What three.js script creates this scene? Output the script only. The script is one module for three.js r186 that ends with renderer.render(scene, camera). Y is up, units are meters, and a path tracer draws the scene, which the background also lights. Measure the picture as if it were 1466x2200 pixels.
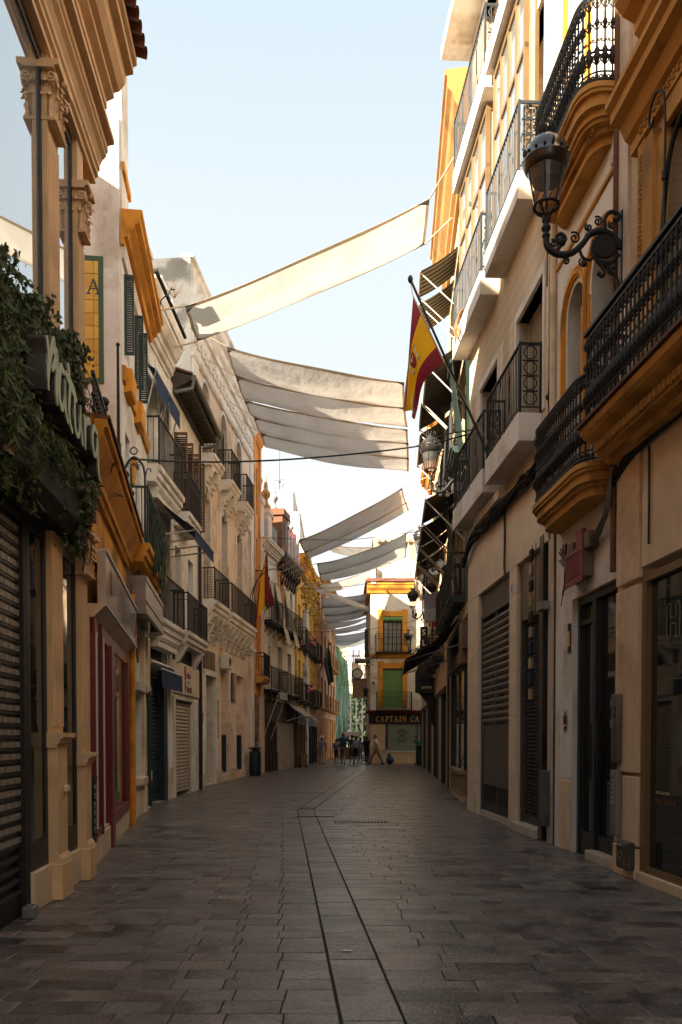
import * as THREE from 'three';
import { mergeGeometries } from 'three/addons/utils/BufferGeometryUtils.js';
import { RoundedBoxGeometry } from 'three/addons/geometries/RoundedBoxGeometry.js';
import { MarchingCubes } from 'three/addons/objects/MarchingCubes.js';
import { FontLoader } from 'three/addons/loaders/FontLoader.js';
import { TextGeometry } from 'three/addons/geometries/TextGeometry.js';

// ------------------------------------------------------------ camera, sky, sun, exposure
const scene = new THREE.Scene();
const R = (deg) => deg * Math.PI / 180;
const PITCH = R(1.5), FOCAL = 1750;                       // focal length in pixels of a 1466 x 2200 frame, lens shifted upwards
const camera = new THREE.PerspectiveCamera(2 * Math.atan(1100 / FOCAL) * 180 / Math.PI, 1466 / 2200, 0.1, 900);
camera.position.set(0, 1.5, 0);
camera.rotation.set(-PITCH, 0, 0);
camera.setViewOffset(1466, 2200, 0, 1100 - (1588 + FOCAL * Math.tan(PITCH)), 1466, 2200);

const SUN_DIR = new THREE.Vector3(-0.68, 0.45, 0.58).normalize();   // morning sun from the left and behind
{
  const W = 64, H = 256, a = new Float32Array(W * H * 4);
  const stops = [[-90, .20, .17, .14], [-2, .50, .45, .40], [0, .90, .885, .865], [14, .885, .90, .91], [28, .76, .84, .885], [42, .645, .765, .84], [62, .60, .72, .81], [90, .56, .69, .79]];
  for (let j = 0; j < H; j++) {
    const el = ((j + .5) / H - .5) * 180;
    let k = 0; while (k < stops.length - 2 && el > stops[k + 1][0]) k++;
    const p = stops[k], q = stops[k + 1], t = THREE.MathUtils.smoothstep(el, p[0], q[0]);
    for (let i = 0; i < W; i++) { const o = (j * W + i) * 4; for (let c = 0; c < 3; c++) a[o + c] = (p[c + 1] + (q[c + 1] - p[c + 1]) * t) / 4.05; a[o + 3] = 1; }
  }
  const sky = new THREE.DataTexture(a, W, H, THREE.RGBAFormat, THREE.FloatType);
  sky.mapping = THREE.EquirectangularReflectionMapping; sky.magFilter = sky.minFilter = THREE.LinearFilter; sky.needsUpdate = true;
  scene.background = sky; scene.environment = sky;
}
const sun = new THREE.DirectionalLight(new THREE.Color().setRGB(1, .85, .66), 5);
sun.position.copy(SUN_DIR).multiplyScalar(120); sun.target.position.set(0, 4, -25); sun.position.add(sun.target.position);
sun.castShadow = true; sun.shadow.mapSize.set(4096, 4096); sun.shadow.radius = 1.2;
Object.assign(sun.shadow.camera, { left: -70, right: 70, top: 60, bottom: -60, near: 1, far: 320 });
scene.add(sun, sun.target);
const renderer = new THREE.WebGLRenderer({ antialias: true });
renderer.toneMapping = THREE.LinearToneMapping; renderer.toneMappingExposure = 4.7;
renderer.shadowMap.enabled = true; renderer.shadowMap.type = THREE.PCFSoftShadowMap;
renderer.setSize(682, 1024);

// ------------------------------------------------------------ small tools
let seed = 7; const rnd = (a = 1, b) => { seed = (seed * 1664525 + 1013904223) >>> 0; const v = seed / 4294967296; return b === undefined ? v * a : a + v * (b - a); };
const pick = (l) => l[Math.floor(rnd(l.length))];
const V = (x, y, z) => new THREE.Vector3(x, y, z);
const hash = (i, j, s) => { let n = (i * 374761393 + j * 668265263 + s * 974634777) | 0; n = Math.imul(n ^ (n >>> 13), 1274126177); return ((n ^ (n >>> 16)) >>> 0) / 4294967295; };
function vnoise(u, v, p, s) {                              // value noise that tiles at 1, p cells across
  const x = u * p, y = v * p, i = Math.floor(x), j = Math.floor(y), f = x - i, g = y - j, m = (k) => ((k % p) + p) % p;
  const a = f * f * (3 - 2 * f), b = g * g * (3 - 2 * g);
  return (hash(m(i), m(j), s) * (1 - a) + hash(m(i + 1), m(j), s) * a) * (1 - b) + (hash(m(i), m(j + 1), s) * (1 - a) + hash(m(i + 1), m(j + 1), s) * a) * b;
}
const fbm = (u, v, p, s, o = 4) => { let t = 0, a = .5, n = 0; for (let k = 0; k < o; k++) { t += a * vnoise(u, v, p << k, s + k); n += a; a *= .5; } return t / n; };
function tex(size, fn, srgb, metres) {
  const a = new Uint8Array(size * size * 4);
  for (let j = 0; j < size; j++) for (let i = 0; i < size; i++) {
    const c = fn((i + .5) / size, (j + .5) / size), o = (j * size + i) * 4;
    for (let k = 0; k < 3; k++) a[o + k] = Math.max(0, Math.min(255, (Array.isArray(c) ? c[k] : c) * 255)); a[o + 3] = 255;
  }
  const t = new THREE.DataTexture(a, size, size); t.wrapS = t.wrapT = THREE.RepeatWrapping; t.magFilter = THREE.LinearFilter; t.minFilter = THREE.LinearMipmapLinearFilter; t.generateMipmaps = true;
  if (srgb) t.colorSpace = THREE.SRGBColorSpace; t.repeat.set(1 / metres, 1 / metres); t.needsUpdate = true; return t;
}
const clamp01 = (x) => Math.max(0, Math.min(1, x));
const T = {
  plaster: tex(1024, (u, v) => { const b = fbm(u, v, 3, 1, 6), st = clamp01((fbm(u, v, 7, 21, 5) - .56) * 6), dr = clamp01((fbm((u * 9) % 1, v, 2, 131, 5) * .55 + vnoise(u, v, 60, 133) * .2 + fbm(u, v, 4, 137, 3) * .35 - .62) * 5), cr = Math.abs(fbm(u, v, 5, 141, 5) - .5) < .002 ? .035 : 0, g = vnoise(u, v, 420, 9); const k = .975 + .17 * (b - .5) + .06 * (g - .5) - .13 * st - .10 * dr - cr; return [k, k * (1 - .02 * st - .015 * dr), k * (1 - .06 * st - .04 * dr)]; }, true, 5.3),
  old: tex(512, (u, v) => { const b = fbm(u, v, 4, 31, 5), st = clamp01((fbm(u, v, 6, 41, 5) - .5) * 4), cr = Math.abs(fbm(u, v, 7, 51, 4) - .5) < .004 ? .1 : 0; const k = .95 + .18 * (b - .5) - .28 * st - cr; return [k, k, k * .98]; }, true, 3.7),
  plasterB: tex(512, (u, v) => fbm(u, v, 24, 3, 5) * .6 + vnoise(u, v, 200, 5) * .4, false, 3.1),
  stone: tex(512, (u, v) => { const a = fbm(u, v, 6, 61, 5), w = fbm(u, v, 3, 66, 5), p = vnoise(u, v, 180, 63) > .86 ? .07 : 0; const k = .95 + .14 * (a - .5) + .2 * (w - .5) - p; return [k, k * .99, k * .965]; }, true, 1.3),
  granite: tex(1024, (u, v) => { const g = vnoise(u, v, 380, 71), g2 = vnoise(u, v, 180, 72), b = fbm(u, v, 5, 73, 5), st = clamp01((fbm(u, v, 9, 79, 5) - .57) * 7); const k = .74 + .34 * (g - .5) + .16 * (g2 - .5) + .44 * (b - .5) - .24 * st; return [k, k * .985, k * .97]; }, true, 3.4),
  graniteR: tex(512, (u, v) => { const b = fbm(u, v, 6, 75, 5), g = vnoise(u, v, 128, 76); const k = .80 + .5 * (b - .5) + .18 * (g - .5); return [k, k, k]; }, false, 2.3),
  graniteB: tex(512, (u, v) => vnoise(u, v, 170, 78) * .5 + fbm(u, v, 30, 77, 4) * .5, false, 1.7),
  paint: tex(256, (u, v) => { const b = fbm(u, v, 4, 81, 5), c = vnoise(u, v, 128, 83), k = .95 + .14 * (b - .5) + .06 * (c - .5); return k; }, true, 1.1),
  cloth: tex(256, (u, v) => { const w = (Math.sin(u * 6.283 * 64) + Math.sin(v * 6.283 * 64)) * .02, b = fbm(u, v, 3, 91, 4), k = .96 + .1 * (b - .5) + w; return k; }, true, 1.6),
  crease: tex(512, (u, v) => fbm(u, v * .999, 5, 95, 5), false, 2.2),
  wood: tex(256, (u, v) => { const r = fbm(u, v, 2, 101, 3), k = .78 + .22 * Math.sin((u * 14 + r * 4) * 6.283) * .5 + .1 * (vnoise(u, v, 100, 103) - .5); return [k, k * .95, k * .9]; }, true, .7),
};
const col = (c) => Array.isArray(c) ? new THREE.Color().setRGB(...c) : new THREE.Color(c);
const std = (c, rough = .85, o = {}) => new THREE.MeshPhysicalMaterial({ color: col(c), roughness: rough, ...o });
const plaster = (c, o = {}) => std(c, .92, { map: T.plaster, bumpMap: T.plasterB, bumpScale: .003, ...o });
const M = {
  white: plaster([.84, .80, .74]), white2: plaster([.82, .765, .685]), oldWhite: std([.80, .775, .74], .95, { map: T.old, bumpMap: T.plasterB, bumpScale: .008 }),
  cream: plaster([.80, .655, .48]), tan: plaster([.74, .54, .36]), peach: plaster([.84, .69, .545]), pink: plaster([.76, .57, .48]),
  ochre: plaster([.78, .33, .035], { map: T.old }), ochreDk: plaster([.63, .33, .09], { map: T.old }), orange: plaster([.80, .36, .10]), yellow: plaster([.78, .46, .10]), salmon: plaster([.78, .42, .22]),
  stone: std([.76, .52, .30], .7, { map: T.stone, bumpMap: T.plasterB, bumpScale: .003 }), stoneLt: std([.76, .60, .43], .6, { map: T.stone }),
  cladding: std([.79, .64, .465], .42, { map: T.paint }), marble: std([.56, .48, .42], .35, { map: T.stone }),
  iron: std([.011, .011, .011], .6, { map: T.paint }), ironGreen: std([.014, .036, .027], .55, { map: T.paint }), ironBlue: std([.022, .03, .038], .5, { map: T.paint }), steel: std([.32, .32, .31], .42, { metalness: .8, map: T.paint }),
  frame: std([.022, .024, .028], .45, { map: T.paint }), bronze: std([.24, .15, .065], .4, { map: T.paint, metalness: .3 }), whiteMetal: std([.72, .68, .62], .5, { map: T.paint }),
  glass: std([.015, .018, .02], .03, { ior: 1.6 }), mirror: std([.62, .66, .68], .02, { metalness: .82 }), clear: std([.96, .96, .94], .02, { transmission: 1, thickness: 0, ior: 1.5 }),
  room: std([.06, .05, .045], .95, { map: T.paint }), dark: std([.02, .019, .018], .9), woodDk: std([.075, .04, .024], .6, { map: T.wood }), wood: std([.26, .14, .06], .6, { map: T.wood }), tile: std([.16, .065, .04], .9, { map: T.plaster }),
  red: std([.19, .012, .016], .42, { map: T.paint }), blue: std([.010, .035, .105], .8, { map: T.cloth }), teal: std([.012, .028, .038], .5, { map: T.paint }), greenPaint: std([.02, .07, .035], .6, { map: T.paint }), rust: std([.20, .09, .05], .9, { map: T.old }),
  shutter: std([.50, .43, .33], .5, { map: T.paint }), shutterBlue: std([.018, .03, .05], .5, { map: T.paint }), shutterDk: std([.055, .05, .046], .45, { map: T.paint, metalness: .4 }), wire: std([.01, .01, .01], .7), wireGrey: std([.14, .12, .10], .8), rope: std([.56, .46, .33], .9),
  sail: std([.82, .77, .69], 1, { transmission: .34, thickness: 0, map: T.cloth, bumpMap: T.crease, bumpScale: .05, side: THREE.DoubleSide }),
};
// ---- shapes, all in metres
const bx = (x0, x1, y0, y1, z0, z1) => new THREE.BoxGeometry(x1 - x0, y1 - y0, z1 - z0).translate((x0 + x1) / 2, (y0 + y1) / 2, (z0 + z1) / 2);
const rb = (x0, x1, y0, y1, z0, z1, r = .01) => new RoundedBoxGeometry(x1 - x0, y1 - y0, z1 - z0, 1, r).translate((x0 + x1) / 2, (y0 + y1) / 2, (z0 + z1) / 2);
const cyl = (x, y0, y1, z, r0, r1 = r0, n = 10) => new THREE.CylinderGeometry(r1, r0, y1 - y0, n).translate(x, (y0 + y1) / 2, z);
const ball = (x, y, z, r, n = 8) => new THREE.SphereGeometry(r, n, Math.max(4, n - 2)).translate(x, y, z);
function bar(a, b, r = .01, n = 6, r2) {                   // a round rod between two points
  const d = b.clone().sub(a), g = new THREE.CylinderGeometry(r2 ?? r, r, d.length(), n);
  g.applyQuaternion(new THREE.Quaternion().setFromUnitVectors(V(0, 1, 0), d.normalize())); const m = a.clone().add(b).multiplyScalar(.5); return g.translate(m.x, m.y, m.z);
}
function flat(a, b, w, t) {                                // a flat strip between two points, w wide, t thick
  const d = b.clone().sub(a), g = new THREE.BoxGeometry(w, d.length(), t);
  g.applyQuaternion(new THREE.Quaternion().setFromUnitVectors(V(0, 1, 0), d.normalize())); const m = a.clone().add(b).multiplyScalar(.5); return g.translate(m.x, m.y, m.z);
}
const tube = (pts, r = .01, n = 24, s = 6, closed = false) => new THREE.TubeGeometry(new THREE.CatmullRomCurve3(pts.map((p) => p.isVector3 ? p : V(...p)), closed), n, r, s, closed);
const lathe = (pts, n = 14) => new THREE.LatheGeometry(pts.map((p) => new THREE.Vector2(p[0], p[1])), n);
const ring = (x, y, z, r, t = .008, n = 18) => new THREE.TorusGeometry(r, t, 6, n).translate(x, y, z);
const shape = (pts) => new THREE.Shape(pts.map((p) => new THREE.Vector2(p[0], p[1])));
const ext = (sh, z0, z1, o = {}) => new THREE.ExtrudeGeometry(sh, { depth: z1 - z0, bevelEnabled: false, curveSegments: 10, ...o }).translate(0, 0, z0);
const prof = (pts, x0, x1) => new THREE.ExtrudeGeometry(shape(pts), { depth: x1 - x0, bevelEnabled: false, curveSegments: 6 }).rotateY(-Math.PI / 2).translate(x1, 0, 0);   // a moulding: pts are [out, up], run along x
function spiral(cx, cy, r, turns, t, dir = 1, a0 = 0, z = 0) { const p = []; for (let i = 0; i <= 18; i++) { const k = i / 18, a = a0 + dir * k * turns * 6.283, q = r * (1 - .86 * k); p.push(V(cx + Math.cos(a) * q, cy + Math.sin(a) * q, z)); } return new THREE.TubeGeometry(new THREE.CatmullRomCurve3(p), 22, t, 5); }
function arch(x0, x1, y0, ys, n = 12) {                    // outline of a round-headed opening
  const p = [[x0, y0], [x1, y0], [x1, ys]], c = (x0 + x1) / 2, r = (x1 - x0) / 2; for (let i = 1; i < n; i++) { const a = i / n * Math.PI; p.push([c + r * Math.cos(a), ys + r * Math.sin(a)]); } p.push([x0, ys]); return p;
}
function wallWith(x0, x1, y0, y1, z0, z1, holes) {         // a wall slab with openings; a hole is [x0, x1, y0, y1] or a list of points
  const s = shape([[x0, y0], [x1, y0], [x1, y1], [x0, y1]]);
  for (const h of holes) s.holes.push(new THREE.Path((Array.isArray(h[0]) ? h : [[h[0], h[2]], [h[1], h[2]], [h[1], h[3]], [h[0], h[3]]]).map((p) => new THREE.Vector2(p[0], p[1]))));
  return ext(s, z0, z1);
}
function metreUV(g, s = 0) {
  const p = g.attributes.position, uv = new Float32Array(p.count * 2), a = V(), b = V(), c = V();
  for (let i = 0; i < p.count; i += 3) {
    a.fromBufferAttribute(p, i); b.fromBufferAttribute(p, i + 1).sub(a); c.fromBufferAttribute(p, i + 2).sub(a); b.cross(c);
    const x = Math.abs(b.x), y = Math.abs(b.y), z = Math.abs(b.z);
    for (let k = i; k < i + 3; k++) { const X = p.getX(k), Y = p.getY(k), Z = p.getZ(k), [u, v] = z >= x && z >= y ? [X, Y] : x >= y ? [Z, Y] : [X, Z]; uv[k * 2] = u + s; uv[k * 2 + 1] = v + s * .7; }
  }
  g.setAttribute('uv', new THREE.BufferAttribute(uv, 2)); return g;
}
let uvShift = 0;
function geo(list, keepUV) {
  if (!Array.isArray(list)) list = [list];
  const out = list.map((g) => { const q = g.index ? g.toNonIndexed() : g; for (const k of Object.keys(q.attributes)) if (!['position', 'normal', 'uv'].includes(k)) q.deleteAttribute(k); q.morphAttributes = {}; return q; });
  const g = out.length === 1 ? out[0] : mergeGeometries(out); g.clearGroups(); uvShift = (uvShift + .37) % 5; return keepUV ? g : metreUV(g, uvShift);
}
const used = {};
const numbered = (n) => { used[n] = (used[n] ?? -1) + 1; return used[n] ? n + '_' + String(used[n]).padStart(3, '0') : n; };
function mk(name, g, m, parent, at, turn) {                // one named mesh: a part of parent, or a thing when parent is the scene
  const o = new THREE.Mesh(g.isBufferGeometry && g.userData.ready ? g : geo(g), m); o.name = parent === scene ? numbered(name) : name; o.castShadow = o.receiveShadow = true; parent.add(o);
  if (at) o.position.set(...at); if (turn) o.rotation.set(...turn); return o;
}
const ready = (g) => { const q = geo(g); q.userData.ready = true; return q; };
const tag = (o, label, category, group) => { o.userData.label = label; o.userData.category = category; if (group) o.userData.group = group; return o; };
const struct = (o, label) => { o.userData.kind = 'structure'; if (label) o.userData.label = label; return o; };
function frame(x0, d0, x1, d1) { const L = Math.hypot(x1 - x0, d1 - d0), ux = (x1 - x0) / L, uz = -(d1 - d0) / L; return { x0, z0: -d0, ux, uz, L, turn: Math.atan2(-uz, ux), at: (u, y, w) => V(x0 + ux * u - uz * w, y, -d0 + uz * u + ux * w) }; }
function thing(name, label, category, pos, turn = 0, group) { const o = new THREE.Group(); o.name = numbered(name); if (pos) o.position.set(...(pos.isVector3 ? pos.toArray() : pos)); o.rotation.y = turn; tag(o, label, category, group); scene.add(o); return o; }
const house = (fr, name, label) => thing(name, label, 'building', [fr.x0, 0, fr.z0], fr.turn);
const on = (fr, u, y, w, name, label, category, group) => thing(name, label, category, fr.at(u, y, w), fr.turn, group);
const clone = (o, label) => { const c = o.clone(); c.name = numbered(o.name.replace(/_\d{3}$/, '')); c.userData = { ...o.userData }; if (label) c.userData.label = label; scene.add(c); return c; };
function canvasTex(w, h, draw) { const c = document.createElement('canvas'); c.width = w; c.height = h; draw(c.getContext('2d'), w, h); const t = new THREE.CanvasTexture(c); t.colorSpace = THREE.SRGBColorSpace; return t; }
function print(name, w, h, m, parent, at, turn) { const g = new THREE.PlaneGeometry(w, h); g.userData.ready = true; return mk(name, g, m, parent, at, turn); }   // flat print, its own uv

const loadFont = (n) => new FontLoader().loadAsync('fonts/droid/droid_' + n + '.typeface.json'), FS = await loadFont('serif_regular'), FSB = await loadFont('serif_bold'), FSR = await loadFont('sans_regular'), FSS = await loadFont('sans_bold');
// ---- recurring parts
function corn(h, out, kind = 0) {                          // classical cornice outlines, [out, up] from the lower back corner
  if (kind === 1) return [[0, 0], [out * .25, 0], [out * .25, h * .1], [out * .4, h * .14], [out * .55, h * .32], [out * .6, h * .34], [out * .6, h * .5], [out * .86, h * .56], [out * .86, h * .74], [out * .92, h * .78], [out, h * .92], [out, h], [0, h]];
  return [[0, 0], [out * .3, 0], [out * .3, h * .18], [out * .42, h * .2], [out * .52, h * .36], [out * .66, h * .46], [out * .66, h * .56], [out * .9, h * .6], [out * .9, h * .8], [out, h * .84], [out, h], [0, h]];
}
function windowIn(parent, x0, x1, y0, y1, z, o = {}) {     // recessed window: frame mesh with panes as sub-parts
  const { fm = M.white, gm = M.glass, t = .06, nx = 2, ny = 2, name = 'window', d = .05 } = o, g = [bx(x0, x0 + t, y0, y1, z, z + d), bx(x1 - t, x1, y0, y1, z, z + d), bx(x0 + t, x1 - t, y0, y0 + t, z, z + d), bx(x0 + t, x1 - t, y1 - t, y1, z, z + d)];
  const iw = x1 - x0 - 2 * t, ih = y1 - y0 - 2 * t, b = t * .5;
  for (let i = 1; i < nx; i++) { const x = x0 + t + iw * i / nx; g.push(bx(x - b, x + b, y0 + t, y1 - t, z + .004, z + d - .004)); }
  for (let j = 1; j < ny; j++) { const y = y0 + t + ih * j / ny; g.push(bx(x0 + t, x1 - t, y - b * .7, y + b * .7, z + .008, z + d - .008)); }
  const f = mk(name, g, fm, parent);
  for (let i = 0; i < nx; i++) for (let j = 0; j < ny; j++) mk('pane', bx(x0 + t + iw * i / nx + b, x0 + t + iw * (i + 1) / nx - b, y0 + t + ih * j / ny + b * .7, y0 + t + ih * (j + 1) / ny - b * .7, z + d * .35, z + d * .5), gm, f);
  return f;
}
function rollShutter(parent, x0, x1, y0, y1, z, m, step, name = 'roller_shutter') {   // shutter of separate rounded slats
  const s = mk(name, [bx(x0 - .05, x0, y0, y1, z - .03, z + .05), bx(x1, x1 + .05, y0, y1, z - .03, z + .05)], m, parent), n = Math.round((y1 - y0) / step), h = (y1 - y0) / n;
  const g = ready(prof([[-.02, 0], [.012, .006], [.022, h * .4], [.012, h - .014], [-.004, h - .006], [-.02, h - .004]], x0, x1));
  for (let i = 0; i < n; i++) mk('slat', g, m, s, [0, y0 + i * h, z]);
  return s;
}
function boards(parent, x0, x1, y0, y1, z, m, step, name = 'louvre') {                // tilted blades
  const n = Math.round((y1 - y0) / step), h = (y1 - y0) / n, g = ready(prof([[-.02, h * .05], [-.012, 0], [.035, h * .55], [.03, h * .68], [-.02, h * .9]], x0, x1));
  for (let i = 0; i < n; i++) mk(name, g, m, parent, [0, y0 + i * h, z]);
}
// plain railing along a path of [x, z] corners at floor height y
function railing(parent, path, y, h, m, o = {}) {
  const { gap = .11, r = .009, single = true, low = .06, name = 'bar', mid } = o, tops = [], spots = [];
  for (let k = 0; k < path.length - 1; k++) {
    const [ax, az] = path[k], [cx, cz] = path[k + 1], L = Math.hypot(cx - ax, cz - az), n = Math.max(1, Math.round(L / gap));
    tops.push(flat(V(ax, y + h, az), V(cx, y + h, cz), .022, .04).translate(0, 0, 0), flat(V(ax, y + low, az), V(cx, y + low, cz), .018, .018)); if (mid) tops.push(flat(V(ax, y + mid, az), V(cx, y + mid, cz), .016, .016));
    for (let i = k ? 1 : 0; i <= n; i++) spots.push([ax + (cx - ax) * i / n, az + (cz - az) * i / n]);
  }
  for (const [x, z] of path) tops.push(bx(x - .016, x + .016, y, y + h + .03, z - .016, z + .016));
  const rail = mk('railing', tops, m, parent);
  if (single) { const g = ready(new THREE.CylinderGeometry(r, r, h - low, 6).translate(0, low + (h - low) / 2, 0)); for (const [x, z] of spots) mk(name, g, m, parent, [x, y, z]); }
  else mk('bars', spots.map(([x, z]) => cyl(x, y + low, y + h, z, r, r, 5)), m, parent);
  return rail;
}
// ------------------------------------------------------------ ground and paving
struct(mk('ground', new THREE.CircleGeometry(420, 48).rotateX(-Math.PI / 2).translate(0, -.06, -60), std([.12, .10, .09], .9, { map: T.granite }), scene));
{
  const lerpTo = (t, d) => { let k = 0; while (k < t.length - 2 && d > t[k + 1][0]) k++; const [a, x] = t[k], [b, y] = t[k + 1]; return x + (y - x) * (d - a) / (b - a); };
  const XL = (d) => lerpTo([[-16, -2.7], [4, -2.75], [9.75, -3.1], [14.3, -3.95], [18, -4.5], [25, -4.7], [34.5, -3.9], [43.5, -2.7], [54, -1.8], [70, -.8]], d);
  const XR = (d) => lerpTo([[-16, 3.7], [5, 3.6], [9.3, 3.3], [16.8, 3.0], [17.2, 3.5], [25, 3.8], [36, 4.4], [48, 5.1], [50, 5.4], [51, 2.2], [70, 2.2]], d);
  const XC = (d) => lerpTo([[-16, .9], [4.3, 0], [17.3, -.93], [39, .82], [70, 2]], d);      // left edge of the drain course that runs down the street
  const bed = struct(mk('pavement', new THREE.PlaneGeometry(13, 100, 1, 1).rotateX(-Math.PI / 2).translate(0, -.014, -34), std([.05, .043, .038], .95, { map: T.granite }), scene));
  const gran = { map: T.granite, roughnessMap: T.graniteR, bumpMap: T.graniteB, bumpScale: .0035, specularIntensity: .8 };
  const tones = [[.265, .238, .226], [.245, .224, .215], [.295, .248, .23], [.23, .214, .206], [.275, .224, .206]], mats = tones.map((c) => std(c, .42, gran));
  const stone = (q, y, tilt) => {                         // bevelled paving stone from its four corners [x, d]
    const cx = (q[0][0] + q[1][0] + q[2][0] + q[3][0]) / 4, cd = (q[0][1] + q[1][1] + q[2][1] + q[3][1]) / 4, p = [], B = .004;
    const out = q.map(([x, d]) => [x, y - .003 + tilt * (x - cx), -d]), inn = q.map(([x, d]) => { const sx = Math.sign(x - cx), sd = Math.sign(d - cd); return [x - sx * B, y + tilt * (x - cx), -(d - sd * B)]; }), low = q.map(([x, d]) => [x, -.013, -d]);
    const quad = (a, b, c, e) => p.push(...a, ...b, ...c, ...a, ...c, ...e);
    quad(inn[0], inn[1], inn[2], inn[3]);
    for (let i = 0; i < 4; i++) { const j = (i + 1) % 4; quad(out[i], out[j], inn[j], inn[i]); quad(low[i], low[j], out[j], out[i]); }
    const g = new THREE.BufferGeometry(); g.setAttribute('position', new THREE.BufferAttribute(new Float32Array(p), 3)); g.computeVertexNormals(); g.setAttribute('uv', new THREE.BufferAttribute(new Float32Array(p.length / 3 * 2), 2)); return g;
  };
  const list = [];
  const put = (x0a, x0b, x1a, x1b, da0, da1, db0, db1) => { const G = .0025; list.push([[x0a + G, da0 + G], [x1a - G, db0 + G], [x1b - G, db1 - G], [x0b + G, da1 - G]]); };
  const ROW = .212;
  for (let d = -3; d < 60; d += ROW) {
    const e = d + ROW, far = d > 30;
    // left of the drain course: rows run straight across
    let xe = XC(d) - .006, xf = XC(e) - .006, x = xe, first = true; const end = XL(d) - .15;
    while (x > end) { const w = far ? rnd(.7, 1) : (x > xe - 1.1 ? (Math.floor(d / ROW) % 2 ? .31 : .33) + rnd(-.015, .015) : rnd(.38, .74)), n = x - w; put(n, n, x, first ? xf : x, d, e, d, e); x = n; first = false; }
    // right of it: rows lean a little towards the viewer
    let y = XC(d) + .345, first2 = true; const stop = XR(d) + .2, lean = -.035;
    const yb = XC(e) + .345, q = (X, D) => D + lean * (X - XC(d));
    while (y < stop) { const w = far ? rnd(.7, 1) : rnd(.3, .72), n = y + w, s0 = first2 ? yb : y; list.push([[y + .0025, q(y, d) + .0025], [n - .0025, q(n, d) + .0025], [n - .0025, q(n, e) - .0025], [s0 + .0025, q(s0, e) - .0025]]); y = n; first2 = false; }
  }
  for (let d = -3; d < 55;) { const w = d < 17 ? rnd(.22, .5) : rnd(.5, .9), e = d + w; put(XC(d) + .005, XC(e) + .005, XC(d) + .335, XC(e) + .335, d, e, d, e); d = e; }
  const seen = list.filter((q) => q[0][1] > 4.1 && Math.abs((q[0][0] + q[1][0]) / 2) < q[0][1] * .44).sort((a, b) => a[0][1] - b[0][1]).slice(0, 300), near = new Set(seen);
  const rest = [], cols = [];
  for (const q of list) {
    const g = metreUV(stone(q, rnd(-.0022, .0022), rnd(-.004, .004)), rnd(9)), k = Math.floor(rnd(5) * rnd(.6, 1));
    if (near.has(q)) { g.userData.ready = true; mk('paving_stone', g, mats[k], bed); } else { rest.push(g); for (let i = 0; i < g.attributes.position.count; i++) cols.push(...tones[k].map((c) => c * 1)); }
  }
  const all = mergeGeometries(rest); all.setAttribute('color', new THREE.BufferAttribute(new Float32Array(cols), 3)); all.userData.ready = true;
  const r = mk('paving_stones', all, new THREE.MeshPhysicalMaterial({ color: 0xffffff, vertexColors: true, roughness: .42, ...gran }), bed); r.userData.kind = 'stuff';
  // drain gratings and covers let into the paving
  const grate = (x, d, w, l, label) => {
    const t = thing('drain_grating', label, 'drain', [x, .002, -d], 0, 'iron drain gratings in the paving');
    mk('frame', [bx(-w / 2, w / 2, 0, .006, -l / 2, -l / 2 + .03), bx(-w / 2, w / 2, 0, .006, l / 2 - .03, l / 2), bx(-w / 2, -w / 2 + .03, 0, .006, -l / 2 + .03, l / 2 - .03), bx(w / 2 - .03, w / 2, 0, .006, -l / 2 + .03, l / 2 - .03), bx(-w / 2 + .03, w / 2 - .03, -.004, .001, -l / 2 + .03, l / 2 - .03)], M.iron, t);
    const n = Math.round(w / .06), g = ready(bx(-.014, .014, .001, .005, -l / 2 + .03, l / 2 - .03)); for (let i = 1; i < n; i++) mk('slot_bar', g, M.steel, t, [-w / 2 + w * i / n, 0, 0]);
  };
  grate(.35, 14.7, .95, .3, 'iron drain grating in the paving right of the drain course'); grate(3.0, 20.4, .8, .36, 'iron drain grating near the planter boxes on the right'); grate(-.72, 17.6, .34, .3, 'short iron drain grating at the bend of the drain course');
  const cover = (x, d, w, l, label) => { const o = tag(mk('access_cover', [bx(-w / 2, w / 2, 0, .004, -l / 2, l / 2), bx(-w / 2 + .03, w / 2 - .03, .004, .006, -l / 2 + .03, l / 2 - .03)], M.iron, scene, [x, .003, -d]), label, 'drain', 'iron covers let into the paving'); return o; };
  cover(2.62, 8.15, .3, .16, 'small iron cover in the paving before the glass shop door'); cover(-.5, 15.7, .75, .1, 'narrow iron channel cover across the drain course'); cover(-.95, 22.6, .9, .12, 'narrow iron channel cover before the white shutter shop');
}
tag(mk('paper_scrap', [new THREE.CircleGeometry(.035, 7).scale(1.3, .7, 1).rotateX(-Math.PI / 2)], std([.6, .58, .55], .9), scene, [.04, .008, -5.72]), 'small white paper scrap lying on the drain course', 'litter');
// ------------------------------------------------------------ left: the stone shop front with tall columns
const LA = frame(-2.53, 4.0, -2.90, 9.75), LB = frame(-2.93, 9.75, -3.70, 14.3), LC = frame(-3.80, 14.3, -4.25, 18.0), LD1 = frame(-4.36, 18.0, -4.30, 20.6), LD2 = frame(-4.28, 20.6, -4.20, 24.8), LE = frame(-4.5, 24.8, -3.72, 34.5), LF = frame(-3.72, 34.5, -3.6, 36.2), LG = frame(-3.6, 36.2, -2.45, 43.5), LH = frame(-2.35, 43.5, -1.6, 54);
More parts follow.
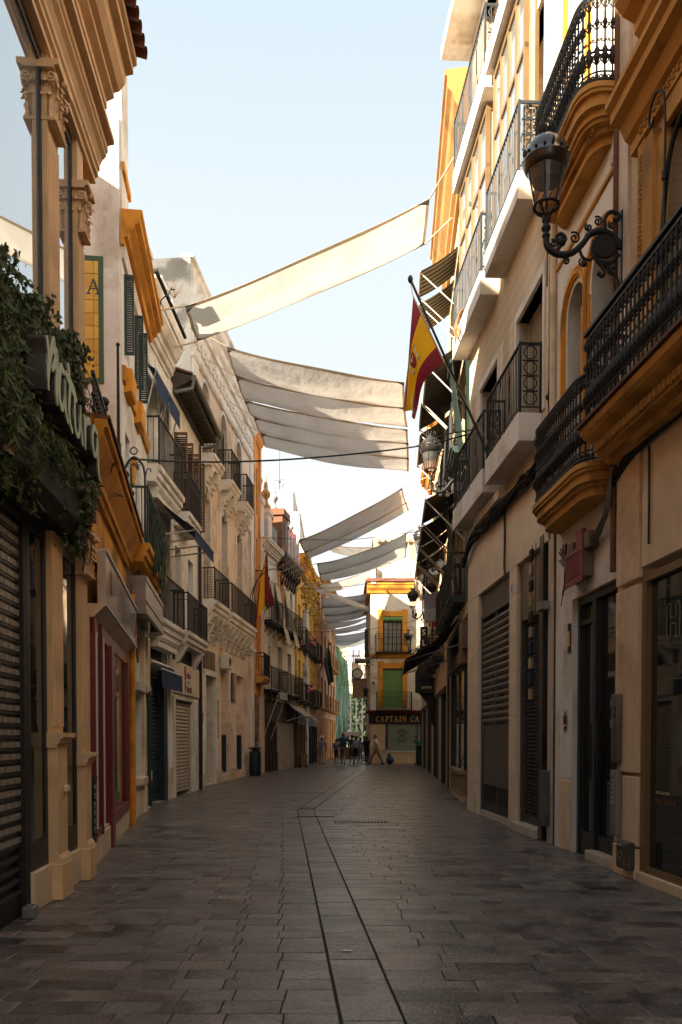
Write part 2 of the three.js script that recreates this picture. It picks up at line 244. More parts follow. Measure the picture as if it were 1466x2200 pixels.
// Corinthian capital, about .34 wide and .5 high, facing +z, bottom at y 0
function acanthus(h, w, curl) {
  const p = [], N = 7, half = [.5, .62, .5, .7, .52, .62, .34, .12];
  const pt = (i, s) => { const t = i / N, y = h * (t < .8 ? t / .8 : 1 - (t - .8) * .9), z = .012 + curl * (t < .6 ? t * t * .6 : .216 + (t - .6) * 1.9), x = s * w * half[i] * (1 - .15 * t); return [x, y, z - Math.abs(s) * .02]; };
  for (let i = 0; i < N; i++) for (const s of [-1, 1]) { const a = pt(i, 0), b = pt(i, s), c = pt(i + 1, s), d = pt(i + 1, 0); (s > 0 ? [a, b, c, a, c, d] : [a, c, b, a, d, c]).forEach((v) => p.push(...v)); }
  const g = new THREE.BufferGeometry(); g.setAttribute('position', new THREE.BufferAttribute(new Float32Array(p), 3)); g.setAttribute('uv', new THREE.BufferAttribute(new Float32Array(p.length / 3 * 2), 2)); g.computeVertexNormals(); return g;
}
function capitalGeo(w, h) {
  const g = [rb(-w * .56, w * .56, 0, .035, -.02, .2, .01)], H = h;
  g.push(new THREE.CylinderGeometry(w * .66, w * .5, H * .8, 4).rotateY(Math.PI / 4).scale(1, 1, .62).translate(0, .035 + H * .4, .06));
  g.push(prof([[-.02, 0], [.19, 0], [.20, .02], [.24, .03], [.24, .075], [-.02, .075]], -w * .7, w * .7).translate(0, H * .84, 0), bx(-w * .62, w * .62, H * .915, H, -.02, .22));
  for (const [hh, yy, n, cu] of [[H * .42, .03, 3, .075], [H * .62, .05, 2, .10]]) for (let i = 0; i < n; i++) {
    const x = (i - (n - 1) / 2) * w * .42; g.push(acanthus(hh, w * .34, cu).translate(x, yy, .15));
    g.push(acanthus(hh, w * .3, cu).rotateY(-Math.PI / 2).translate(-w * .42, yy, .07 + (i - (n - 1) / 2) * .07), acanthus(hh, w * .3, cu).rotateY(Math.PI / 2).translate(w * .42, yy, .07 + (i - (n - 1) / 2) * .07));
  }
  for (const s of [-1, 1]) { g.push(spiral(s * w * .5, H * .72, .055, 1.6, .013, s, s > 0 ? Math.PI : 0, .2), spiral(s * w * .2, H * .74, .04, 1.4, .010, -s, s > 0 ? 0 : Math.PI, .19)); g.push(spiral(.16, H * .72, .05, 1.5, .012, 1, Math.PI, 0).rotateY(-Math.PI / 2).translate(s * w * .62, 0, 0)); g.push(tube([[s * w * .18, H * .35, .17], [s * w * .3, H * .6, .19], [s * w * .52, H * .78, .2]], .011, 8, 5)); }
  g.push(ball(0, H * .86, .23, .035), ball(0, H * .55, .2, .02)); return g;
}
{
  const A = house(LA, 'column_shop_building', 'ochre stone building with tall fluted columns and mirror windows at left edge');
  const capital = ready(capitalGeo(.34, .52)), Y2 = 7.12;
  mk('wall', [bx(-16, 1.4, 3.3, 7.7, -.5, .02), bx(-16, 4.88, 8.2, 8.7, -.5, -.03), bx(-16, 1.2, 0, 3.3, -.5, .0), bx(1.2, 3.0, 0, 3.3, -.5, -.13), bx(4.845, 4.88, 0, 8.2, -3, .0), bx(-16, 4.88, 8.7, 9.4, -6, -.6), bx(-16, 4.88, 9.4, 15.3, -8, -3.1)], M.stone, A);
  // columns: [from, to] along the wall
  for (const [x0, x1, waist, capY] of [[3.56, 3.88, 1.42, Y2], [4.62, 4.84, 1.22, Y2 - .35]]) {
    const xm = (x0 + x1) / 2, w = x1 - x0, c = mk('column', [bx(x0, x1, 0, waist, -.12, .13), rb(x0 - .03, x1 + .03, 0, .34, -.13, .175, .012), prof([[.1, .34], [.17, .34], [.16, .38], [.135, .42], [.1, .42]], x0 - .015, x1 + .015), bx(x0 - .01, x1 + .01, waist + .14, 7.8, -.12, .09)], M.stone, A);
    mk('pedestal_moulding', [prof([[-.1, 0], [.13, 0], [.135, .03], [.16, .05], [.16, .075], [.2, .1], [.2, .14], [-.1, .14]], x0 - .04, x1 + .04).translate(0, waist, 0)], M.stone, c);
    const fl = ready(new THREE.CylinderGeometry(.019, .019, capY - waist - .3, 8, 1).translate(0, waist + .2 + (capY - waist - .3) / 2, .09)), n = Math.round(w / .052);
    for (let i = 0; i < n; i++) mk('flute', fl, M.stone, c, [x0 + w * (i + .5) / n, 0, 0]);
    mk('capital', capital, M.stone, c, [xm, capY, -.03]).scale.x = w / .34;
  }
  mk('capital', capital, M.stone, A, [4.73, 3.22, -.02]).scale.set(.85, .9, 1); mk('bracket_block', [rb(3.74, 3.84, 1.0, 1.06, .13, .17)], M.stoneLt, A);
  // plinth stones below the glass
  for (const [a, b] of [[3.02, 3.52], [3.92, 4.58]]) mk('plinth_stone', rb(a, b, 0, .34, -.14, .075, .008), M.stoneLt, A);
  // glass: lower panes and the tall mirror panes above the planter
  for (const [a, b, up] of [[3.02, 3.55, 1.4], [3.9, 4.6, 3.9]]) {
    const f = mk('shop_window', [bx(a, b, .35, .6, -.04, .04), bx(a, a + .05, .6, 3.3, -.04, .04), bx(b - .05, b, .6, 7.72, -.04, .04), bx(up, up + .05, 3.42, 7.62, -.04, .04), bx(up, b - .05, 3.32, 3.42, -.04, .04), bx(up, b - .05, 7.62, 7.72, -.04, .04)], M.frame, A);
    mk('pane', bx(a + .05, b - .05, .6, 3.32, .01, .022), M.glass, f); mk('pane', bx(up + .05, b - .05, 3.42, 7.62, .01, .022), M.mirror, f);
  }
  // entablature, frieze windows and the tiled eaves
  mk('entablature', [prof([[-.5, 0], [.12, 0], [.12, .06], [.15, .08], [.15, .13], [.17, .15], [.17, .2], [.20, .26], [.24, .3], [.24, .33], [.26, .35], [.26, .42], [.33, .44], [.33, .5], [-.5, .5]], -16, 5.3).translate(0, 7.72, 0)], M.stone, A);
  for (let x = 4.68; x > -1; x -= .95) mk('frieze_window', [bx(x - .36, x + .16, 8.24, 8.62, -.05, .03), bx(x - .28, x + .08, 8.28, 8.62, .03, .05)], M.stone, A), mk('pane', bx(x - .22, x + .02, 8.32, 8.6, .05, .06), M.glass, A);
  mk('eaves_cornice', [prof([[-.5, 0], [.2, 0], [.2, .1], [.26, .12], [.26, .2], [.34, .24], [.34, .3], [.40, .32], [.46, .4], [.48, .5], [.56, .52], [.56, .6], [.6, .62], [.6, .7], [-.5, .7]], -16, 5.5).translate(0, 8.58, -.05)], M.stone, A);
  const tg = ready(new THREE.CylinderGeometry(.075, .085, .5, 8, 1, true, 0, Math.PI).rotateZ(Math.PI / 2).rotateY(Math.PI / 2).rotateX(.25)); for (let x = 5.42; x > -2; x -= .17) mk('roof_tile', tg, M.tile, A, [x, 9.33, .42]);
  // roller shutter of small windows at the very left
  const S = mk('roller_shutter', [bx(2.88, 3.0, 0, 3.4, -.12, .045), bx(1.2, 2.88, 0, .2, -.06, .0)], M.iron, A), sl = ready([bx(1.2, 2.88, 0, .026, -.04, .012), bx(1.2, 2.88, .084, .098, -.04, .004), bx(1.2, 2.88, .026, .084, -.04, -.03)]), pn = ready(bx(-.021, .021, .032, .078, -.028, .015)), pm = [.30, .36, .25].map((k) => std([k, k * .86, k * .68], .35, { map: T.paint }));
  for (let j = 0; j < 32; j++) { mk('slat', sl, M.shutterDk, S, [0, .2 + j * .1, 0]); if (j > 3) for (let i = 0; i < 10; i++) mk('pane', pn, pm[(i * 7 + j * 5) % 3], S, [2.84 - i * .054, .2 + j * .1, 0]); }
  const lock = mk('floor_lock', [rb(2.74, 2.88, 0, .1, .05, .15), cyl(2.8, .1, .115, .1, .03)], M.steel, A);
}
// living wall in its planter, with the shop's name
{
  const P = on(LA, 0, 0, 0, 'living_wall', 'green living wall of ivy and ferns hanging over a black planter box', 'plant');
  mk('planter_box', [prof([[.045, 3.42], [.22, 3.42], [.3, 3.55], [.3, 4.05], [.045, 4.05]], -.5, 3.85), bx(-.5, 3.85, 4.05, 4.9, .045, .1)], M.dark, P);
  const leafGeo = (pts) => { const s = shape(pts), g = new THREE.ShapeGeometry(s); const p = g.attributes.position; for (let i = 0; i < p.count; i++) p.setZ(i, -.25 * Math.abs(p.getX(i)) + .12 * p.getY(i) * p.getY(i)); g.computeVertexNormals(); return g; };
  const ivy = leafGeo([[0, 0], [.32, .02], [.5, .28], [.3, .38], [.36, .72], [.14, .62], [0, 1], [-.14, .62], [-.36, .72], [-.3, .38], [-.5, .28], [-.32, .02]]), round = leafGeo([[0, 0], [.3, .25], [.34, .6], [0, 1], [-.34, .6], [-.3, .25]]), frond = leafGeo([[0, 0], [.06, .3], [.04, .7], [0, 1], [-.04, .7], [-.06, .3]]);
  const lm = std([1, 1, 1], .7, { transmission: .18, thickness: 0, side: THREE.DoubleSide });
  const kinds = [['ivy_leaves', ivy, 8200, .03, .07, [[.040, .062, .013], [.052, .080, .015], [.030, .050, .014]]], ['fern_fronds', frond, 8000, .06, .15, [[.062, .095, .012], [.08, .115, .016], [.05, .075, .014]]], ['small_leaves', round, 7600, .02, .045, [[.075, .11, .014], [.055, .085, .016], [.095, .12, .02]]], ['dry_leaves', ivy, 260, .05, .09, [[.17, .08, .03], [.12, .06, .025], [.2, .1, .045]]]];
  const top = (x) => 4.98 + .16 * (x - 1.9) + .07 * Math.sin(x * 7), bot = (x) => x > 3.75 ? 3.5 + .22 * Math.sin(x * 21) : x > 3.25 ? 3.6 + .12 * Math.sin(x * 15) : x > 2.45 ? 3.72 + .28 * Math.sin(x * 17) : 3.5 + .2 * Math.sin(x * 13), q = new THREE.Quaternion(), e = new THREE.Euler(), m4 = new THREE.Matrix4(), c = new THREE.Color();
  for (const [nm, g, n, s0, s1, tones] of kinds) {
    const I = new THREE.InstancedMesh(metreUV(g.index ? g.toNonIndexed() : g), lm, n); I.name = nm; I.userData.kind = 'stuff'; I.castShadow = I.receiveShadow = true;
    for (let i = 0; i < n; i++) {
      let x = rnd(.6, 4.22), y, band = Math.floor(x * 2.6), t = rnd(); if (nm === 'ivy_leaves' && rnd() < .3) x = 3.75 + rnd(.47) * rnd();
      y = nm === 'ivy_leaves' ? top(x) - (top(x) - bot(x)) * t * t : nm === 'dry_leaves' ? bot(x) + rnd(.8) : bot(x) + (top(x) - .2 - bot(x)) * t;
      if (nm === 'fern_fronds' && band % 3 === 0) x += .25; if (nm === 'small_leaves' && band % 2) x -= .2;
      const hang = clamp01((y - bot(x)) / .7), z = (.08 + .17 * Math.min(1, hang * 1.4 + .25)) + (y < 4.05 ? .1 : 0) + rnd(-.11, .04) + .03 * Math.sin(x * 9 + y * 5) + (y > top(x) - .2 ? rnd(-.2, .05) : 0), s = rnd(s0, s1);
      const drop = nm === 'fern_fronds' || nm === 'small_leaves' ? 2.5 : 1.6; e.set(rnd(-.5, .7), rnd(-1.1, 1.1), Math.PI + rnd(-drop, drop) * .5); q.setFromEuler(e); m4.compose(V(x, y, z), q, V(s, s, s)); I.setMatrixAt(i, m4); const k = pick(tones), v = rnd(.7, 1.35); I.setColorAt(i, c.setRGB(k[0] * v, k[1] * v, k[2] * v));
    }
    P.add(I);
  }
  const stems = []; for (let i = 0; i < 26; i++) { const x = rnd(3.75, 4.2), y = rnd(3.1, 5.0); stems.push(tube([[x - .1, y + .4, .2], [x - .03, y + .15, .34], [x + .06, y - .05, .3]], .004, 6, 4)); } mk('stems', stems, M.woodDk, P);
}
{ // handwritten sign, letters with deep sides
  const S = on(LA, 2.34, 4.13, .25, 'shop_sign', 'pale green handwritten natura sign with deep dark sides on living wall', 'sign');
  const fm = std([.44, .52, .34], .5, { map: T.paint }), sm = std([.055, .042, .036], .6, { map: T.paint });
  // each stroke is a ribbon of varying width: [x, y, half width]
  const strokes = {
    letter_n: [[[.02, .98, .05], [.06, .78, .055], [.035, .45, .05], [.045, .2, .03]], [[.05, .35, .03], [.1, .75, .05], [.17, 1.02, .06], [.215, 1.16, .05], [.225, .95, .06]], [[.16, .62, .04], [.24, .8, .06], [.3, 1.06, .055], [.3, .7, .055], [.285, .35, .05], [.3, .16, .03]]],
    letter_a: [[[.5, .88, .05], [.42, .9, .06], [.36, .6, .07], [.37, .3, .06], [.44, .2, .055], [.52, .42, .05], [.55, .8, .055], [.54, .5, .05], [.56, .22, .05], [.62, .12, .045]]],
    letter_t: [[[.66, 1.1, .07], [.7, .75, .06], [.67, .4, .055], [.7, .14, .05], [.77, .06, .045]], [[.58, .92, .05], [.7, .88, .07], [.84, .82, .08], [.92, .74, .04]]],
    letter_u: [[[.86, .74, .04], [.86, .42, .05], [.9, .14, .05], [.99, .14, .045], [1.06, .5, .05], [1.08, .78, .04], [1.08, .4, .045], [1.14, .1, .045]]],
    letter_r: [[[1.22, .66, .05], [1.24, .36, .055], [1.24, .1, .04]], [[1.24, .5, .04], [1.32, .68, .06], [1.42, .74, .06]]],
    letter_a2: [[[1.72, .74, .045], [1.6, .76, .055], [1.54, .5, .055], [1.58, .24, .05], [1.68, .26, .045], [1.75, .66, .045], [1.76, .3, .05], [1.8, -.06, .045], [1.88, -.16, .03]]],
  };
  for (const [nm, list] of Object.entries(strokes)) {
    const gs = [];
    list.forEach((st, si) => {
      const cv = new THREE.CatmullRomCurve3(st.map((p) => V(p[0] * .96, p[1] * .47, p[2] * .62))), N = 26, l = [], r = [];
      for (let i = 0; i <= N; i++) { const p = cv.getPoint(i / N), t = cv.getTangent(i / N), n = Math.hypot(t.x, t.y) || 1, w = p.z * .92; l.push([p.x - t.y / n * w, p.y + t.x / n * w]); r.push([p.x + t.y / n * w, p.y - t.x / n * w]); }
      for (let i = 0; i < N; i++) gs.push(ext(shape([r[i], r[i + 1], l[i + 1], l[i]]), 0, .16 - si * .003)); [st[0], st[st.length - 1]].forEach((e, k) => gs.push(new THREE.CylinderGeometry(e[2] * .57, e[2] * .57, .159 - si * .003 - k * .0007, 14).rotateX(Math.PI / 2).translate(e[0] * .96, e[1] * .47, .08)));
    });
    const o = mk(nm === 'letter_a2' ? 'letter_a' : nm, gs, [sm, fm][0], S); const fg = gs.map((g) => { const c = g.clone(); const b = c.attributes.position; return c.scale(1, 1, .1).translate(0, 0, .1475); });
    mk('letter_face', fg, fm, o);
  }
}
// ------------------------------------------------------------ left: red shop, white house with ochre trim
function slabBalcony(parent, u0, u1, y, w, th, m, o = {}) {   // balcony slab (a part) that carries its railing (sub-parts)
  const pts = o.prof ?? [[0, -th], [w * .72, -th], [w * .76, -th * .8], [w * .86, -th * .7], [w * .88, -th * .4], [w * .97, -th * .32], [w, -th * .22], [w, 0], [0, 0]];
  const b = mk('balcony', [prof(pts, u0, u1), ...(o.extra ?? [])], m, parent), i = .04;
  railing(b, [[u0 + i, .02], [u0 + i, w - i], [u1 - i, w - i], [u1 - i, .02]], y, o.h ?? 1.0, o.rm ?? M.iron, o); b.position.y = 0; b.geometry.translate(0, y, 0); return b;
}
const lattice = (parent, x0, x1, y0, y1, z, m, cell = .09, alongZ = false) => { const g = []; for (let y = y0 + cell / 2; y < y1; y += cell * .8) for (let x = x0 + cell / 2; x < x1; x += cell * .8) { const r = new THREE.TorusGeometry(cell * .42, .005, 4, 8); g.push(alongZ ? r.rotateY(Math.PI / 2).translate(z, y, x) : r.translate(x, y, z)); } return mk('lattice', g, m, parent); };
{
  const B = house(LB, 'red_shop_building', 'low ochre building with red shop front and white sign panel');
  mk('wall', [bx(-.75, 4.6, 3.75, 4.95, -3, -.05), bx(4.25, 4.6, 0, 3.75, -1, -.02), bx(-.75, 4.25, 2.95, 3.75, -1, -.12), bx(-.75, 4.6, 4.95, 5.08, -4, .1), bx(-.75, 4.5, 5.08, 12.4, -7, -2.6)], M.ochre, B);
  mk('cornice', [prof([[-.1, 4.48], [.0, 4.48], [.02, 4.54], [.05, 4.56], [.06, 4.62], [.19, 4.86], [.2, 4.92], [.24, 4.94], [.24, 5.02], [-.1, 5.02]], -.75, 4.62)], M.ochre, B); mk('gutter_tile', [prof([[-.1, 5.025], [.27, 5.025], [.27, 5.06], [-.1, 5.09]], -.75, 4.64)], M.tile, B);
  mk('drainpipe', [cyl(4.48, 0, 4.0, .05, .055), cyl(4.48, 1.5, 1.56, .05, .065), cyl(4.48, 3.1, 3.16, .05, .065)], M.ochre, B);
  mk('wall_step', [bx(-.75, 4.35, 0, .3, -.4, .0), bx(-.75, -.03, .3, 2.95, -.4, -.06), bx(.95, 1.75, .3, .34, -.3, -.02)], M.stoneLt, B);
  // red frames, panes and shutter
  const fr = mk('shop_front', [bx(-.03, .06, .42, 2.95, -.1, .0), bx(.06, .52, .3, .42, -.1, .0), bx(.52, .6, .3, 2.95, -.1, .02), bx(-.03, 4.2, 2.78, 2.95, -.16, -.02), bx(1.5, 1.86, 0, 2.78, -.12, .03), bx(1.86, 4.05, .3, .46, -.1, .02), bx(4.05, 4.2, .3, 2.78, -.1, .02)], M.red, B);
  mk('pane', bx(.06, .52, .42, 2.78, -.05, -.035), M.glass, fr); mk('pane', bx(1.86, 4.05, .46, 2.78, -.05, -.035), M.glass, fr); mk('frame_edge', [bx(.0, .03, .42, 2.78, .002, .022), bx(.545, .575, .42, 2.78, .022, .04)], M.whiteMetal, fr);
  rollShutter(B, .62, 1.5, .12, 2.72, -.12, M.red, .105);
  mk('soffit', [prof([[-.14, 2.96], [-.02, 2.96], [.1, 3.08], [.1, 3.12], [-.14, 3.12]], 0, 4.3)], M.stoneLt, B);
  const g = mk('ornate_grille', [bx(-.22, -.02, .28, .34, -.03, .01), bx(-.22, -.02, 1.0, 1.06, -.03, .01), bx(-.21, -.03, .34, 1.0, -.03, -.01)], M.iron, B), gs = []; for (let i = 0; i < 6; i++) gs.push(spiral(-.16, .42 + i * .1, .045, 1.3, .009, 1, 0, .0), spiral(-.07, .42 + i * .1, .04, 1.3, .009, -1, 0, .0)); mk('scrolls', gs, M.steel, g);
  // terrace railing on the roof
  const r = mk('terrace_railing', [bx(-.7, 4.5, 5.32, 5.36, .06, .1), bx(-.7, 4.5, 4.95, 4.98, .06, .1)], M.iron, B), bg = ready([cyl(0, 4.86, 5.32, .08, .011), ball(0, 5.12, .08, .03), ring(0, 5.24, .08, .045, .008, 10)]); for (let x = -.64; x < 4.5; x += .12) mk('baluster', bg, M.iron, r, [x, 0, 0]);
  for (const x of [.4, 1.9, 3.2, 4.2]) mk('finial', [cyl(x, 4.8, 5.36, .08, .03), ball(x, 5.46, .08, .06), cyl(x, 5.36, 5.4, .08, .045)], M.iron, r);
  r.position.y = .2; const p = mk('flag_post', [cyl(1.7, 4.8, 5.3, .12, .03), cyl(1.7, 5.3, 5.36, .12, .06), cyl(1.7, 5.36, 5.62, .12, .045, .03), cyl(1.7, 5.62, 6.95, .12, .022, .018), ball(1.7, 6.97, .12, .03)], M.iron, B);
  for (const [a, b, y] of [[[.3, 4.9, .22], [1.2, 4.75, .2], 0], [[.2, 4.85, .2], [1.4, 4.8, .21], 0]]) mk('cable', tube([a, [(a[0] + b[0]) / 2, a[1] - .18, .06], b], .007, 10, 4), M.wire, B);
  mk('small_sign', [bx(-.35, -.31, 3.98, 4.26, -.05, .06)], M.red, B);
}
{
  const S = on(LB, .05, 3.12, .02, 'sign_panel', 'long glossy white sign panel with worn lettering above the red shop', 'sign');
  const pm = std([.62, .52, .46], .12, { map: T.old, clearcoat: .6, clearcoatRoughness: .1 }); mk('panel', rb(0, 4.62, 0, .63, 0, .1, .008), pm, S); mk('edge', [bx(0, 4.62, .632, .66, -.02, .12), bx(0, 4.62, -.02, -.002, 0, .11)], M.whiteMetal, S);
  const inkm = std([.30, .07, .06], .5), inkd = std([.13, .12, .11], .5);
  mk('lettering', [tube([[.45, .2, .1], [.5, .5, .1], [.6, .2, .1]], .012, 10, 4), tube([[4.2, .12, .1], [4.25, .4, .1], [4.32, .15, .1]], .014, 10, 4)], inkm, S);
  const dl = []; for (let i = 0; i < 7; i++) dl.push(bx(1.5 + i * .33, 1.54 + i * .33, .16, .46, .1, .106), bx(1.54 + i * .33, 1.66 + i * .33, i % 2 ? .42 : .16, i % 2 ? .46 : .2, .1, .106)); mk('lettering', dl, inkd, S);
}
{
  const C = house(LC, 'ochre_trim_house', 'white house with ochre cornice, string course and window hoods on left');
  const win = [[.35, .95, 8.35, 9.75], [1.75, 2.4, 8.35, 9.75], [.35, .95, 5.0, 7.0], [1.75, 2.4, 5.0, 7.0]];
  mk('wall', [wallWith(0, 3.72, 0, 10.1, -.35, 0, [...win, [1.5, 2.35, .7, 2.45], [2.6, 3.1, .2, 2.45]]), bx(0, 3.72, 0, 10.1, -6, -.6), bx(0, .35, 0, 12.6, -6, -.355), bx(.36, 1.2, 10.1, 13.9, -3, -.03)], M.white, C);
  mk('side_wall', bx(-.06, -.005, 0, 12.6, -6, -.02), M.white, C);
  for (const [a, b, c, d] of win) windowIn(C, a, b, c, d, -.25, { fm: M.white2, nx: 2, ny: 3 });
  mk('cornice', [prof([[0, 0], [.06, 0], [.06, .12], [.12, .14], [.15, .22], [.24, .28], [.24, .34], [.33, .38], [.33, .5], [.37, .53], [.37, .6], [0, .6]], -.06, 3.74).translate(0, 10.02, 0)], M.ochre, C); mk('cornice_moulding', [prof([[.0, 9.82], [.05, 9.82], [.08, 9.95], [.08, 10.02], [0, 10.02]], 0, 3.72)], M.white2, C);
  mk('string_course', [prof([[0, 7.72], [.05, 7.74], [.07, 7.86], [.07, 7.98], [0, 8.0]], 0, 3.72)], M.ochre, C);
  for (const u of [.2, 1.6]) mk('window_hood', [prof([[0, 7.6], [.13, 7.64], [.15, 7.72], [.15, 8.02], [0, 8.04]], u, u + .62)], M.ochre, C);
  mk('keystone', [prof([[0, 6.3], [.05, 6.3], [.07, 6.75], [0, 6.75]], 1.1, 1.3)], M.ochre, C); mk('chimney_cap', [bx(.36, 1.24, 11.55, 11.7, -.5, .02)], M.ochre, C);
  for (const u of [.33, 1.73, 2.42]) { const s = mk('open_shutter', [bx(u, u + .03, 8.32, 9.72, .0, .04), bx(u, u + .03, 8.32, 9.72, .14, .17), bx(u, u + .03, 8.32, 8.38, .04, .14), bx(u, u + .03, 9.66, 9.72, .04, .14)], M.ironGreen, C), lg = ready(bx(u + .006, u + .024, 0, .028, .04, .14)); for (let y = 8.4; y < 9.64; y += .042) mk('slat', lg, M.ironGreen, s, [0, y, 0]); }
  // ground floor pilaster, plinth and dark windows
  mk('pilaster', [rb(2.38, 2.62, 0, 3.7, -.03, .07), rb(2.34, 2.66, 0, .5, -.02, .1), rb(3.2, 3.6, 0, 3.7, -.03, .06)], M.cream, C); mk('plinth', [bx(0, 2.34, 0, .48, -.02, .05), bx(2.66, 3.2, 0, .48, -.02, .05)], M.cream, C);
  mk('window_lintel', [rb(1.4, 2.4, 2.45, 2.62, -.05, .1), rb(2.55, 3.2, 2.45, 2.6, -.05, .12)], M.marble, C); mk('window_sill', [rb(1.45, 2.4, .6, .74, -.1, .14), rb(3.02, 3.3, .62, .82, -.05, .12)], M.cream, C);
  windowIn(C, 1.5, 2.35, .74, 2.45, -.2, { fm: M.frame, nx: 1, ny: 2 }); windowIn(C, 2.6, 3.1, .2, 2.45, -.15, { fm: M.ironGreen, nx: 1, ny: 1 });
  mk('drainpipe', [cyl(2.75, .12, 2.5, .12, .04), cyl(2.75, .1, .2, .12, .055)], M.ironGreen, C); for (const [a, b, c, e, d] of [[1.62, 1.7, 3.1, 3.65, .03], [1.72, 1.78, 3.0, 3.4, .04], [1.2, 1.26, 3.2, 3.4, .03], [1.8, 1.86, 3.2, 3.5, .03]]) mk('wall_fitting', bx(a, b, c, e, 0, d), M.rust, C);
  const bal = slabBalcony(C, .05, 3.3, 4.95, .45, .32, M.ochre, { h: .98, rm: M.ironGreen, gap: .11 });
  mk('ivy_wrap', Array.from({ length: 60 }, () => { const x = rnd(.2, 3.2), y = rnd(4.95, 5.9); return tube([[x, y, .42 + rnd(.04)], [x + rnd(-.1, .1), y - .2, .44 + rnd(.04)], [x + rnd(-.1, .1), y - .42, .4 + rnd(.06)]], rnd(.01, .03), 6, 5); }), std([.035, .06, .03], .9, { map: T.old }), bal);
  // iron arbour at the near end of the balcony
  const ar = mk('iron_arbour', [cyl(.18, 4.97, 6.3, .12, .018), cyl(.18, 4.97, 6.2, .36, .02), tube([[.18, 6.05, -.02], [.18, 6.3, .03], [.18, 6.47, .17], [.18, 6.36, .31], [.18, 6.16, .36]], .022, 18, 6), tube([[.18, 6.25, .1], [.18, 6.36, .17], [.18, 6.25, .25]], .012, 10, 5), ring(0, 0, 0, .06, .012, 14).rotateY(Math.PI / 2).translate(.18, 6.58, .17), tube([[.18, 6.16, .37], [.18, 6.28, .41], [.18, 6.27, .46], [.18, 6.22, .45]], .012, 10, 5)], M.ironGreen, C);
  const sg = []; for (let i = 0; i < 4; i++) sg.push(ring(0, 0, 0, .03, .006, 10).rotateY(Math.PI / 2).translate(.18, 6.33 + (i % 2) * .03, .08 + i * .06)); mk('scrolls', sg, M.ironGreen, ar);
  tag(mk('rooftop_bracket', [tube([[0, 0, 0], [.12, 0, 0], [.14, .1, 0], [.32, .26, 0], [.34, .32, 0], [.44, .33, 0]], .014, 20, 5), bar(V(.02, .02, 0), V(.12, .02, 0), .02), ball(.36, .36, 0, .02)], M.ironBlue, scene, LC.at(3.6, 10.9, .2).toArray(), [0, 0, 0]), 'bent grey pipe bracket sticking out above ochre cornice', 'bracket');
}
{
  const S = on(LC, .1, 3.72, .03, 'light_box', 'grey metal light box sign hanging under the ochre balcony', 'sign');
  mk('casing', [bx(0, 3.1, .24, .62, 0, .34), bx(-.012, 3.112, .58, .66, -.012, .36), bx(0, 3.1, .0, .06, .3, .36), bx(0, .05, .0, .06, 0, .3), bx(3.05, 3.1, .0, .06, 0, .3), bx(-.012, 3.112, .2, .235, -.01, .365), bx(0, 3.1, .06, .2, .325, .345), bx(0, .02, .06, .2, 0, .325)], std([.30, .26, .235], .35, { metalness: .5, map: T.paint }), S);
  for (let i = 0; i < 3; i++) mk('glazing', bx(.08 + i * 1.0, 1.02 + i * 1.0, .01, .02, .03, .29), M.glass, S); mk('cables', [tube([[.1, .66, .1], [.3, .82, .2], [.5, .7, .12]], .012, 12, 5), tube([[.05, .66, .05], [-.03, .4, .1], [.0, 0, .02]], .01, 12, 5)], M.wire, S);
}
{ // "A" tile panel on the side wall that faces the viewer
  const S = thing('tile_sign', 'yellow tiled wall sign with green border and letter A on white side wall', 'sign', LC.at(-.066, 7.62, -.91), LC.turn - Math.PI / 2);
  const ym = [[.80, .46, .03], [.74, .41, .025], [.84, .5, .05], [.7, .37, .02]].map((c) => std(c, .25, { map: T.paint })), gm = std([.045, .10, .02], .3, { map: T.paint }), tg = ready(rb(-.082, .082, -.107, .107, 0, .02, .004));
  for (let j = 0; j < 9; j++) for (let i = 0; i < 3; i++) mk('tile', tg, ym[Math.floor(rnd(4))], S, [.2 + i * .169, .19 + j * .221, 0]);
  mk('border', [bx(.02, .62, 0, .075, 0, .022), bx(.02, .62, 2.07, 2.15, 0, .022), bx(.535, .62, .075, 2.07, 0, .022), bx(.02, .11, .075, 2.07, 0, .022)], gm, S);
  const font = FS; 
  const lm = std([.03, .045, .03], .4); mk('letter', new TextGeometry('A', { font, size: .26, depth: .004, curveSegments: 4 }).translate(.33, 1.5, .0205), lm, S);
}
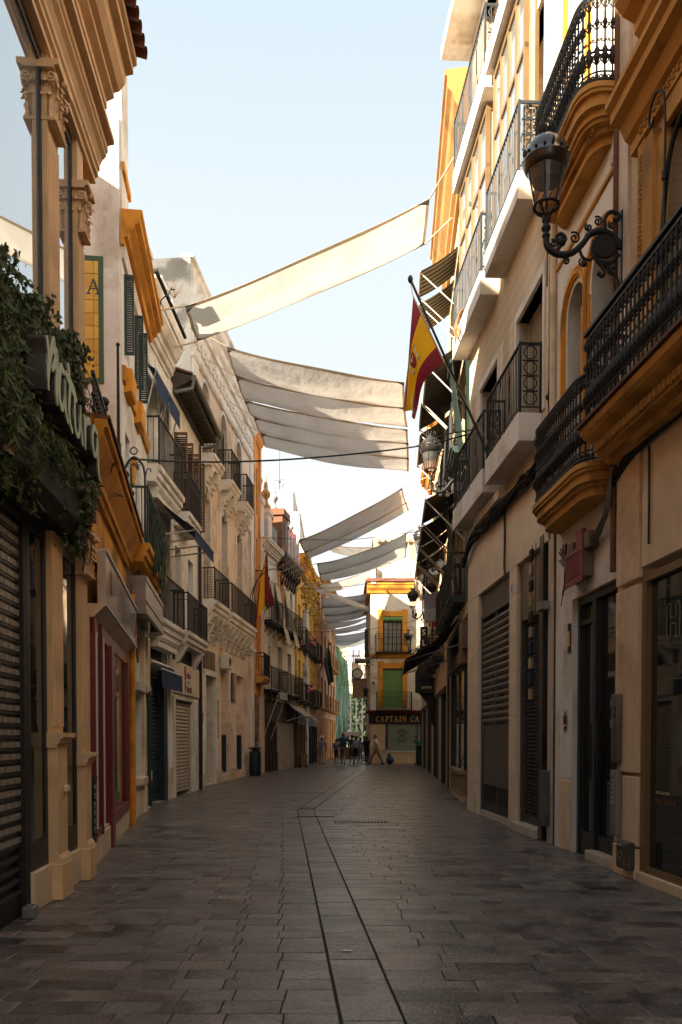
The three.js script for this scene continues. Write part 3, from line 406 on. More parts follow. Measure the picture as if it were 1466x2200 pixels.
// ------------------------------------------------------------ left: grey cornice house with blue awnings, eaves house, peach house
{
  const D = house(LD1, 'cornice_house', 'grey white house with heavy moulded cornice and blue awnings on left');
  const win = [[.35, 1.0, 7.55, 9.5], [1.55, 2.2, 7.55, 9.5], [.35, 1.0, 4.25, 6.6], [1.55, 2.2, 4.25, 6.6], [.25, 2.25, 0, 3.85]];
  mk('wall', [wallWith(-.3, 2.6, 0, 10.5, -.35, 0, win), bx(-.3, 2.6, 0, 10.4, -6, -.7), bx(-.3, 2.6, 10.4, 11.5, -6, -.1)], M.white, D);
  for (const [a, b, c, d] of win.slice(0, 4)) windowIn(D, a, b, c, d, -.28, { fm: M.white2, nx: 2, ny: 3 });
  mk('cornice', [prof([[0, 10.45], [.04, 10.45], [.04, 10.55], [.1, 10.58], [.12, 10.7], [.15, 10.72], [.15, 10.85], [.22, 10.9], [.3, 11.08], [.32, 11.1], [.32, 11.2], [.36, 11.22], [.4, 11.38], [.4, 11.44], [0, 11.5]], -.3, 2.62)], M.white2, D); mk('roof_edge', [bx(-.3, 2.64, 11.5, 11.56, -1, .44)], M.dark, D);
  for (const u of [.1, 1.35, 2.4]) mk('parapet_pier', [rb(u - .18, u + .18, 11.56, 12.1, -.2, .14), rb(u - .24, u + .24, 12.1, 12.22, -.26, .2)], M.white2, D);
  mk('pilaster', [rb(1.12, 1.42, 4.2, 7.0, 0, .06), rb(2.36, 2.6, 0, 10.4, 0, .05), bx(1.12, 1.42, 7.55, 10.3, 0, .05)], M.white, D);
  const mold = (y) => [prof([[0, y - .62], [.28, y - .62], [.28, y - .5], [.3, y - .48], [.34, y - .4], [.34, y - .36], [0, y - .36]], .25, 2.1)];
  for (const [y, h] of [[7.5, 1.05], [4.2, 1.0]]) slabBalcony(D, -.05, 2.45, y, .42, .36, M.white2, { h, gap: .105, extra: mold(0), rm: M.iron });
  // furled awning under the cornice
  mk('dark_panel', [bx(.25, 2.25, 3.0, 3.85, -.2, -.14)], M.ironBlue, D); rollShutter(D, .35, 1.85, 0, 3.0, -.16, M.shutterBlue, .1); for (const [a, b] of [[1.9, 2.25], [.25, .3]]) mk('door_post', bx(a, b, 0, 3.0, -.18, .0), M.teal, D);
  mk('base_block', [rb(-.3, .22, 0, .9, 0, .06), rb(2.28, 2.6, 0, .8, 0, .06)], M.cream, D);
  // house with the timber eaves
  const E = house(LD2, 'eaves_house', 'old white house with timber eaves, iron gutter and brown shutters');
  const w2 = [[.5, 1.2, 7.35, 9.4], [2.1, 2.8, 7.35, 9.4], [.5, 1.2, 4.3, 6.5], [2.1, 2.8, 4.3, 6.5], [.3, 2.62, 0, 2.55]];
  mk('wall', [wallWith(0, 4.2, 0, 10.5, -.35, 0, w2), bx(0, 4.2, 0, 10.5, -6, -.7), bx(2.7, 4.2, 10.5, 11.0, -6, -.02), bx(0, 4.2, 10.5, 18.2, -9, -4)], M.white, E); for (const [a, b, c, d] of w2.slice(0, 4)) windowIn(E, a, b, c, d, -.28, { fm: M.white2, nx: 2, ny: 3 });
  mk('eaves', [prof([[0, 10.3], [.1, 10.3], [.1, 10.42], [.52, 10.62], [.52, 10.7], [-.4, 10.95], [-.4, 10.6]], .3, 4.1)], std([.12, .105, .085], .8, { map: T.wood }), E); const rg = ready(bx(-.03, .03, 10.28, 10.38, .0, .5)); for (let x = .45; x < 4.1; x += .22) mk('rafter', rg, std([.10, .085, .07], .8, { map: T.wood }), E, [x, .06, 0]);
  mk('gutter', [bar(V(.2, 10.62, .56), V(4.3, 10.62, .56), .075, 10), bar(V(.25, 10.6, .56), V(.25, 10.35, .5), .045, 8), bar(V(.25, 10.36, .5), V(.1, 10.22, .1), .045, 8), bar(V(4.25, 10.6, .56), V(4.25, 10.35, .5), .045, 8), bar(V(4.25, 10.36, .5), V(4.1, 10.2, .05), .045, 8)], std([.20, .20, .185], .6, { map: T.old }), E);
  const tg = ready(new THREE.CylinderGeometry(.07, .08, .5, 8, 1, true, 0, Math.PI).rotateZ(Math.PI / 2).rotateY(Math.PI / 2).rotateX(.3)); for (let x = .35; x < 4.1; x += .16) mk('roof_tile', tg, M.tile, E, [x, 10.82, .25]);
  for (const [u, y] of [[.46, 7.4], [1.24, 7.4], [2.06, 7.4], [2.84, 7.4]]) { const s = mk('open_shutter', [bx(u - .02, u + .02, y, y + 1.95, .0, .05), bx(u - .02, u + .02, y, y + 1.95, .3, .34), bx(u - .02, u + .02, y, y + .07, .05, .3), bx(u - .02, u + .02, y + 1.88, y + 1.95, .05, .3)], M.wood, E), lg = ready(bx(u - .012, u + .012, 0, .034, .05, .3)); for (let k = y + .1; k < y + 1.85; k += .05) mk('slat', lg, M.woodDk, s, [0, k, 0]); }
  for (const [a, b, y] of [[.3, 1.9, 7.3], [.2, 2.9, 4.25]]) slabBalcony(E, a, b, y, .42, .34, M.white2, { h: .98, gap: .1, rm: M.iron, mid: .8 });
  mk('bracket_scroll', [prof([[0, 3.45], [.12, 3.5], [.3, 3.8], [.36, 3.92], [0, 3.92]], .3, .5), prof([[0, 3.45], [.12, 3.5], [.3, 3.8], [.36, 3.92], [0, 3.92]], 2.4, 2.6)], M.white2, E);
  rollShutter(E, .36, 2.56, .08, 2.5, -.1, M.shutter, .098); mk('shutter_box', [bx(.25, 2.7, 2.5, 2.68, -.2, -.01)], M.dark, E); mk('jamb', [rb(0, .3, 0, 2.6, -.05, .05), rb(2.66, 3.2, 0, 2.6, -.05, .04)], M.white2, E); mk('recess_panel', [bx(.1, 3.4, 3.5, 3.9, 0, .03)], M.dark, E);
  mk('drainpipe', [cyl(3.5, 0, 7.2, .06, .045), cyl(3.7, 0, 10.2, .05, .03)], M.iron, E); mk('cables', [tube([[3.4, 2.1, .08], [3.5, 2.25, .14], [3.7, 2.1, .1], [3.62, 1.95, .08]], .01, 16, 5), tube([[3.3, 2.2, .05], [3.5, 2.3, .1], [3.75, 2.15, .06]], .012, 12, 5)], M.wire, E);
}
{ // shop sign above the pale shutter
  const S = on(LD2, .06, 2.7, .0, 'shop_sign', 'cream shop sign with red ribbon mark and maroon letters above pale shutter', 'sign'); mk('panel', rb(0, 3.35, 0, .82, 0, .05, .006), std([.72, .64, .50], .4, { map: T.paint }), S);
  const rm = std([.30, .02, .03], .5), mm = std([.14, .03, .05], .5), font = FSS;
  mk('ribbon_mark', ext(shape([[1.25, .76], [1.32, .68], [1.42, .78], [1.45, .62], [1.41, .4], [1.44, .3], [1.38, .06], [1.33, .03], [1.3, .2], [1.33, .36], [1.28, .5]]), .05, .06), rm, S);
  const word = (t, x, y, s) => { const g = new TextGeometry(t, { font, size: s, depth: .008, curveSegments: 3 }); mk('lettering', g.translate(x, y, .05), mm, S); }; word('telas', 1.55, .46, .16); word('de', 1.75, .31, .09); word('toros', 1.55, .08, .19);
}
// blue awnings
function awning(fr, label, u0, u1, yTop, w0, yFront, w1, m, o = {}) {
  const A = on(fr, 0, 0, 0, o.name ?? 'awning', label, 'awning', o.group), N = 10, p = [], sag = o.sag ?? .04;
  const pt = (i, x) => V(x, yTop + (yFront - yTop) * i / N - Math.sin(i / N * Math.PI) * sag, w0 + (w1 - w0) * i / N), quad = (a, b, c, d) => [a, b, c, a, c, d].forEach((v) => p.push(v.x, v.y, v.z)), t = V(0, .006, 0);
  const strips = o.strips ?? 1, sm = Array.isArray(m) ? m : [m];
  for (let s = 0; s < strips; s++) {
    p.length = 0; const a = u0 + (u1 - u0) * s / strips, b = u0 + (u1 - u0) * (s + 1) / strips;
    for (let i = 0; i < N; i++) quad(pt(i, a), pt(i, b), pt(i + 1, b), pt(i + 1, a));
    if (o.drop) { const e = pt(N, a), f = pt(N, b), k = V(0, -o.drop, .01); quad(e, f, f.clone().add(k), e.clone().add(k)); }
    const g = new THREE.BufferGeometry(); g.setAttribute('position', new THREE.BufferAttribute(new Float32Array(p), 3)); g.setAttribute('uv', new THREE.BufferAttribute(new Float32Array(p.length / 3 * 2), 2)); g.computeVertexNormals(); mk(strips > 1 ? 'stripe' : 'canopy', g, sm[s % sm.length], A);
  }
  mk('front_bar', [bar(V(u0 - .03, yFront - .01, w1), V(u1 + .03, yFront - .01, w1), .022, 8)], o.bm ?? M.whiteMetal, A); mk('roller', [bar(V(u0 - .04, yTop + .03, w0 + .03), V(u1 + .04, yTop + .03, w0 + .03), .05, 8)], o.bm ?? M.whiteMetal, A);
  for (const x of o.arms ?? [u0 + .06, u1 - .06]) mk('arm', [bar(V(x, yFront - .02, w1 - .02), V(x, o.elbow ?? yFront - .55, .02), .017, 6)], o.bm ?? M.whiteMetal, A);
  return A;
}
const clothOf = (c) => std(c, .95, { map: T.cloth, bumpMap: T.crease, bumpScale: .02, side: THREE.DoubleSide });
M.awnBlue = clothOf([.010, .030, .085]);
awning(LD1, 'navy blue awning extended over the balcony of the cornice house', .3, 2.6, 7.0, .12, 6.2, 1.1, M.awnBlue, { drop: .3, elbow: 6.05, arms: [.4, 1.1, 1.8, 2.5] });
awning(LD1, 'navy blue awning rolled up under the grey cornice', .1, 1.25, 9.75, .08, 9.62, .3, M.awnBlue, { drop: .45, elbow: 8.6, sag: 0 }); awning(LD1, 'second navy blue awning rolled up beneath the grey cornice', 1.32, 2.45, 9.75, .08, 9.62, .3, M.awnBlue, { drop: .45, elbow: 8.6, sag: 0 });
awning(LD1, 'small dark blue awning above the navy shop shutter', .3, 2.4, 3.22, .06, 3.08, .34, M.awnBlue, { drop: .42, elbow: 2.9, sag: 0, arms: [] });
{
  const E = house(LE, 'peach_house', 'tall peach house with white trim, arched windows and corbelled balconies'), cs = [1.6, 4.2, 6.8];
  const holes = []; for (const c of cs) holes.push(arch(c - .48, c + .48, 10.42, 12.4), arch(c - .52, c + .52, 5.9, 9.05)); holes.push([1.25, 2.6, .02, 3.55], [3.8, 5.0, .3, 3.98], [6.35, 7.75, .3, 3.95]);
  mk('wall', [wallWith(0, 9.7, 0, 15.0, -.4, 0, holes), bx(0, 9.7, 0, 15, -7, -.9)], M.peach, E); mk('side_wall', [bx(-.08, -.004, 10, 15.9, -7, .0)], M.oldWhite, E);
  const arc = (c, r, ys, y0, t, z) => ext((() => { const s = shape([...arch(c - r - t, c + r + t, y0, ys, 16)]); s.holes.push(new THREE.Path(arch(c - r, c + r, y0 + .001, ys, 16).map((p) => new THREE.Vector2(p[0], p[1])))); return s; })(), -.02, z);
  for (const c of cs) {
    mk('window_surround', [arc(c, .48, 12.4, 10.42, .13, .05)], M.white, E); mk('window_surround', [arc(c, .52, 9.05, 5.9, .16, .06)], M.white, E);
    windowIn(E, c - .48, c + .48, 10.42, 12.9, -.3, { fm: M.white2, nx: 2, ny: 3 }); windowIn(E, c - .52, c + .52, 5.9, 9.6, -.3, { fm: M.white2, nx: 2, ny: 4 });
  }
  mk('pilaster', [rb(0, .62, 0, 13.2, 0, .07), rb(9.1, 9.7, 0, 13.2, 0, .07)], M.white, E);
  mk('frieze', [bx(-.02, 9.72, 13.1, 14.15, 0, .05), prof([[0, 13.0], [.09, 13.02], [.12, 13.1], [.12, 13.16], [0, 13.2]], -.05, 9.75)], M.white, E);
  mk('cornice', [prof([[0, 14.15], [.14, 14.15], [.16, 14.3], [.26, 14.4], [.3, 14.55], [.42, 14.6], [.42, 14.75], [0, 14.8]], -.1, 9.8), bx(-.05, 9.75, 14.8, 15.9, -.3, .02), prof([[-.3, 15.9], [.1, 15.9], [.1, 16.0], [-.3, 16.02]], -.1, 9.8)], M.white, E);
  const dg = ready([spiral(0, 13.62, .2, 1.2, .045, 1, 0, .07), spiral(.22, 13.55, .15, 1.1, .04, -1, 2, .07)]); for (let x = .3; x < 9.5; x += .52) mk('frieze_scroll', dg, M.white2, E, [x, 0, 0]);
  mk('string_course', [prof([[0, 9.98], [.06, 10], [.1, 10.1], [.1, 10.2], [0, 10.22]], .62, 9.1), prof([[0, 4.9], [.06, 4.95], [.12, 5.1], [.16, 5.15], [.16, 5.25], [0, 5.3]], 0, 9.7)], M.white, E);
  const corbel = (u, y) => mk('corbel', [prof([[0, y - .85], [.06, y - .82], [.12, y - .6], [.2, y - .4], [.34, y - .2], [.4, y], [0, y]], u - .16, u + .16), ...[0, 1, 2, 3].map((k) => bar(V(u - .12, y - .62 + k * .16, .16 + k * .06), V(u + .12, y - .62 + k * .16, .16 + k * .06), .035, 6))], M.white2, E);
  for (const c of cs) { const b = slabBalcony(E, c - .72, c + .72, 10.42, .5, .34, M.white, { h: 1.02, gap: .1, single: false, rm: M.iron }); lattice(b, .06, .44, 10.5, 11.4, c - .68, M.iron, .1, true); corbel(c - .4, 10.1); corbel(c + .4, 10.1); }
  for (const [a, b] of [[.9, 3.0], [3.45, 8.0]]) { const s = slabBalcony(E, a, b, 5.88, .5, .42, M.white, { h: 1.0, gap: .1, single: false, rm: M.iron }); lattice(s, .06, .44, 5.95, 6.85, a + .04, M.iron, .1, true); for (let u = a + .25; u < b; u += .75) corbel(u, 5.48); }
  mk('door_surround', [rb(1.08, 1.25, 0, 3.72, -.02, .1), rb(2.6, 2.8, 0, 3.72, -.02, .1), rb(1.08, 2.8, 3.55, 3.74, -.02, .12)], M.white, E); mk('door', [bx(1.25, 2.6, 0, 2.9, -.38, -.32), bx(1.25, 2.6, 2.92, 3.55, -.36, -.33), bx(1.35, 1.85, .3, 2.7, -.32, -.3), bx(2.0, 2.5, .3, 2.7, -.32, -.3)], M.woodDk, E);
  for (const [a, b] of [[3.8, 5.0], [6.35, 7.75]]) { mk('reveal_panel', [bx(a, b, 1.7, 3.98, -.36, -.3)], M.pink, E); const g = mk('low_shutter', [bx(a + .02, b - .02, .3, 1.66, -.16, -.1)], M.teal, E), q = ready(bx(-.012, .012, .32, 1.64, -.1, -.08)); for (let x = a + .1; x < b; x += .11) mk('batten', q, M.teal, g, [x, 0, 0]); }
  mk('plinth', [bx(0, 1.08, 0, .42, .07, .1), bx(2.8, 3.8, 0, .42, 0, .04), bx(5.0, 6.35, 0, .42, 0, .04), bx(7.75, 9.7, 0, .42, .0, .04)], M.stoneLt, E);
  for (const y of [10.9, 12.6, 11.8]) tag(mk('dry_plant', Array.from({ length: 14 }, () => bar(V(0, 0, 0), V(rnd(-.3, .3), rnd(.05, .45), rnd(.05, .3)), .006, 4)), std([.16, .10, .06], 1), scene, LD1.at(2.5 + rnd(-.2, .8), y, .1).toArray()), 'dry brown weed tuft growing from an old wall top ' + ['above the eaves', 'beside the parapet pier', 'below the weathered white wall'][y === 10.9 ? 0 : y > 12 ? 1 : 2], 'plant', 'dry weeds on the old walls');
}
{
  const P = on(LE, 1.2, 3.75, .02, 'name_plaque', 'dark bronze name plaque above the peach house door', 'sign'); mk('plate', rb(0, 1.45, 0, .62, 0, .04, .006), std([.09, .06, .035], .5, { map: T.old }), P); for (const x of [.42, .98]) mk('rib', bx(x, x + .05, .03, .59, .04, .055), M.bronze, P);
  const Q = on(LE, 5.35, 2.9, .02, 'framed_poster', 'small framed poster on the peach house wall', 'poster'); mk('frame', [bx(0, .55, 0, 1.05, 0, .04)], M.frame, Q); mk('sheet', bx(.05, .5, .05, 1.0, .04, .045), std([.34, .27, .2], .6, { map: T.old }), Q);
  const A = on(LE, 3.55, 3.95, .02, 'air_conditioner', 'beige wall air conditioner unit beside the peach house recess', 'air conditioner'); mk('case', rb(0, .62, 0, .5, 0, .3, .02), M.whiteMetal, A); mk('fan_grille', [ring(.22, .25, .305, .16, .012), ring(.22, .25, .305, .1, .01), ring(.22, .25, .305, .05, .01)], M.frame, A);
  const N = on(LE, 2.95, 1.55, .02, 'notice_strip', 'narrow brown notice strip by the peach house door', 'sign'); mk('plate', [rb(0, .22, 0, 1.3, 0, .03, .005)], M.rust, N);
  const L = on(LE, 8.4, 0, 0, 'arched_sign_bracket', 'thin iron crossed arch lamp bracket on the peach house', 'bracket'); mk('arch', [tube([[-.3, 6.9, .1], [-.25, 7.9, .5], [.1, 8.35, .9], [.6, 8.5, 1.2]], .022, 20, 5), tube([[.5, 5.6, .1], [.5, 7.6, .2], [.2, 8.3, .6], [-.5, 8.45, .9]], .022, 20, 5)], M.ironBlue, L); mk('net', [bar(V(-.5, 8.62, .9), V(.6, 8.62, 1.2), .01), bar(V(-.5, 8.45, .9), V(.6, 8.62, 1.2), .008), bar(V(-.5, 8.62, .9), V(.6, 8.5, 1.2), .008)], M.ironBlue, L);
}
{
  const F = house(LF, 'orange_house', 'narrow orange house between peach house and white turreted house');
  mk('wall', [wallWith(0, 1.7, 3.4, 14.4, -.35, 0, [[.5, 1.2, 11.2, 13.2], [.5, 1.2, 7.9, 10.2], [.5, 1.2, 4.5, 6.9]]), bx(0, 1.7, 0, 14.4, -6, -.6), bx(0, .25, 0, 3.4, -.35, 0)], M.orange, F); for (const [a, b] of [[11.2, 13.2], [7.9, 10.2], [4.5, 6.9]]) windowIn(F, .5, 1.2, a, b, -.25, { fm: M.woodDk, nx: 2, ny: 3 });
  mk('pilaster', [bx(0, .3, 3.4, 14.2, 0, .1), bx(1.4, 1.7, 3.4, 14.2, 0, .1)], M.orange, F); mk('cornice', [prof(corn(.5, .35), 0, 1.7).translate(0, 14.2, 0)], M.orange, F);
  for (const y of [4.15, 7.6]) slabBalcony(F, 0, 1.6, y, .5, .25, M.ochreDk, { h: 1.0, single: false, gap: .1 });
}
// ------------------------------------------------------------ left: far houses
{
  const G = house(LG, 'turreted_house', 'white brick house with ceramic finials, brown turret and red gables');
  const ho = [[1.5, 2.2, 6.85, 8.4], [3.6, 4.4, 6.4, 9.4], arch(5.3, 5.9, 6.6, 8.8), arch(6.2, 6.8, 6.6, 8.8), [1.5, 2.1, 3.9, 5.8], [3.5, 4.4, 3.5, 6.0], [5.6, 6.5, 3.4, 5.9]];
  const brick = plaster([.80, .70, .55]);
  mk('wall', [wallWith(0, 7.35, 3.2, 10.2, -.35, 0, ho), bx(0, 7.35, 0, 10, -6, -.7)], brick, G);
  const cg = ready(bx(0, 1, 0, .012, 0, .012)); // brick courses told apart on the wall
  for (let y = 3.3; y < 10.1; y += .14) { const c = mk('brick_course', cg, brick, G, [0, y, 0]); c.scale.x = 1.45; const d = mk('brick_course', cg, brick, G, [2.25, y, 0]); d.scale.x = 1.2; const e = mk('brick_course', cg, brick, G, [4.5, y, 0]); e.scale.x = .75; }
  mk('side_pier', [bx(-.25, .35, 0, 11.9, -.35, .12), bx(-.3, .4, 11.9, 12.15, -.4, .17)], M.pink, G); mk('pier', [bx(1.2, 1.9, 10.2, 11.8, -.5, .1), bx(1.15, 1.95, 11.8, 12.0, -.55, .15)], M.pink, G);
  windowIn(G, 1.5, 2.2, 6.85, 8.4, -.25, { fm: M.woodDk }); windowIn(G, 3.6, 4.4, 6.4, 9.4, -.25, { fm: M.wood, ny: 4 }); windowIn(G, 5.3, 5.9, 6.6, 9.1, -.25, { fm: M.woodDk, ny: 3 }); windowIn(G, 6.2, 6.8, 6.6, 9.1, -.25, { fm: M.woodDk, ny: 3 }); windowIn(G, 1.5, 2.1, 3.9, 5.8, -.2, { fm: M.white2 }); windowIn(G, 3.5, 4.4, 3.5, 6.0, -.25, { fm: M.woodDk, ny: 4 }); windowIn(G, 5.6, 6.5, 3.4, 5.9, -.25, { fm: M.woodDk, ny: 4 });
  mk('window_frame', [bx(3.45, 3.6, 6.4, 9.6, 0, .08), bx(4.4, 4.55, 6.4, 9.6, 0, .08), bx(3.4, 4.6, 9.4, 9.65, 0, .12)], M.orange, G);
  mk('cornice', [prof(corn(.45, .4), 0, 3.3).translate(0, 10.0, 0)], M.cream, G); mk('eaves', [prof([[0, 10.0], [.3, 10.1], [.5, 10.35], [.5, 10.5], [0, 10.6]], 3.3, 7.4), bx(3.3, 7.4, 9.7, 9.95, 0, .3)], M.woodDk, G);
  for (let u = 3.6; u < 7.3; u += .55) mk('eaves_bracket', [prof([[0, 9.1], [.12, 9.15], [.18, 9.5], [.4, 9.75], [.4, 9.95], [0, 9.95]], u, u + .14)], M.woodDk, G);
  mk('turret', [bx(3.4, 4.6, 10.5, 12.3, -.8, .25), bx(3.3, 4.7, 12.3, 12.6, -.9, .35)], M.rust, G); mk('turret_window', [bx(3.75, 4.25, 10.9, 12.0, .25, .28)], M.woodDk, G);
  for (const u of [4.8, 5.6, 6.4]) mk('gable', ext(shape([[u, 10.5], [u + .7, 10.5], [u + .7, 11.6], [u + .35, 12.2], [u, 11.6]]), -.3, .2), M.red, G); for (const u of [4.75, 5.5, 6.3, 7.05]) mk('gable_post', [bx(u, u + .1, 10.5, 11.9, .2, .3)], M.white, G);
  for (const [a, b] of [[.4, 1.2], [1.95, 3.3]]) mk('parapet_panel', bx(a, b, 10.3, 11.5, -.1, .02), std([.3, .28, .25], .8, { map: T.old }), G);
  const fin = ready([lathe([[0, 0], [.24, 0], [.24, .22], [.16, .3], [.12, .42], [.1, .5], [.2, .62], [.24, .76], [.18, .9], [.08, 1.0], [.11, 1.08], [.06, 1.3], [.03, 1.5], [.05, 1.56], [0, 1.62]], 12)]);
  const cer = [std([.42, .16, .04], .3, { map: T.old }), std([.55, .30, .06], .3, { map: T.old }), std([.4, .4, .42], .3, { map: T.old })];
  for (const [u, y, w, k, s] of [[.08, 12.15, -.1, 0, 1], [1.55, 12.0, -.1, 1, 1], [2.2, 12.3, -1.5, 2, .9], [4.0, 12.6, -.3, 2, .9], [4.9, 12.1, -.05, 2, .7], [5.95, 12.1, -.05, 2, .7], [6.75, 12.1, -.05, 2, .6]]) mk('finial', fin, cer[k], G, [u, y, w]).scale.setScalar(s);
  for (const [a, b, y] of [[.2, 3.7, 3.75], [4.2, 7.3, 3.7], [.3, 2.6, 6.85], [3.2, 7.2, 6.85]]) { const s = slabBalcony(G, a, b, y, .5, .14, M.iron, { h: 1.0, gap: .12, single: false }); const sc = []; for (let u = a + .2; u < b; u += .9) sc.push(spiral(u, y - .3, .16, 1.3, .018, 1, 0, .35), bar(V(u, y - .1, .45), V(u, y - .6, .02), .02)); mk('scroll_bracket', sc, M.iron, s); }
  // dark shop below
  mk('shop_front', [bx(.3, 7.3, 2.3, 3.3, -.1, .06), bx(.3, .9, 0, 2.3, -.1, .04)], M.woodDk, G); for (let u = .95; u < 7; u += .62) { mk('shop_pier', [bx(u, u + .16, 0, 2.3, -.12, .06), rb(u - .02, u + .18, 0, .9, -.12, .1, .01)], u > 3 ? M.marble : M.woodDk, G); mk('shop_pane', bx(u + .16, u + .62, .15, 2.3, -.08, -.06), M.glass, G); }
  mk('wall_base', bx(-.25, .3, 0, 3.3, -.3, .03), M.rust, G);
  const H = house(LH, 'yellow_house', 'yellow house covered with hanging garlands at the far left');
  const hh = []; for (const u of [.6, 2.6, 4.6, 6.6, 8.6]) for (const y of [3.6, 6.6]) hh.push([u, u + .95, y, y + 2.2]); mk('wall', [wallWith(0, 10.5, 3.0, 11.0, -.35, 0, hh), bx(0, 10.5, 0, 10.8, -6, -.7)], M.yellow, H); for (const [a, b, c, d] of hh) windowIn(H, a, b, c, d, -.2, { fm: M.wood, nx: 2, ny: 2 });
  mk('cornice', [prof(corn(.5, .5), 0, 10.5).translate(0, 10.9, 0)], M.ochre, H); for (const y of [3.55, 6.55]) for (const u of [.4, 2.4, 4.4, 6.4, 8.4]) slabBalcony(H, u, u + 1.4, y, .45, .14, M.iron, { h: .95, single: false, gap: .12 });
  const gar = []; for (let i = 0; i < 260; i++) { const x = rnd(.5, 10.2), y = rnd(8.9, 11.3), k = Math.floor(x * 2) / 2; gar.push(ball(k + rnd(-.08, .08), y, .12 + (y > 10.8 ? .4 : rnd(.2)), rnd(.05, .11), 5)); } mk('garland', gar, std([.5, .3, .05], .9, { map: T.old }), H).userData.kind = 'stuff';
  mk('shop_front', [bx(0, 10.5, 2.3, 3.0, -.2, .04)], M.woodDk, H); for (let u = .1; u < 10; u += 1.1) { mk('shop_pier', [rb(u, u + .3, 0, 2.3, -.2, .05)], u > 4 ? M.dark : M.wood, H); mk('shop_pane', bx(u + .3, u + 1.1, .1, 2.3, -.1, -.08), M.glass, H); }
  const fl = [[.4, .04, .08], [.5, .3, .1], [.45, .1, .25]].map((c) => std(c, .8)); for (let i = 0; i < 24; i++) mk('flower', ball(rnd(1.2, 4.5), pick([4.1, 6.9]) + rnd(.5), .45 + rnd(.15), rnd(.05, .12), 5), pick(fl), H);
}
awning(LG, 'pale grey awning folded low over the dark shop', 4.9, 7.3, 3.35, .1, 2.7, 1.0, clothOf([.34, .30, .22]), { drop: .12, arms: [5, 7.2], elbow: 2.4 }); awning(LH, 'beige awning beyond the dark shop', .3, 2.6, 3.1, .1, 2.55, .9, clothOf([.38, .33, .22]), { drop: .12, elbow: 2.3 });
awning(LG, 'small pale awning with two long poles by the litter bin', .4, 2.0, 3.75, .1, 3.6, .8, clothOf([.4, .42, .42]), { drop: .3, elbow: 1.5 });
for (const [u, yb] of [[2.7, 8.9], [4.7, 9.0]]) { const A = on(LG, u, 0, 0, 'window_curtain', u < 3 ? 'long cream sun curtain hanging out from upper window of turreted house' : 'second long cream sun curtain hanging off the turreted house', 'curtain'), p = []; for (let i = 0; i < 8; i++) { const f = (k) => [yb - k * .36, .05 + Math.pow(k / 8, 1.2) * .6], [y0, z0] = f(i), [y1, z1] = f(i + 1); p.push(0, y0, z0, .9, y0, z0, .9, y1, z1, 0, y0, z0, .9, y1, z1, 0, y1, z1); } const g = new THREE.BufferGeometry(); g.setAttribute('position', new THREE.BufferAttribute(new Float32Array(p), 3)); g.setAttribute('uv', new THREE.BufferAttribute(new Float32Array(p.length / 3 * 2), 2)); g.computeVertexNormals(); mk('cloth', g, clothOf([.6, .46, .3]), A); mk('rod', bar(V(-.05, yb, .05), V(.95, yb, .05), .02), M.wood, A); }
{ // weathered white blocks standing behind
  const A = thing('rooftop_block', 'weathered white rooftop block with mast behind the ceramic finials', 'building', [-4.7, 0, -47]); mk('wall', [bx(-2.2, 1.95, 0, 15.6, -6, 0), bx(1.95, 2.3, 0, 14.4, -6, 0), bx(2.3, 2.75, 0, 12.6, -6, 0)], M.oldWhite, A); mk('coping', [bx(-2.25, 2.0, 15.6, 15.75, -6, .05), bx(1.9, 2.36, 14.4, 14.5, -6, .05), bx(2.2, 2.85, 12.6, 12.75, -6, .06)], M.oldWhite, A);
  const B = thing('roof_antenna', 'thin tall radio mast on the weathered white rooftop', 'antenna', [-3.55, 15.75, -47.5]); mk('mast', [cyl(0, 0, 3.6, 0, .022, .008, 5)], M.ironBlue, B); mk('element', [bar(V(-.3, .7, 0), V(.3, .75, 0), .008, 4), bar(V(.12, .3, 0), V(.25, .55, 0), .012, 4), ball(0, .62, 0, .07, 6)], M.ironBlue, B);
}
// ------------------------------------------------------------ right: ochre house, bow balcony house
const RA1 = frame(3.14, 9.3, 3.45, 5.0), RA2 = frame(3.02, 11.5, 3.14, 9.3), RB = frame(2.72, 16.8, 3.02, 11.5), RG = frame(3.36, 26, 2.92, 18.9), RF = frame(2.92, 18.9, 2.80, 17.0), RI = frame(3.98, 36, 3.36, 26), RJ = frame(4.72, 48, 3.98, 36);
// cast-iron baluster with leaf collars, 1 m high, and a thinner one
const castBaluster = (() => {
  const g = [lathe([[0, 0], [.02, 0], [.016, .03], [.026, .06], [.012, .1], [.011, .2], [.03, .25], [.036, .29], [.026, .33], [.034, .36], [.012, .41], [.011, .62], [.024, .65], [.028, .68], [.013, .72], [.012, .86], [.022, .89], [.012, .92], [.018, .97], [0, .97]], 8)];
  for (const [y, r, h] of [[.2, .05, .09], [.33, .05, -.07], [.6, .042, .07], [.84, .04, .07]]) for (let k = 0; k < 4; k++) { const a = k * Math.PI / 2; g.push(tube([[Math.cos(a) * .012, y, Math.sin(a) * .012], [Math.cos(a) * r, y + h * .7, Math.sin(a) * r], [Math.cos(a) * r * .7, y + h, Math.sin(a) * r * .7]], .008, 5, 4)); }
  for (const s of [-1, 1]) { g.push(spiral(s * .04, .06, .03, 1.1, .007, s, s > 0 ? Math.PI : 0), spiral(s * .036, .92, .028, 1.1, .006, -s, s > 0 ? Math.PI : 0), spiral(s * .03, .47, .022, 1.1, .006, s, 0)); } return ready(g);
})();
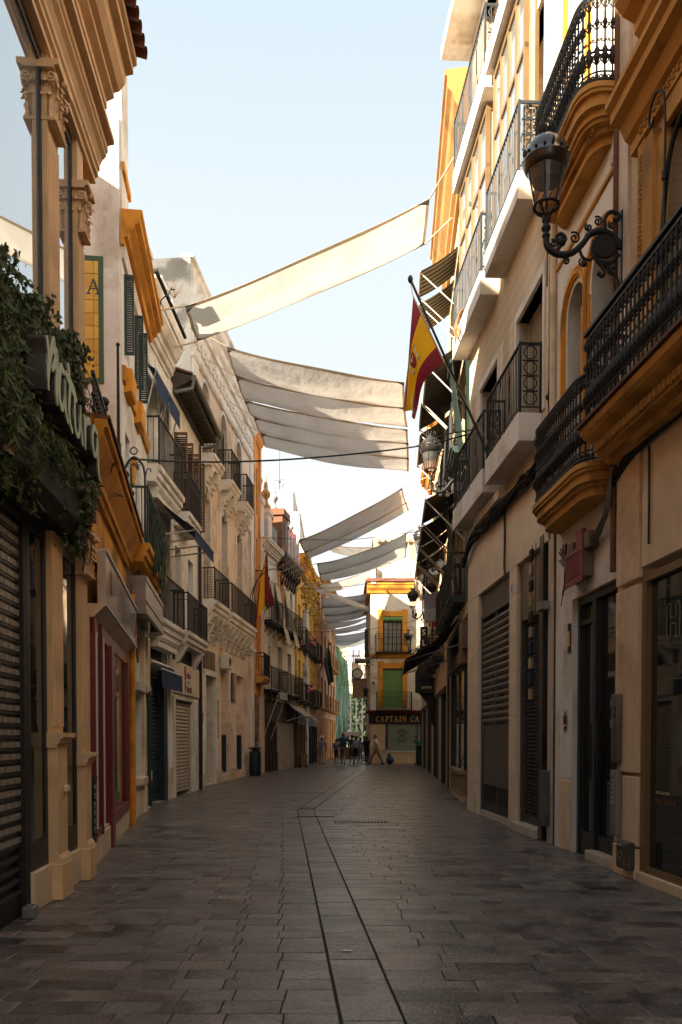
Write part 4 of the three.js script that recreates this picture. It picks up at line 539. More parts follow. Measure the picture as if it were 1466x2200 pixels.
function plan(u0, u1, w, off, r) { const s = new THREE.Shape(), a = u0 - off, b = u1 + off, d = w + off; s.moveTo(a, 0); s.lineTo(a, d - r); s.bezierCurveTo(a, d - r * .3, a + r * .5, d, a + r * 1.3, d); s.lineTo(b - r * 1.3, d); s.bezierCurveTo(b - r * .5, d, b, d - r * .3, b, d - r); s.lineTo(b, 0); s.lineTo(a, 0); return s; }
const slabOf = (sh, y0, y1) => new THREE.ExtrudeGeometry(sh, { depth: y1 - y0, bevelEnabled: false, curveSegments: 10 }).rotateX(Math.PI / 2).translate(0, y1, 0);
function bowBalcony(parent, u0, u1, w, y, layers, m, h = 1.0) {
  const b = mk('balcony', layers.map(([o, a, c]) => slabOf(plan(u0, u1, w, o, .28), y + a, y + c)), m, parent), pts = plan(u0 + .05, u1 - .05, w - .05, 0, .26).getSpacedPoints(120).slice(0, 0), c = plan(u0 + .05, u1 - .05, w - .05, 0, .26);
  const path = []; for (const cv of c.curves.slice(0, 5)) for (const p of cv.getPoints(10)) path.push(V(p.x, 0, p.y)); const cr = new THREE.CatmullRomCurve3(path.filter((p, i) => !i || p.distanceTo(path[i - 1]) > 1e-4)), L = cr.getLength(), n = Math.round(L / .088);
  const at = (k, yy) => { const p = cr.getPointAt(k); return V(p.x, y + yy, p.z); }, rail = (yy, r, rx) => new THREE.TubeGeometry(new THREE.CatmullRomCurve3(Array.from({ length: 41 }, (_, i) => at(i / 40, yy))), 60, r, 6);
  mk('handrail', [rail(h, .028), rail(h - .035, .018)], M.iron, b); mk('bottom_rail', [rail(.05, .02), rail(.14, .01), rail(.37, .012)], M.iron, b);
  for (let i = 0; i <= n; i++) { const p = at(i / n, .03), t = cr.getTangentAt(i / n), o = mk('baluster', castBaluster, M.iron, b, p.toArray(), [0, Math.atan2(-t.z, t.x), 0]); o.scale.y = h - .03; }
  return b;
}
{
  const A = house(RA1, 'ochre_balcony_house', 'tan house with carved ochre window surround and iron balcony at right edge');
  mk('wall', [wallWith(0, 3.2, 3.3, 10.6, -.4, 0, [[1.16, 2.5, 4.9, 7.5]]), bx(3.2, 16, 0, 10.6, -.4, 0), bx(0, 16, 3.3, 10.6, -6, -.9), bx(0, .66, 0, 3.3, -.4, -.005)], M.tan, A);
  mk('pilaster', [rb(.1, .67, .35, 1.1, 0, .06), rb(.1, .67, 1.14, 3.14, 0, .06), rb(.1, .67, 3.2, 4.6, 0, .06), rb(.1, .67, 0, .33, 0, .075)], M.tan, A); mk('corner_strip', [bx(-.02, .26, 4.9, 10.6, 0, .035)], M.peach, A);
  mk('fascia', [rb(.69, 6.2, 3.3, 4.62, 0, .035)], M.stoneLt, A);
  const f = mk('shop_window', [bx(.69, .78, .12, 3.22, -.12, .02), bx(.78, 3.6, 3.14, 3.22, -.12, .02), bx(.78, 3.6, .1, .16, -.12, .02), bx(2.2, 2.26, .16, 3.14, -.1, .0)], M.bronze, A); mk('pane', bx(.78, 2.2, .16, 3.14, -.06, -.045), M.glass, f); mk('pane', bx(2.26, 3.6, .16, 3.14, -.06, -.045), M.glass, f);
  mk('sill_stone', [rb(.68, 6.0, -.02, .1, -.1, .06)], M.stoneLt, A);
  // carved surround, hood and dark door with its iron curl
  const tr = mk('window_surround', [bx(.57, .74, 4.9, 7.72, 0, .06), bx(.74, .98, 4.9, 7.62, 0, .09), bx(.98, 1.16, 4.9, 7.5, -.3, .05), bx(1.16, 2.5, 7.5, 7.72, -.3, .06), bx(2.5, 3.1, 4.9, 7.72, 0, .07)], M.ochreDk, A), eg = ready([ball(0, 0, 0, .022, 6), ball(.03, .04, 0, .014, 5), ball(-.03, .045, 0, .014, 5), tube([[-.03, 0, 0], [0, .03, .01], [.03, .06, 0]], .008, 5, 4)]);
  for (let y = 4.95; y < 7.6; y += .095) mk('carving', eg, M.ochreDk, tr, [.655, y, .065]); for (let x = .7; x < 2.6; x += .1) mk('carving', eg, M.ochreDk, tr, [x, 7.78, .09]);
  mk('window_hood', [prof([[0, 7.72], [.08, 7.72], [.08, 7.84], [.14, 7.88], [.2, 8.0], [.3, 8.04], [.3, 8.14], [.36, 8.18], [.36, 8.24], [0, 8.26]], .42, 3.2), ext((() => { const s = shape([[.5, 8.24], [.8, 8.24], [.8, 8.36], [1.05, 8.52], [1.3, 8.56], [1.3, 8.24], [3.1, 8.24], [3.1, 8.62], [.95, 8.62], [.62, 8.5], [.5, 8.38]]); return s; })(), 0, .2)], M.ochreDk, A);
  windowIn(A, 1.2, 2.46, 4.95, 7.46, -.26, { fm: M.ironGreen, nx: 2, ny: 3 }); mk('iron_curl', [cyl(1.35, 4.95, 6.9, .14, .015), tube([[1.35, 6.9, .14], [1.35, 7.5, .14], [1.3, 7.72, .14], [1.16, 7.82, .14], [1.04, 7.76, .14], [1.0, 7.64, .14], [1.06, 7.56, .14], [1.12, 7.62, .14]], .012, 30, 6), cyl(1.35, 6.86, 6.94, .14, .028)], M.iron, A);
  mk('iron_grille', [tube([[1.25, 4.95, .1], [1.25, 6.6, .1], [1.45, 7.2, .1], [1.9, 7.35, .1]], .025, 16, 6)], M.iron, A);
  // lower balcony: dentilled slab with cast railing
  const b = mk('balcony', [prof([[0, 4.55], [.2, 4.55], [.24, 4.6], [.34, 4.62], [.34, 4.74], [.46, 4.8], [.5, 4.84], [.52, 4.9], [0, 4.92]], .16, 7)], M.ochreDk, A), dg = ready(rb(-.03, .03, 4.645, 4.73, .34, .385, .006)); for (let x = .26; x < 6; x += .095) mk('dentil', dg, M.ochreDk, b, [x, 0, 0]);
  mk('edge_band', [bx(.13, 7, 4.92, 4.95, 0, .55)], M.tile, b); mk('handrail', [bx(.2, 7, 5.9, 5.935, .42, .5), bx(.2, .25, 5.9, 5.935, 0, .42), bx(.22, 7, 5.84, 5.87, .44, .48)], M.iron, b); mk('bottom_rail', [bx(.2, 7, 5.0, 5.02, .445, .475), bx(.2, 7, 5.12, 5.135, .45, .47), bx(.215, .235, 5.0, 5.02, 0, .44)], M.iron, b);
  for (let x = .24; x < 6.4; x += .092) mk('baluster', castBaluster, M.iron, b, [x, 4.95, .46]).scale.y = .93; for (let z = .06; z < .44; z += .095) { const o = mk('baluster', castBaluster, M.iron, b, [.225, 4.95, z], [0, Math.PI / 2, 0]); o.scale.y = .93; }
  mk('upper_balcony', [prof([[0, 8.45], [.24, 8.45], [.3, 8.5], [.3, 8.6], [.42, 8.66], [.5, 8.76], [.5, 8.86], [0, 8.9]], 1.0, 7), prof([[0, 8.2], [.14, 8.22], [.2, 8.34], [.2, 8.45], [0, 8.45]], .75, 1.1)], M.ochreDk, A);
  const ca = []; for (let i = 0; i < 6; i++) ca.push(tube([[.0, 4.35 + i * .02, .07], [.5, 4.5 + i * .012, .07 + i * .008], [1.5, 4.53, .08], [4, 4.53 + i * .01, .06]], .012, 20, 5)); ca.push(tube([[.9, 4.5, .06], [.9, 4.1, .055], [.9, 3.5, .055]], .012, 10, 5)); mk('cable', ca, M.wire, A);
}
{ // neon style outline lettering inside the window glass and small print below it
  const S = on(RA1, 1.14, 2.5, -.035, 'window_lettering', 'thin outlined HO letters on the dark shop window at right edge', 'sign'), lm = std([.22, .20, .14], .5);
  const loop = (pts) => tube(pts.map((p) => [p[0], p[1], 0]), .0045, 60, 4, true);
  mk('letter_h', [loop([[0, .01], [0, .33], [.015, .34], [.06, .34], [.07, .33], [.07, .21], [.085, .2], [.165, .2], [.18, .21], [.18, .33], [.19, .34], [.235, .34], [.25, .33], [.25, .01], [.24, 0], [.19, 0], [.18, .01], [.18, .12], [.165, .135], [.085, .135], [.07, .12], [.07, .01], [.06, 0], [.01, 0]])], lm, S);
  mk('letter_o', [loop(Array.from({ length: 24 }, (_, i) => [.46 + .15 * Math.cos(i / 24 * 6.283), .2 + .2 * Math.sin(i / 24 * 6.283)])), loop(Array.from({ length: 24 }, (_, i) => [.46 + .085 * Math.cos(i / 24 * 6.283), .2 + .13 * Math.sin(i / 24 * 6.283)]))], lm, S);
  const P = on(RA1, .92, .84, -.04, 'window_print', 'small gold art collection lettering low on the dark shop window', 'sign'), fb = FSR;
  mk('lettering', new TextGeometry('ART COLLECTION', { font: fb, size: .028, depth: .003, curveSegments: 2 }).rotateY(0).translate(0, .1, 0), std([.5, .42, .26], .5), P); mk('lettering', new TextGeometry('POST INDIGO', { font: FS, size: .05, depth: .003, curveSegments: 2 }).translate(0, 0, 0), std([.18, .07, .04], .5), P);
  const B = on(RA1, .16, 0, .062, 'meter_box', 'grey metal meter boxes with papers and keypad on the tan pilaster', 'meter box'), gm = std([.20, .175, .15], .6, { map: T.old, metalness: .2 });
  mk('upper_case', [rb(0, .15, 1.24, 2.0, 0, .07, .01)], gm, B); mk('keypad', [bx(.015, .07, 1.62, 1.95, .07, .085)], M.steel, B); mk('keypad_window', [bx(.025, .06, 1.72, 1.86, .085, .09)], M.frame, B); mk('sticker', bx(.085, .14, 1.74, 1.86, .07, .073), M.dark, B); mk('sticker_eye', cyl(0, 0, .004, 0, .018).rotateX(Math.PI / 2).translate(.112, 1.8, .074), M.bronze, B);
  mk('lower_case', [rb(.01, .16, .42, 1.16, 0, .075, .01)], M.steel, B); mk('poster', [bx(.02, .12, .78, 1.12, .075, .078)], std([.42, .36, .42], .8, { map: T.old }), B); const pr = []; for (let i = 0; i < 6; i++) pr.push(bx(.03, .07 + (i % 3) * .015, .82 + i * .048, .846 + i * .048, .078, .08)); mk('print', pr, std([.06, .06, .14], .7), B);
  mk('pipe', [cyl(.06, 1.16, 1.25, .05, .03)], M.dark, B); mk('base_box', [rb(.22, .52, .1, .4, 0, .09, .02), rb(.25, .49, .13, .37, .09, .1, .01)], std([.10, .085, .065], .6, { map: T.old }), B); mk('handle', [bar(V(.3, .36, .115), V(.44, .36, .115), .008)], M.steel, B); mk('emblem', [ring(.37, .25, .104, .04, .006), bar(V(.36, .2, .105), V(.4, .3, .105), .005)], M.bronze, B);
}
{
  const B = house(RA2, 'bow_balcony_house', 'cream house with arched windows and two curved iron balconies on right');
  const ws = [[.42, 1.02], [1.3, 2.02]];
  mk('wall', [wallWith(0, 2.22, 3.34, 12.2, -.4, 0, [...ws.map(([a, b]) => arch(a, b, 4.66, 7.12)), ...ws.map(([a, b]) => arch(a, b, 8.86, 11.3))]), bx(0, 2.22, 0, 12.2, -6, -1.6), bx(0, .72, 0, 3.34, -.4, 0)], M.white2, B);
  const arc = (a, b, ys, y0, t, z, o = 0) => { const s = shape(arch(a - t, b + t, y0, ys, 16)); s.holes.push(new THREE.Path(arch(a - o, b + o, y0 + .001, ys, 16).map((p) => new THREE.Vector2(p[0], p[1])))); return ext(s, -.01, z); };
  for (const [a, b] of ws) for (const [y0, ys] of [[4.66, 7.12], [8.86, 11.3]]) { mk('arch_surround', [arc(a, b, ys, y0, .2, .03, .07), arc(a, b, ys, y0, .15, .05, .1), arc(a, b, ys, y0, .19, .042, .165)], M.ochre, B); windowIn(B, a, b, y0, ys + .3, -.34, { fm: M.teal, nx: 2, ny: 3 }); }
  mk('door_reveal', [bx(.98, 1.28, 4.66, 7.0, 0, .02)], M.ochre, B); mk('string_line', [prof([[0, 7.98], [.03, 8.0], [.03, 8.05], [0, 8.07]], 0, 2.2)], M.ochreDk, B); mk('party_pipe', [cyl(2.19, 3.4, 10.6, .05, .035)], M.rust, B);
  const lay = [[0, -.06, 0], [-.02, -.1, -.06], [-.05, -.2, -.1], [-.1, -.24, -.2], [-.14, -.34, -.24]]; bowBalcony(B, .06, 2.2, .44, 4.66, lay, M.ochreDk);
  const up = [[0, -.06, 0], [-.015, -.1, -.06], [-.05, -.22, -.1], [-.1, -.3, -.22], [-.13, -.34, -.3], [-.2, -.4, -.34], [-.26, -.5, -.4]]; const ub = bowBalcony(B, .06, 2.2, .46, 8.86, up, M.ochreDk); const dg = ready(rb(-.014, .014, 8.385, 8.44, .2, .235, .005)); for (let x = .3; x < 2.0; x += .05) mk('dentil', dg, M.ochreDk, ub, [x, .08, .02]);
  for (const [x, y] of [[2.0, 8.05], [1.15, 7.78], [.25, 7.3]]) mk('wall_stub', [rb(x, x + .1, y, y + .09, 0, .05, .01)], M.white2, B);
  // glass door
  const f = mk('shop_door', [bx(.74, .82, 0, 3.34, -.2, -.06), bx(2.12, 2.2, 0, 3.34, -.2, -.06), bx(.82, 2.12, 3.24, 3.34, -.2, -.06), bx(1.3, 1.4, .0, 3.24, -.2, -.05), bx(.82, 1.3, 0, .3, -.18, -.08), bx(1.4, 2.12, .12, .3, -.18, -.08), bx(.82, 1.3, 2.98, 3.04, -.18, -.08)], M.frame, B);
  mk('pane', bx(.82, 1.3, .3, 3.24, -.14, -.13), M.glass, f); mk('pane', bx(1.4, 2.12, .3, 3.24, -.14, -.13), M.glass, f); mk('handle', [bx(1.22, 1.25, 1.0, 1.7, -.08, -.05), bx(1.45, 1.48, 1.0, 1.7, -.08, -.05)], M.dark, f); mk('threshold', [rb(1.35, 2.25, .0, .12, -.2, .05)], M.marble, B);
  mk('pier_base', [rb(.26, .72, 0, .95, 0, .02)], M.stoneLt, B); mk('pier', [bx(.26, .72, .97, 3.34, 0, .012)], M.white2, B);
  const ca = []; for (let i = 0; i < 14; i++) ca.push(tube([[2.25 + rnd(-.03, .03), 4.55, .1], [2.2 + rnd(-.06, .02), 4.2 + rnd(-.1, .1), .08 + rnd(.05)], [1.9 + rnd(-.1, .1), 3.98 + rnd(-.06, .05), .07 + rnd(.05)], [1.3, 3.82 + rnd(-.07, .06), .06 + rnd(.06)], [.75 + rnd(.1), 3.76 + rnd(-.1, .1), .05 + rnd(.05)], [.4 + rnd(-.1, .15), 4.0 + rnd(-.15, .15), .06]], rnd(.006, .014), 30, 5)); mk('cable_bundle', ca, M.wireGrey, B); const cb = []; for (let i = 0; i < 5; i++) cb.push(tube([[.5 + rnd(.2), 4.1, .06], [.45 + rnd(.2), 3.7, .06], [.35 + rnd(.3), 3.3 + rnd(.3), .05]], .007, 10, 4)); mk('loose_cable', cb, M.wire, B);
  // small things on the pier
  const a = on(RA2, .6, 2.65, .02, 'alarm_sticker', 'small yellow and black alarm plate beside the glass shop door', 'sign'); mk('plate', bx(0, .1, 0, .38, 0, .012), M.dark, a); mk('label', bx(.01, .09, .08, .28, .012, .016), std([.6, .36, .03], .5), a);
  const g = on(RA2, .4, 1.6, .022, 'graffiti_mark', 'small dark red and black graffiti mark on the pale pier', 'graffiti'); mk('red_part', [bx(.02, .16, .1, .22, 0, .003), bx(.05, .07, .22, .27, 0, .003), bx(.11, .13, .22, .29, 0, .003)], std([.12, .015, .02], .8), g); mk('black_part', [bx(.05, .08, 0, .07, 0, .003), bx(.09, .15, .02, .08, 0, .003)], M.dark, g);
}
{ // projecting red sign with vertical strokes
  const S = on(RA2, .86, 3.42, .0, 'shop_sign', 'small red block letter sign projecting above the glass shop door', 'sign'), rm = std([.25, .045, .05], .5, { map: T.paint }), bk = std([.17, .13, .09], .6, { map: T.paint });
  mk('backing', [rb(0, .62, .08, .42, .0, .14, .01), rb(-.02, .16, .46, .6, .0, .12, .01), rb(.5, .78, .4, .6, 0, .14, .01)], bk, S); mk('frame', [rb(-.01, .63, .02, .1, .14, .16, .004), rb(-.01, .63, .4, .46, .14, .16, .004), rb(.4, .62, .46, .66, .1, .16, .004), rb(.57, .63, .1, .4, .14, .16, .004)], rm, S);
  for (let i = 0; i < 9; i++) mk('letter_stroke', rb(.01 + i * .063, .043 + i * .063, .11, .39, .14, .158, .004), rm, S); mk('hanger', [bar(V(.4, .08, .07), V(.4, -.08, .02), .008), bar(V(.46, .08, .07), V(.46, -.1, .02), .008)], M.steel, S);
}
// ------------------------------------------------------------ right: pale brick house with white slabs and glazed bays
{
  const B = house(RB, 'slab_balcony_house', 'cream house with white concrete balcony slabs and glazed bronze bays on right');
  const W = [[.55, 1.95], [3.2, 4.65]], rows = [[6.35, 8.35], [9.95, 12.4], [13.4, 15.6]], H1 = 4.62;
  mk('wall', [wallWith(-.45, 5.31, H1, 16.2, -.45, -.03, W.flatMap(([a, b]) => rows.map(([c, d]) => [a, b, c, d]))), bx(-.45, 5.31, 0, 16.2, -7, -1.2), bx(-.45, .5, 0, H1, -.45, -.03), bx(-.45, 5.31, 4.36, H1, -.45, -.03), bx(2.9, 3.3, 0, 4.36, -.45, -.03)], M.cream, B);
  // the brick courses, cut at the windows
  const cm = [[.76, .62, .45], [.72, .585, .42], [.78, .65, .48]].map((c) => plaster(c)), cg = ready(bx(0, 1, 0, .075, -.03, 0));
  for (let y = 5.55, k = 0; y < 13.2; y += .082, k++) {
    const hit = rows.some(([c, d]) => y + .07 > c - .02 && y < d + .14), segs = hit ? [[-.45, W[0][0] - .1], [W[0][1] + .1, W[1][0] - .1], [W[1][1] + .1, 5.31]] : [[-.45, 5.31]];
    for (const [a, b] of segs) mk('brick_course', cg, cm[(k * 7) % 3], B, [a, y, 0]).scale.x = b - a;
  }
  for (const [a, b] of W) for (const [i, [c, d]] of rows.entries()) {
    mk('window_surround', [bx(a - .1, a, c, d + .14, -.2, .02), bx(b, b + .1, c, d + .14, -.2, .02), bx(a, b, d, d + .14, -.2, .025)], M.white2, B);
    if (i !== 1) rollShutter(B, a + .05, b - .05, c, d - .05, -.24, M.shutter, .055, 'blind'); }
  // slabs with railings: [from, to, top]
  for (const [a, b, y, th] of [[2.42, 4.55, 6.36, .42], [-.5, 2.2, 6.3, .42], [2.32, 4.42, 9.98, .42], [-.6, 1.95, 9.9, .42], [-.62, 2.2, 13.35, .42]]) {
    const s = mk('balcony', [rb(a, b, y - th, y, -.02, .34, .012)], M.white, B), rm = y > 9 ? M.ironBlue : M.iron; railing(s, [[a + .03, .0], [a + .03, .31], [b - .03, .31], [b - .03, .0]], y, 1.02, rm, { gap: .095, r: .008, low: .09 });
    const rg = [], sc = []; for (let k = 0; k < 4; k++) rg.push(ring(0, 0, 0, .095, .009, 20).rotateY(Math.PI / 2).translate(b - .03, y + .22 + k * .225, .155)); for (let k = 1; k < 4; k++) rg.push(bx(b - .04, b - .02, y + .1 + k * .225 - .008, y + .1 + k * .225 + .008, .04, .27)); mk('ring_panel', rg, rm, s);
    for (let x = a + .3; x < b; x += .62) sc.push(tube([[x, y + .12, .31], [x + .02, y + .3, .325], [x - .02, y + .5, .325], [x + .02, y + .75, .325], [x, y + .98, .31]], .009, 20, 4)); mk('twisted_bar', sc, rm, s);
  }
  mk('slab_edge', [bx(.5, 2.5, 5.7, 5.86, 0, .12)], M.white, B);
  // glazed bays on the second floor
  for (const [a, b, y0, y1] of [[2.4, 4.34, 10.0, 13.0], [-.5, 1.9, 9.92, 12.9]]) {
    const n = 4, f = mk('glazed_bay', [bx(a, b, y1 - .12, y1, .0, .22), bx(a, b, y0, y0 + .1, 0, .22), bx(a, b, y0 + 1.85, y0 + 1.93, .16, .22), ...Array.from({ length: n + 1 }, (_, i) => { const x = a + (b - a - .06) * i / n; return bx(x, x + .06, y0 + .1, y1 - .12, .15, .225); }), bx(b - .06, b, y0 + .1, y1 - .12, .0, .06), bx(b - .055, b - .005, y0 + 1.0, y0 + 1.08, .06, .15)], M.bronze, B);
    for (let i = 0; i < n; i++) { const x = a + (b - a - .06) * i / n; mk('pane', bx(x + .06, x + (b - a - .06) / n, y0 + .1, y0 + 1.85, .18, .192), M.mirror, f); mk('pane', bx(x + .06, x + (b - a - .06) / n, y0 + 1.93, y1 - .12, .18, .192), M.mirror, f); }
    mk('pane', bx(b - .035, b - .025, y0 + .1, y1 - .12, .06, .15), std([.55, .52, .42], .05, { metalness: .4 }), f);
  }
  mk('roof_slab', bx(-.9, 1.6, 15.9, 16.15, -1, .55), M.white, B); mk('upper_slab', bx(2.3, 4.5, 13.05, 13.4, 0, .34), M.white, B);
  // ground floor: cladding panels with joints
  const pan = (a, b, ys) => ys.forEach((y, i) => i && mk('cladding_panel', rb(a + .003, b - .003, ys[i - 1] + .004, y - .004, -.03, .02, .004), M.cladding, B));
  pan(-.45, .0, [0, .9, 1.75, 2.6, 3.45, 4.36]); pan(0, .52, [0, .62, 1.9, 3.2, 4.36]); pan(2.88, 3.32, [0, .62, 1.9, 3.2, 3.9, 4.36]); pan(-.45, 2.4, [4.36, 5.5]); pan(2.4, 5.31, [4.36, 5.5]);
  const s = mk('louvred_window', [bx(.55, 2.85, 3.9, 4.34, -.2, -.06), bx(.55, .62, .1, 3.9, -.2, -.04), bx(2.78, 2.85, .1, 3.9, -.2, -.04), bx(1.66, 1.74, 1.78, 3.9, -.2, -.05), bx(.55, 2.85, 3.86, 3.92, -.2, -.03), bx(.62, 2.78, .62, 1.78, -.16, -.08)], std([.10, .085, .072], .5, { map: T.paint }), B), lv = std([.115, .095, .08], .5, { map: T.paint });
  const lg = [ready(prof([[-.14, .01], [-.07, .0], [-.045, .05], [-.06, .1], [-.14, .115]], .62, 1.66)), ready(prof([[-.14, .01], [-.07, .0], [-.045, .05], [-.06, .1], [-.14, .115]], 1.74, 2.78))]; for (let y = 1.8; y < 3.8; y += .125) for (const g of lg) mk('louvre', g, lv, s, [0, y, 0]);
  const vg = [ready(bx(.7, 1.6, 0, .012, -.08, -.06)), ready(bx(1.82, 2.72, 0, .012, -.08, -.06))]; mk('vent_panel', [bx(.62, 2.78, .1, .62, -.14, -.085)], M.ironBlue, s); for (let y = .3; y < .6; y += .036) for (const g of vg) mk('vent_blade', g, M.dark, s, [0, y, 0]); mk('sill', bx(.5, 2.9, 0, .1, -.2, -.02), M.marble, B);
  // grille entrance
  mk('entrance_step', [rb(3.3, 4.62, 0, .14, -.2, .1)], M.marble, B); const e = mk('metal_panel', [bx(3.34, 4.62, 3.42, 4.34, -.18, -.05), bx(3.34, 3.42, .14, 3.42, -.18, -.05), bx(4.54, 4.62, .14, 3.42, -.18, -.05)], std([.20, .165, .13], .35, { metalness: .7, map: T.paint }), B), gr = mk('security_grille', [bx(3.42, 4.54, .14, .28, -.15, -.1), bx(3.42, 4.54, .28, 3.42, -.2, -.19)], M.shutterDk, B);
  const wg = ready(tube(Array.from({ length: 25 }, (_, i) => [3.42 + i * 1.12 / 24, (i % 2) * .03, -.13]), .011, 48, 4)); for (let y = .32; y < 3.4; y += .062) mk('grille_wave', wg, M.shutterDk, gr, [0, y, 0]);
  // dark metal door jambs towards the next house
  mk('metal_jamb', [bx(4.62, 4.8, 0, 4.5, -.3, .03), bx(4.8, 5.02, 0, 4.5, -.3, -.22), bx(5.02, 5.31, 0, 4.7, -.3, .02)], std([.085, .072, .06], .4, { metalness: .5, map: T.old }), B); mk('glass_strip', [bx(4.8, 5.02, .3, 4.2, -.215, -.205)], M.glass, B); mk('stone_jamb', [rb(5.06, 5.3, 0, 4.72, .02, .035)], M.marble, B);
  const chain = mk('light_chain', [bar(V(4.34, 1.9, .06), V(4.34, 4.45, .06), .006), bar(V(4.5, 2.3, .05), V(4.5, 4.45, .05), .006)], M.wire, B), bg = ready(rb(-.06, .06, 0, .16, 0, .05, .008)); for (let i = 0; i < 10; i++) mk('plate', bg, i % 2 ? M.dark : std([.35, .27, .18], .25, { metalness: .4 }), chain, [4.36, 2.1 + i * .235, .05]);
  mk('lamp_bracket', [rb(4.9, 5.16, 3.35, 3.47, .03, .16, .01)], M.steel, B); mk('post_box', [rb(4.98, 5.2, .25, 1.05, .035, .12, .01)], std([.12, .1, .085], .6, { map: T.old }), B);
  // heavy cable bundle under the slabs
  const cb = []; for (let i = 0; i < 22; i++) { const p = []; for (let k = 0; k <= 9; k++) p.push([-.45 + k * .64 + rnd(-.05, .05), 5.5 + rnd(-.09, .1) - (k === 0 ? .3 : 0), .06 + rnd(.0, .1)]); cb.push(tube(p, rnd(.008, .022), 40, 5)); } for (const x of [2.6, 2.68, 5.1]) cb.push(tube([[x, 5.5, .05], [x + .02, 5.0, .045], [x, 4.5, .045], [x + .03, 4.35, .045]], .01, 12, 5)); mk('cable_bundle', cb, M.wire, B); mk('hanging_cable', [tube([[5.1, 9.3, .04], [5.12, 7.5, .05], [5.1, 6.3, .05], [5.16, 5.6, .05]], .012, 16, 5), tube([[4.95, 9.3, .04], [4.93, 8, .04]], .01, 6, 5), ball(5.12, 6.35, .06, .05), tube([[5.05, 6.6, .04], [5.15, 6.3, .08], [5.1, 6.0, .04]], .008, 8, 4)], M.wire, B); mk('drainpipe', [cyl(5.2, 5.5, 9.4, .03, .05), bx(5.08, 5.14, 5.5, 16, -.02, .02)], M.cream, B);
  const q = on(RB, 3.06, 4.02, .022, 'street_number', 'small oval blue house number plate on cream cladding', 'sign'); mk('plate', new THREE.CylinderGeometry(.06, .06, .01, 16).rotateX(Math.PI / 2).scale(1, 1.9, 1), std([.5, .48, .5], .3), q); mk('digit', [bx(-.02, .02, -.06, .06, .005, .009)], std([.05, .06, .2], .4), q);
  const pl = on(RB, .2, 9.95, .36, 'potted_creeper', 'dry orange creeper hanging from the upper white slab', 'plant'); mk('twigs', Array.from({ length: 12 }, () => tube([[rnd(-.2, .2), .1, -.05], [rnd(-.3, .3), -.05, .05], [rnd(-.3, .3), -.3 - rnd(.2), .04]], .012, 6, 4)), std([.30, .12, .05], .9), pl);
}
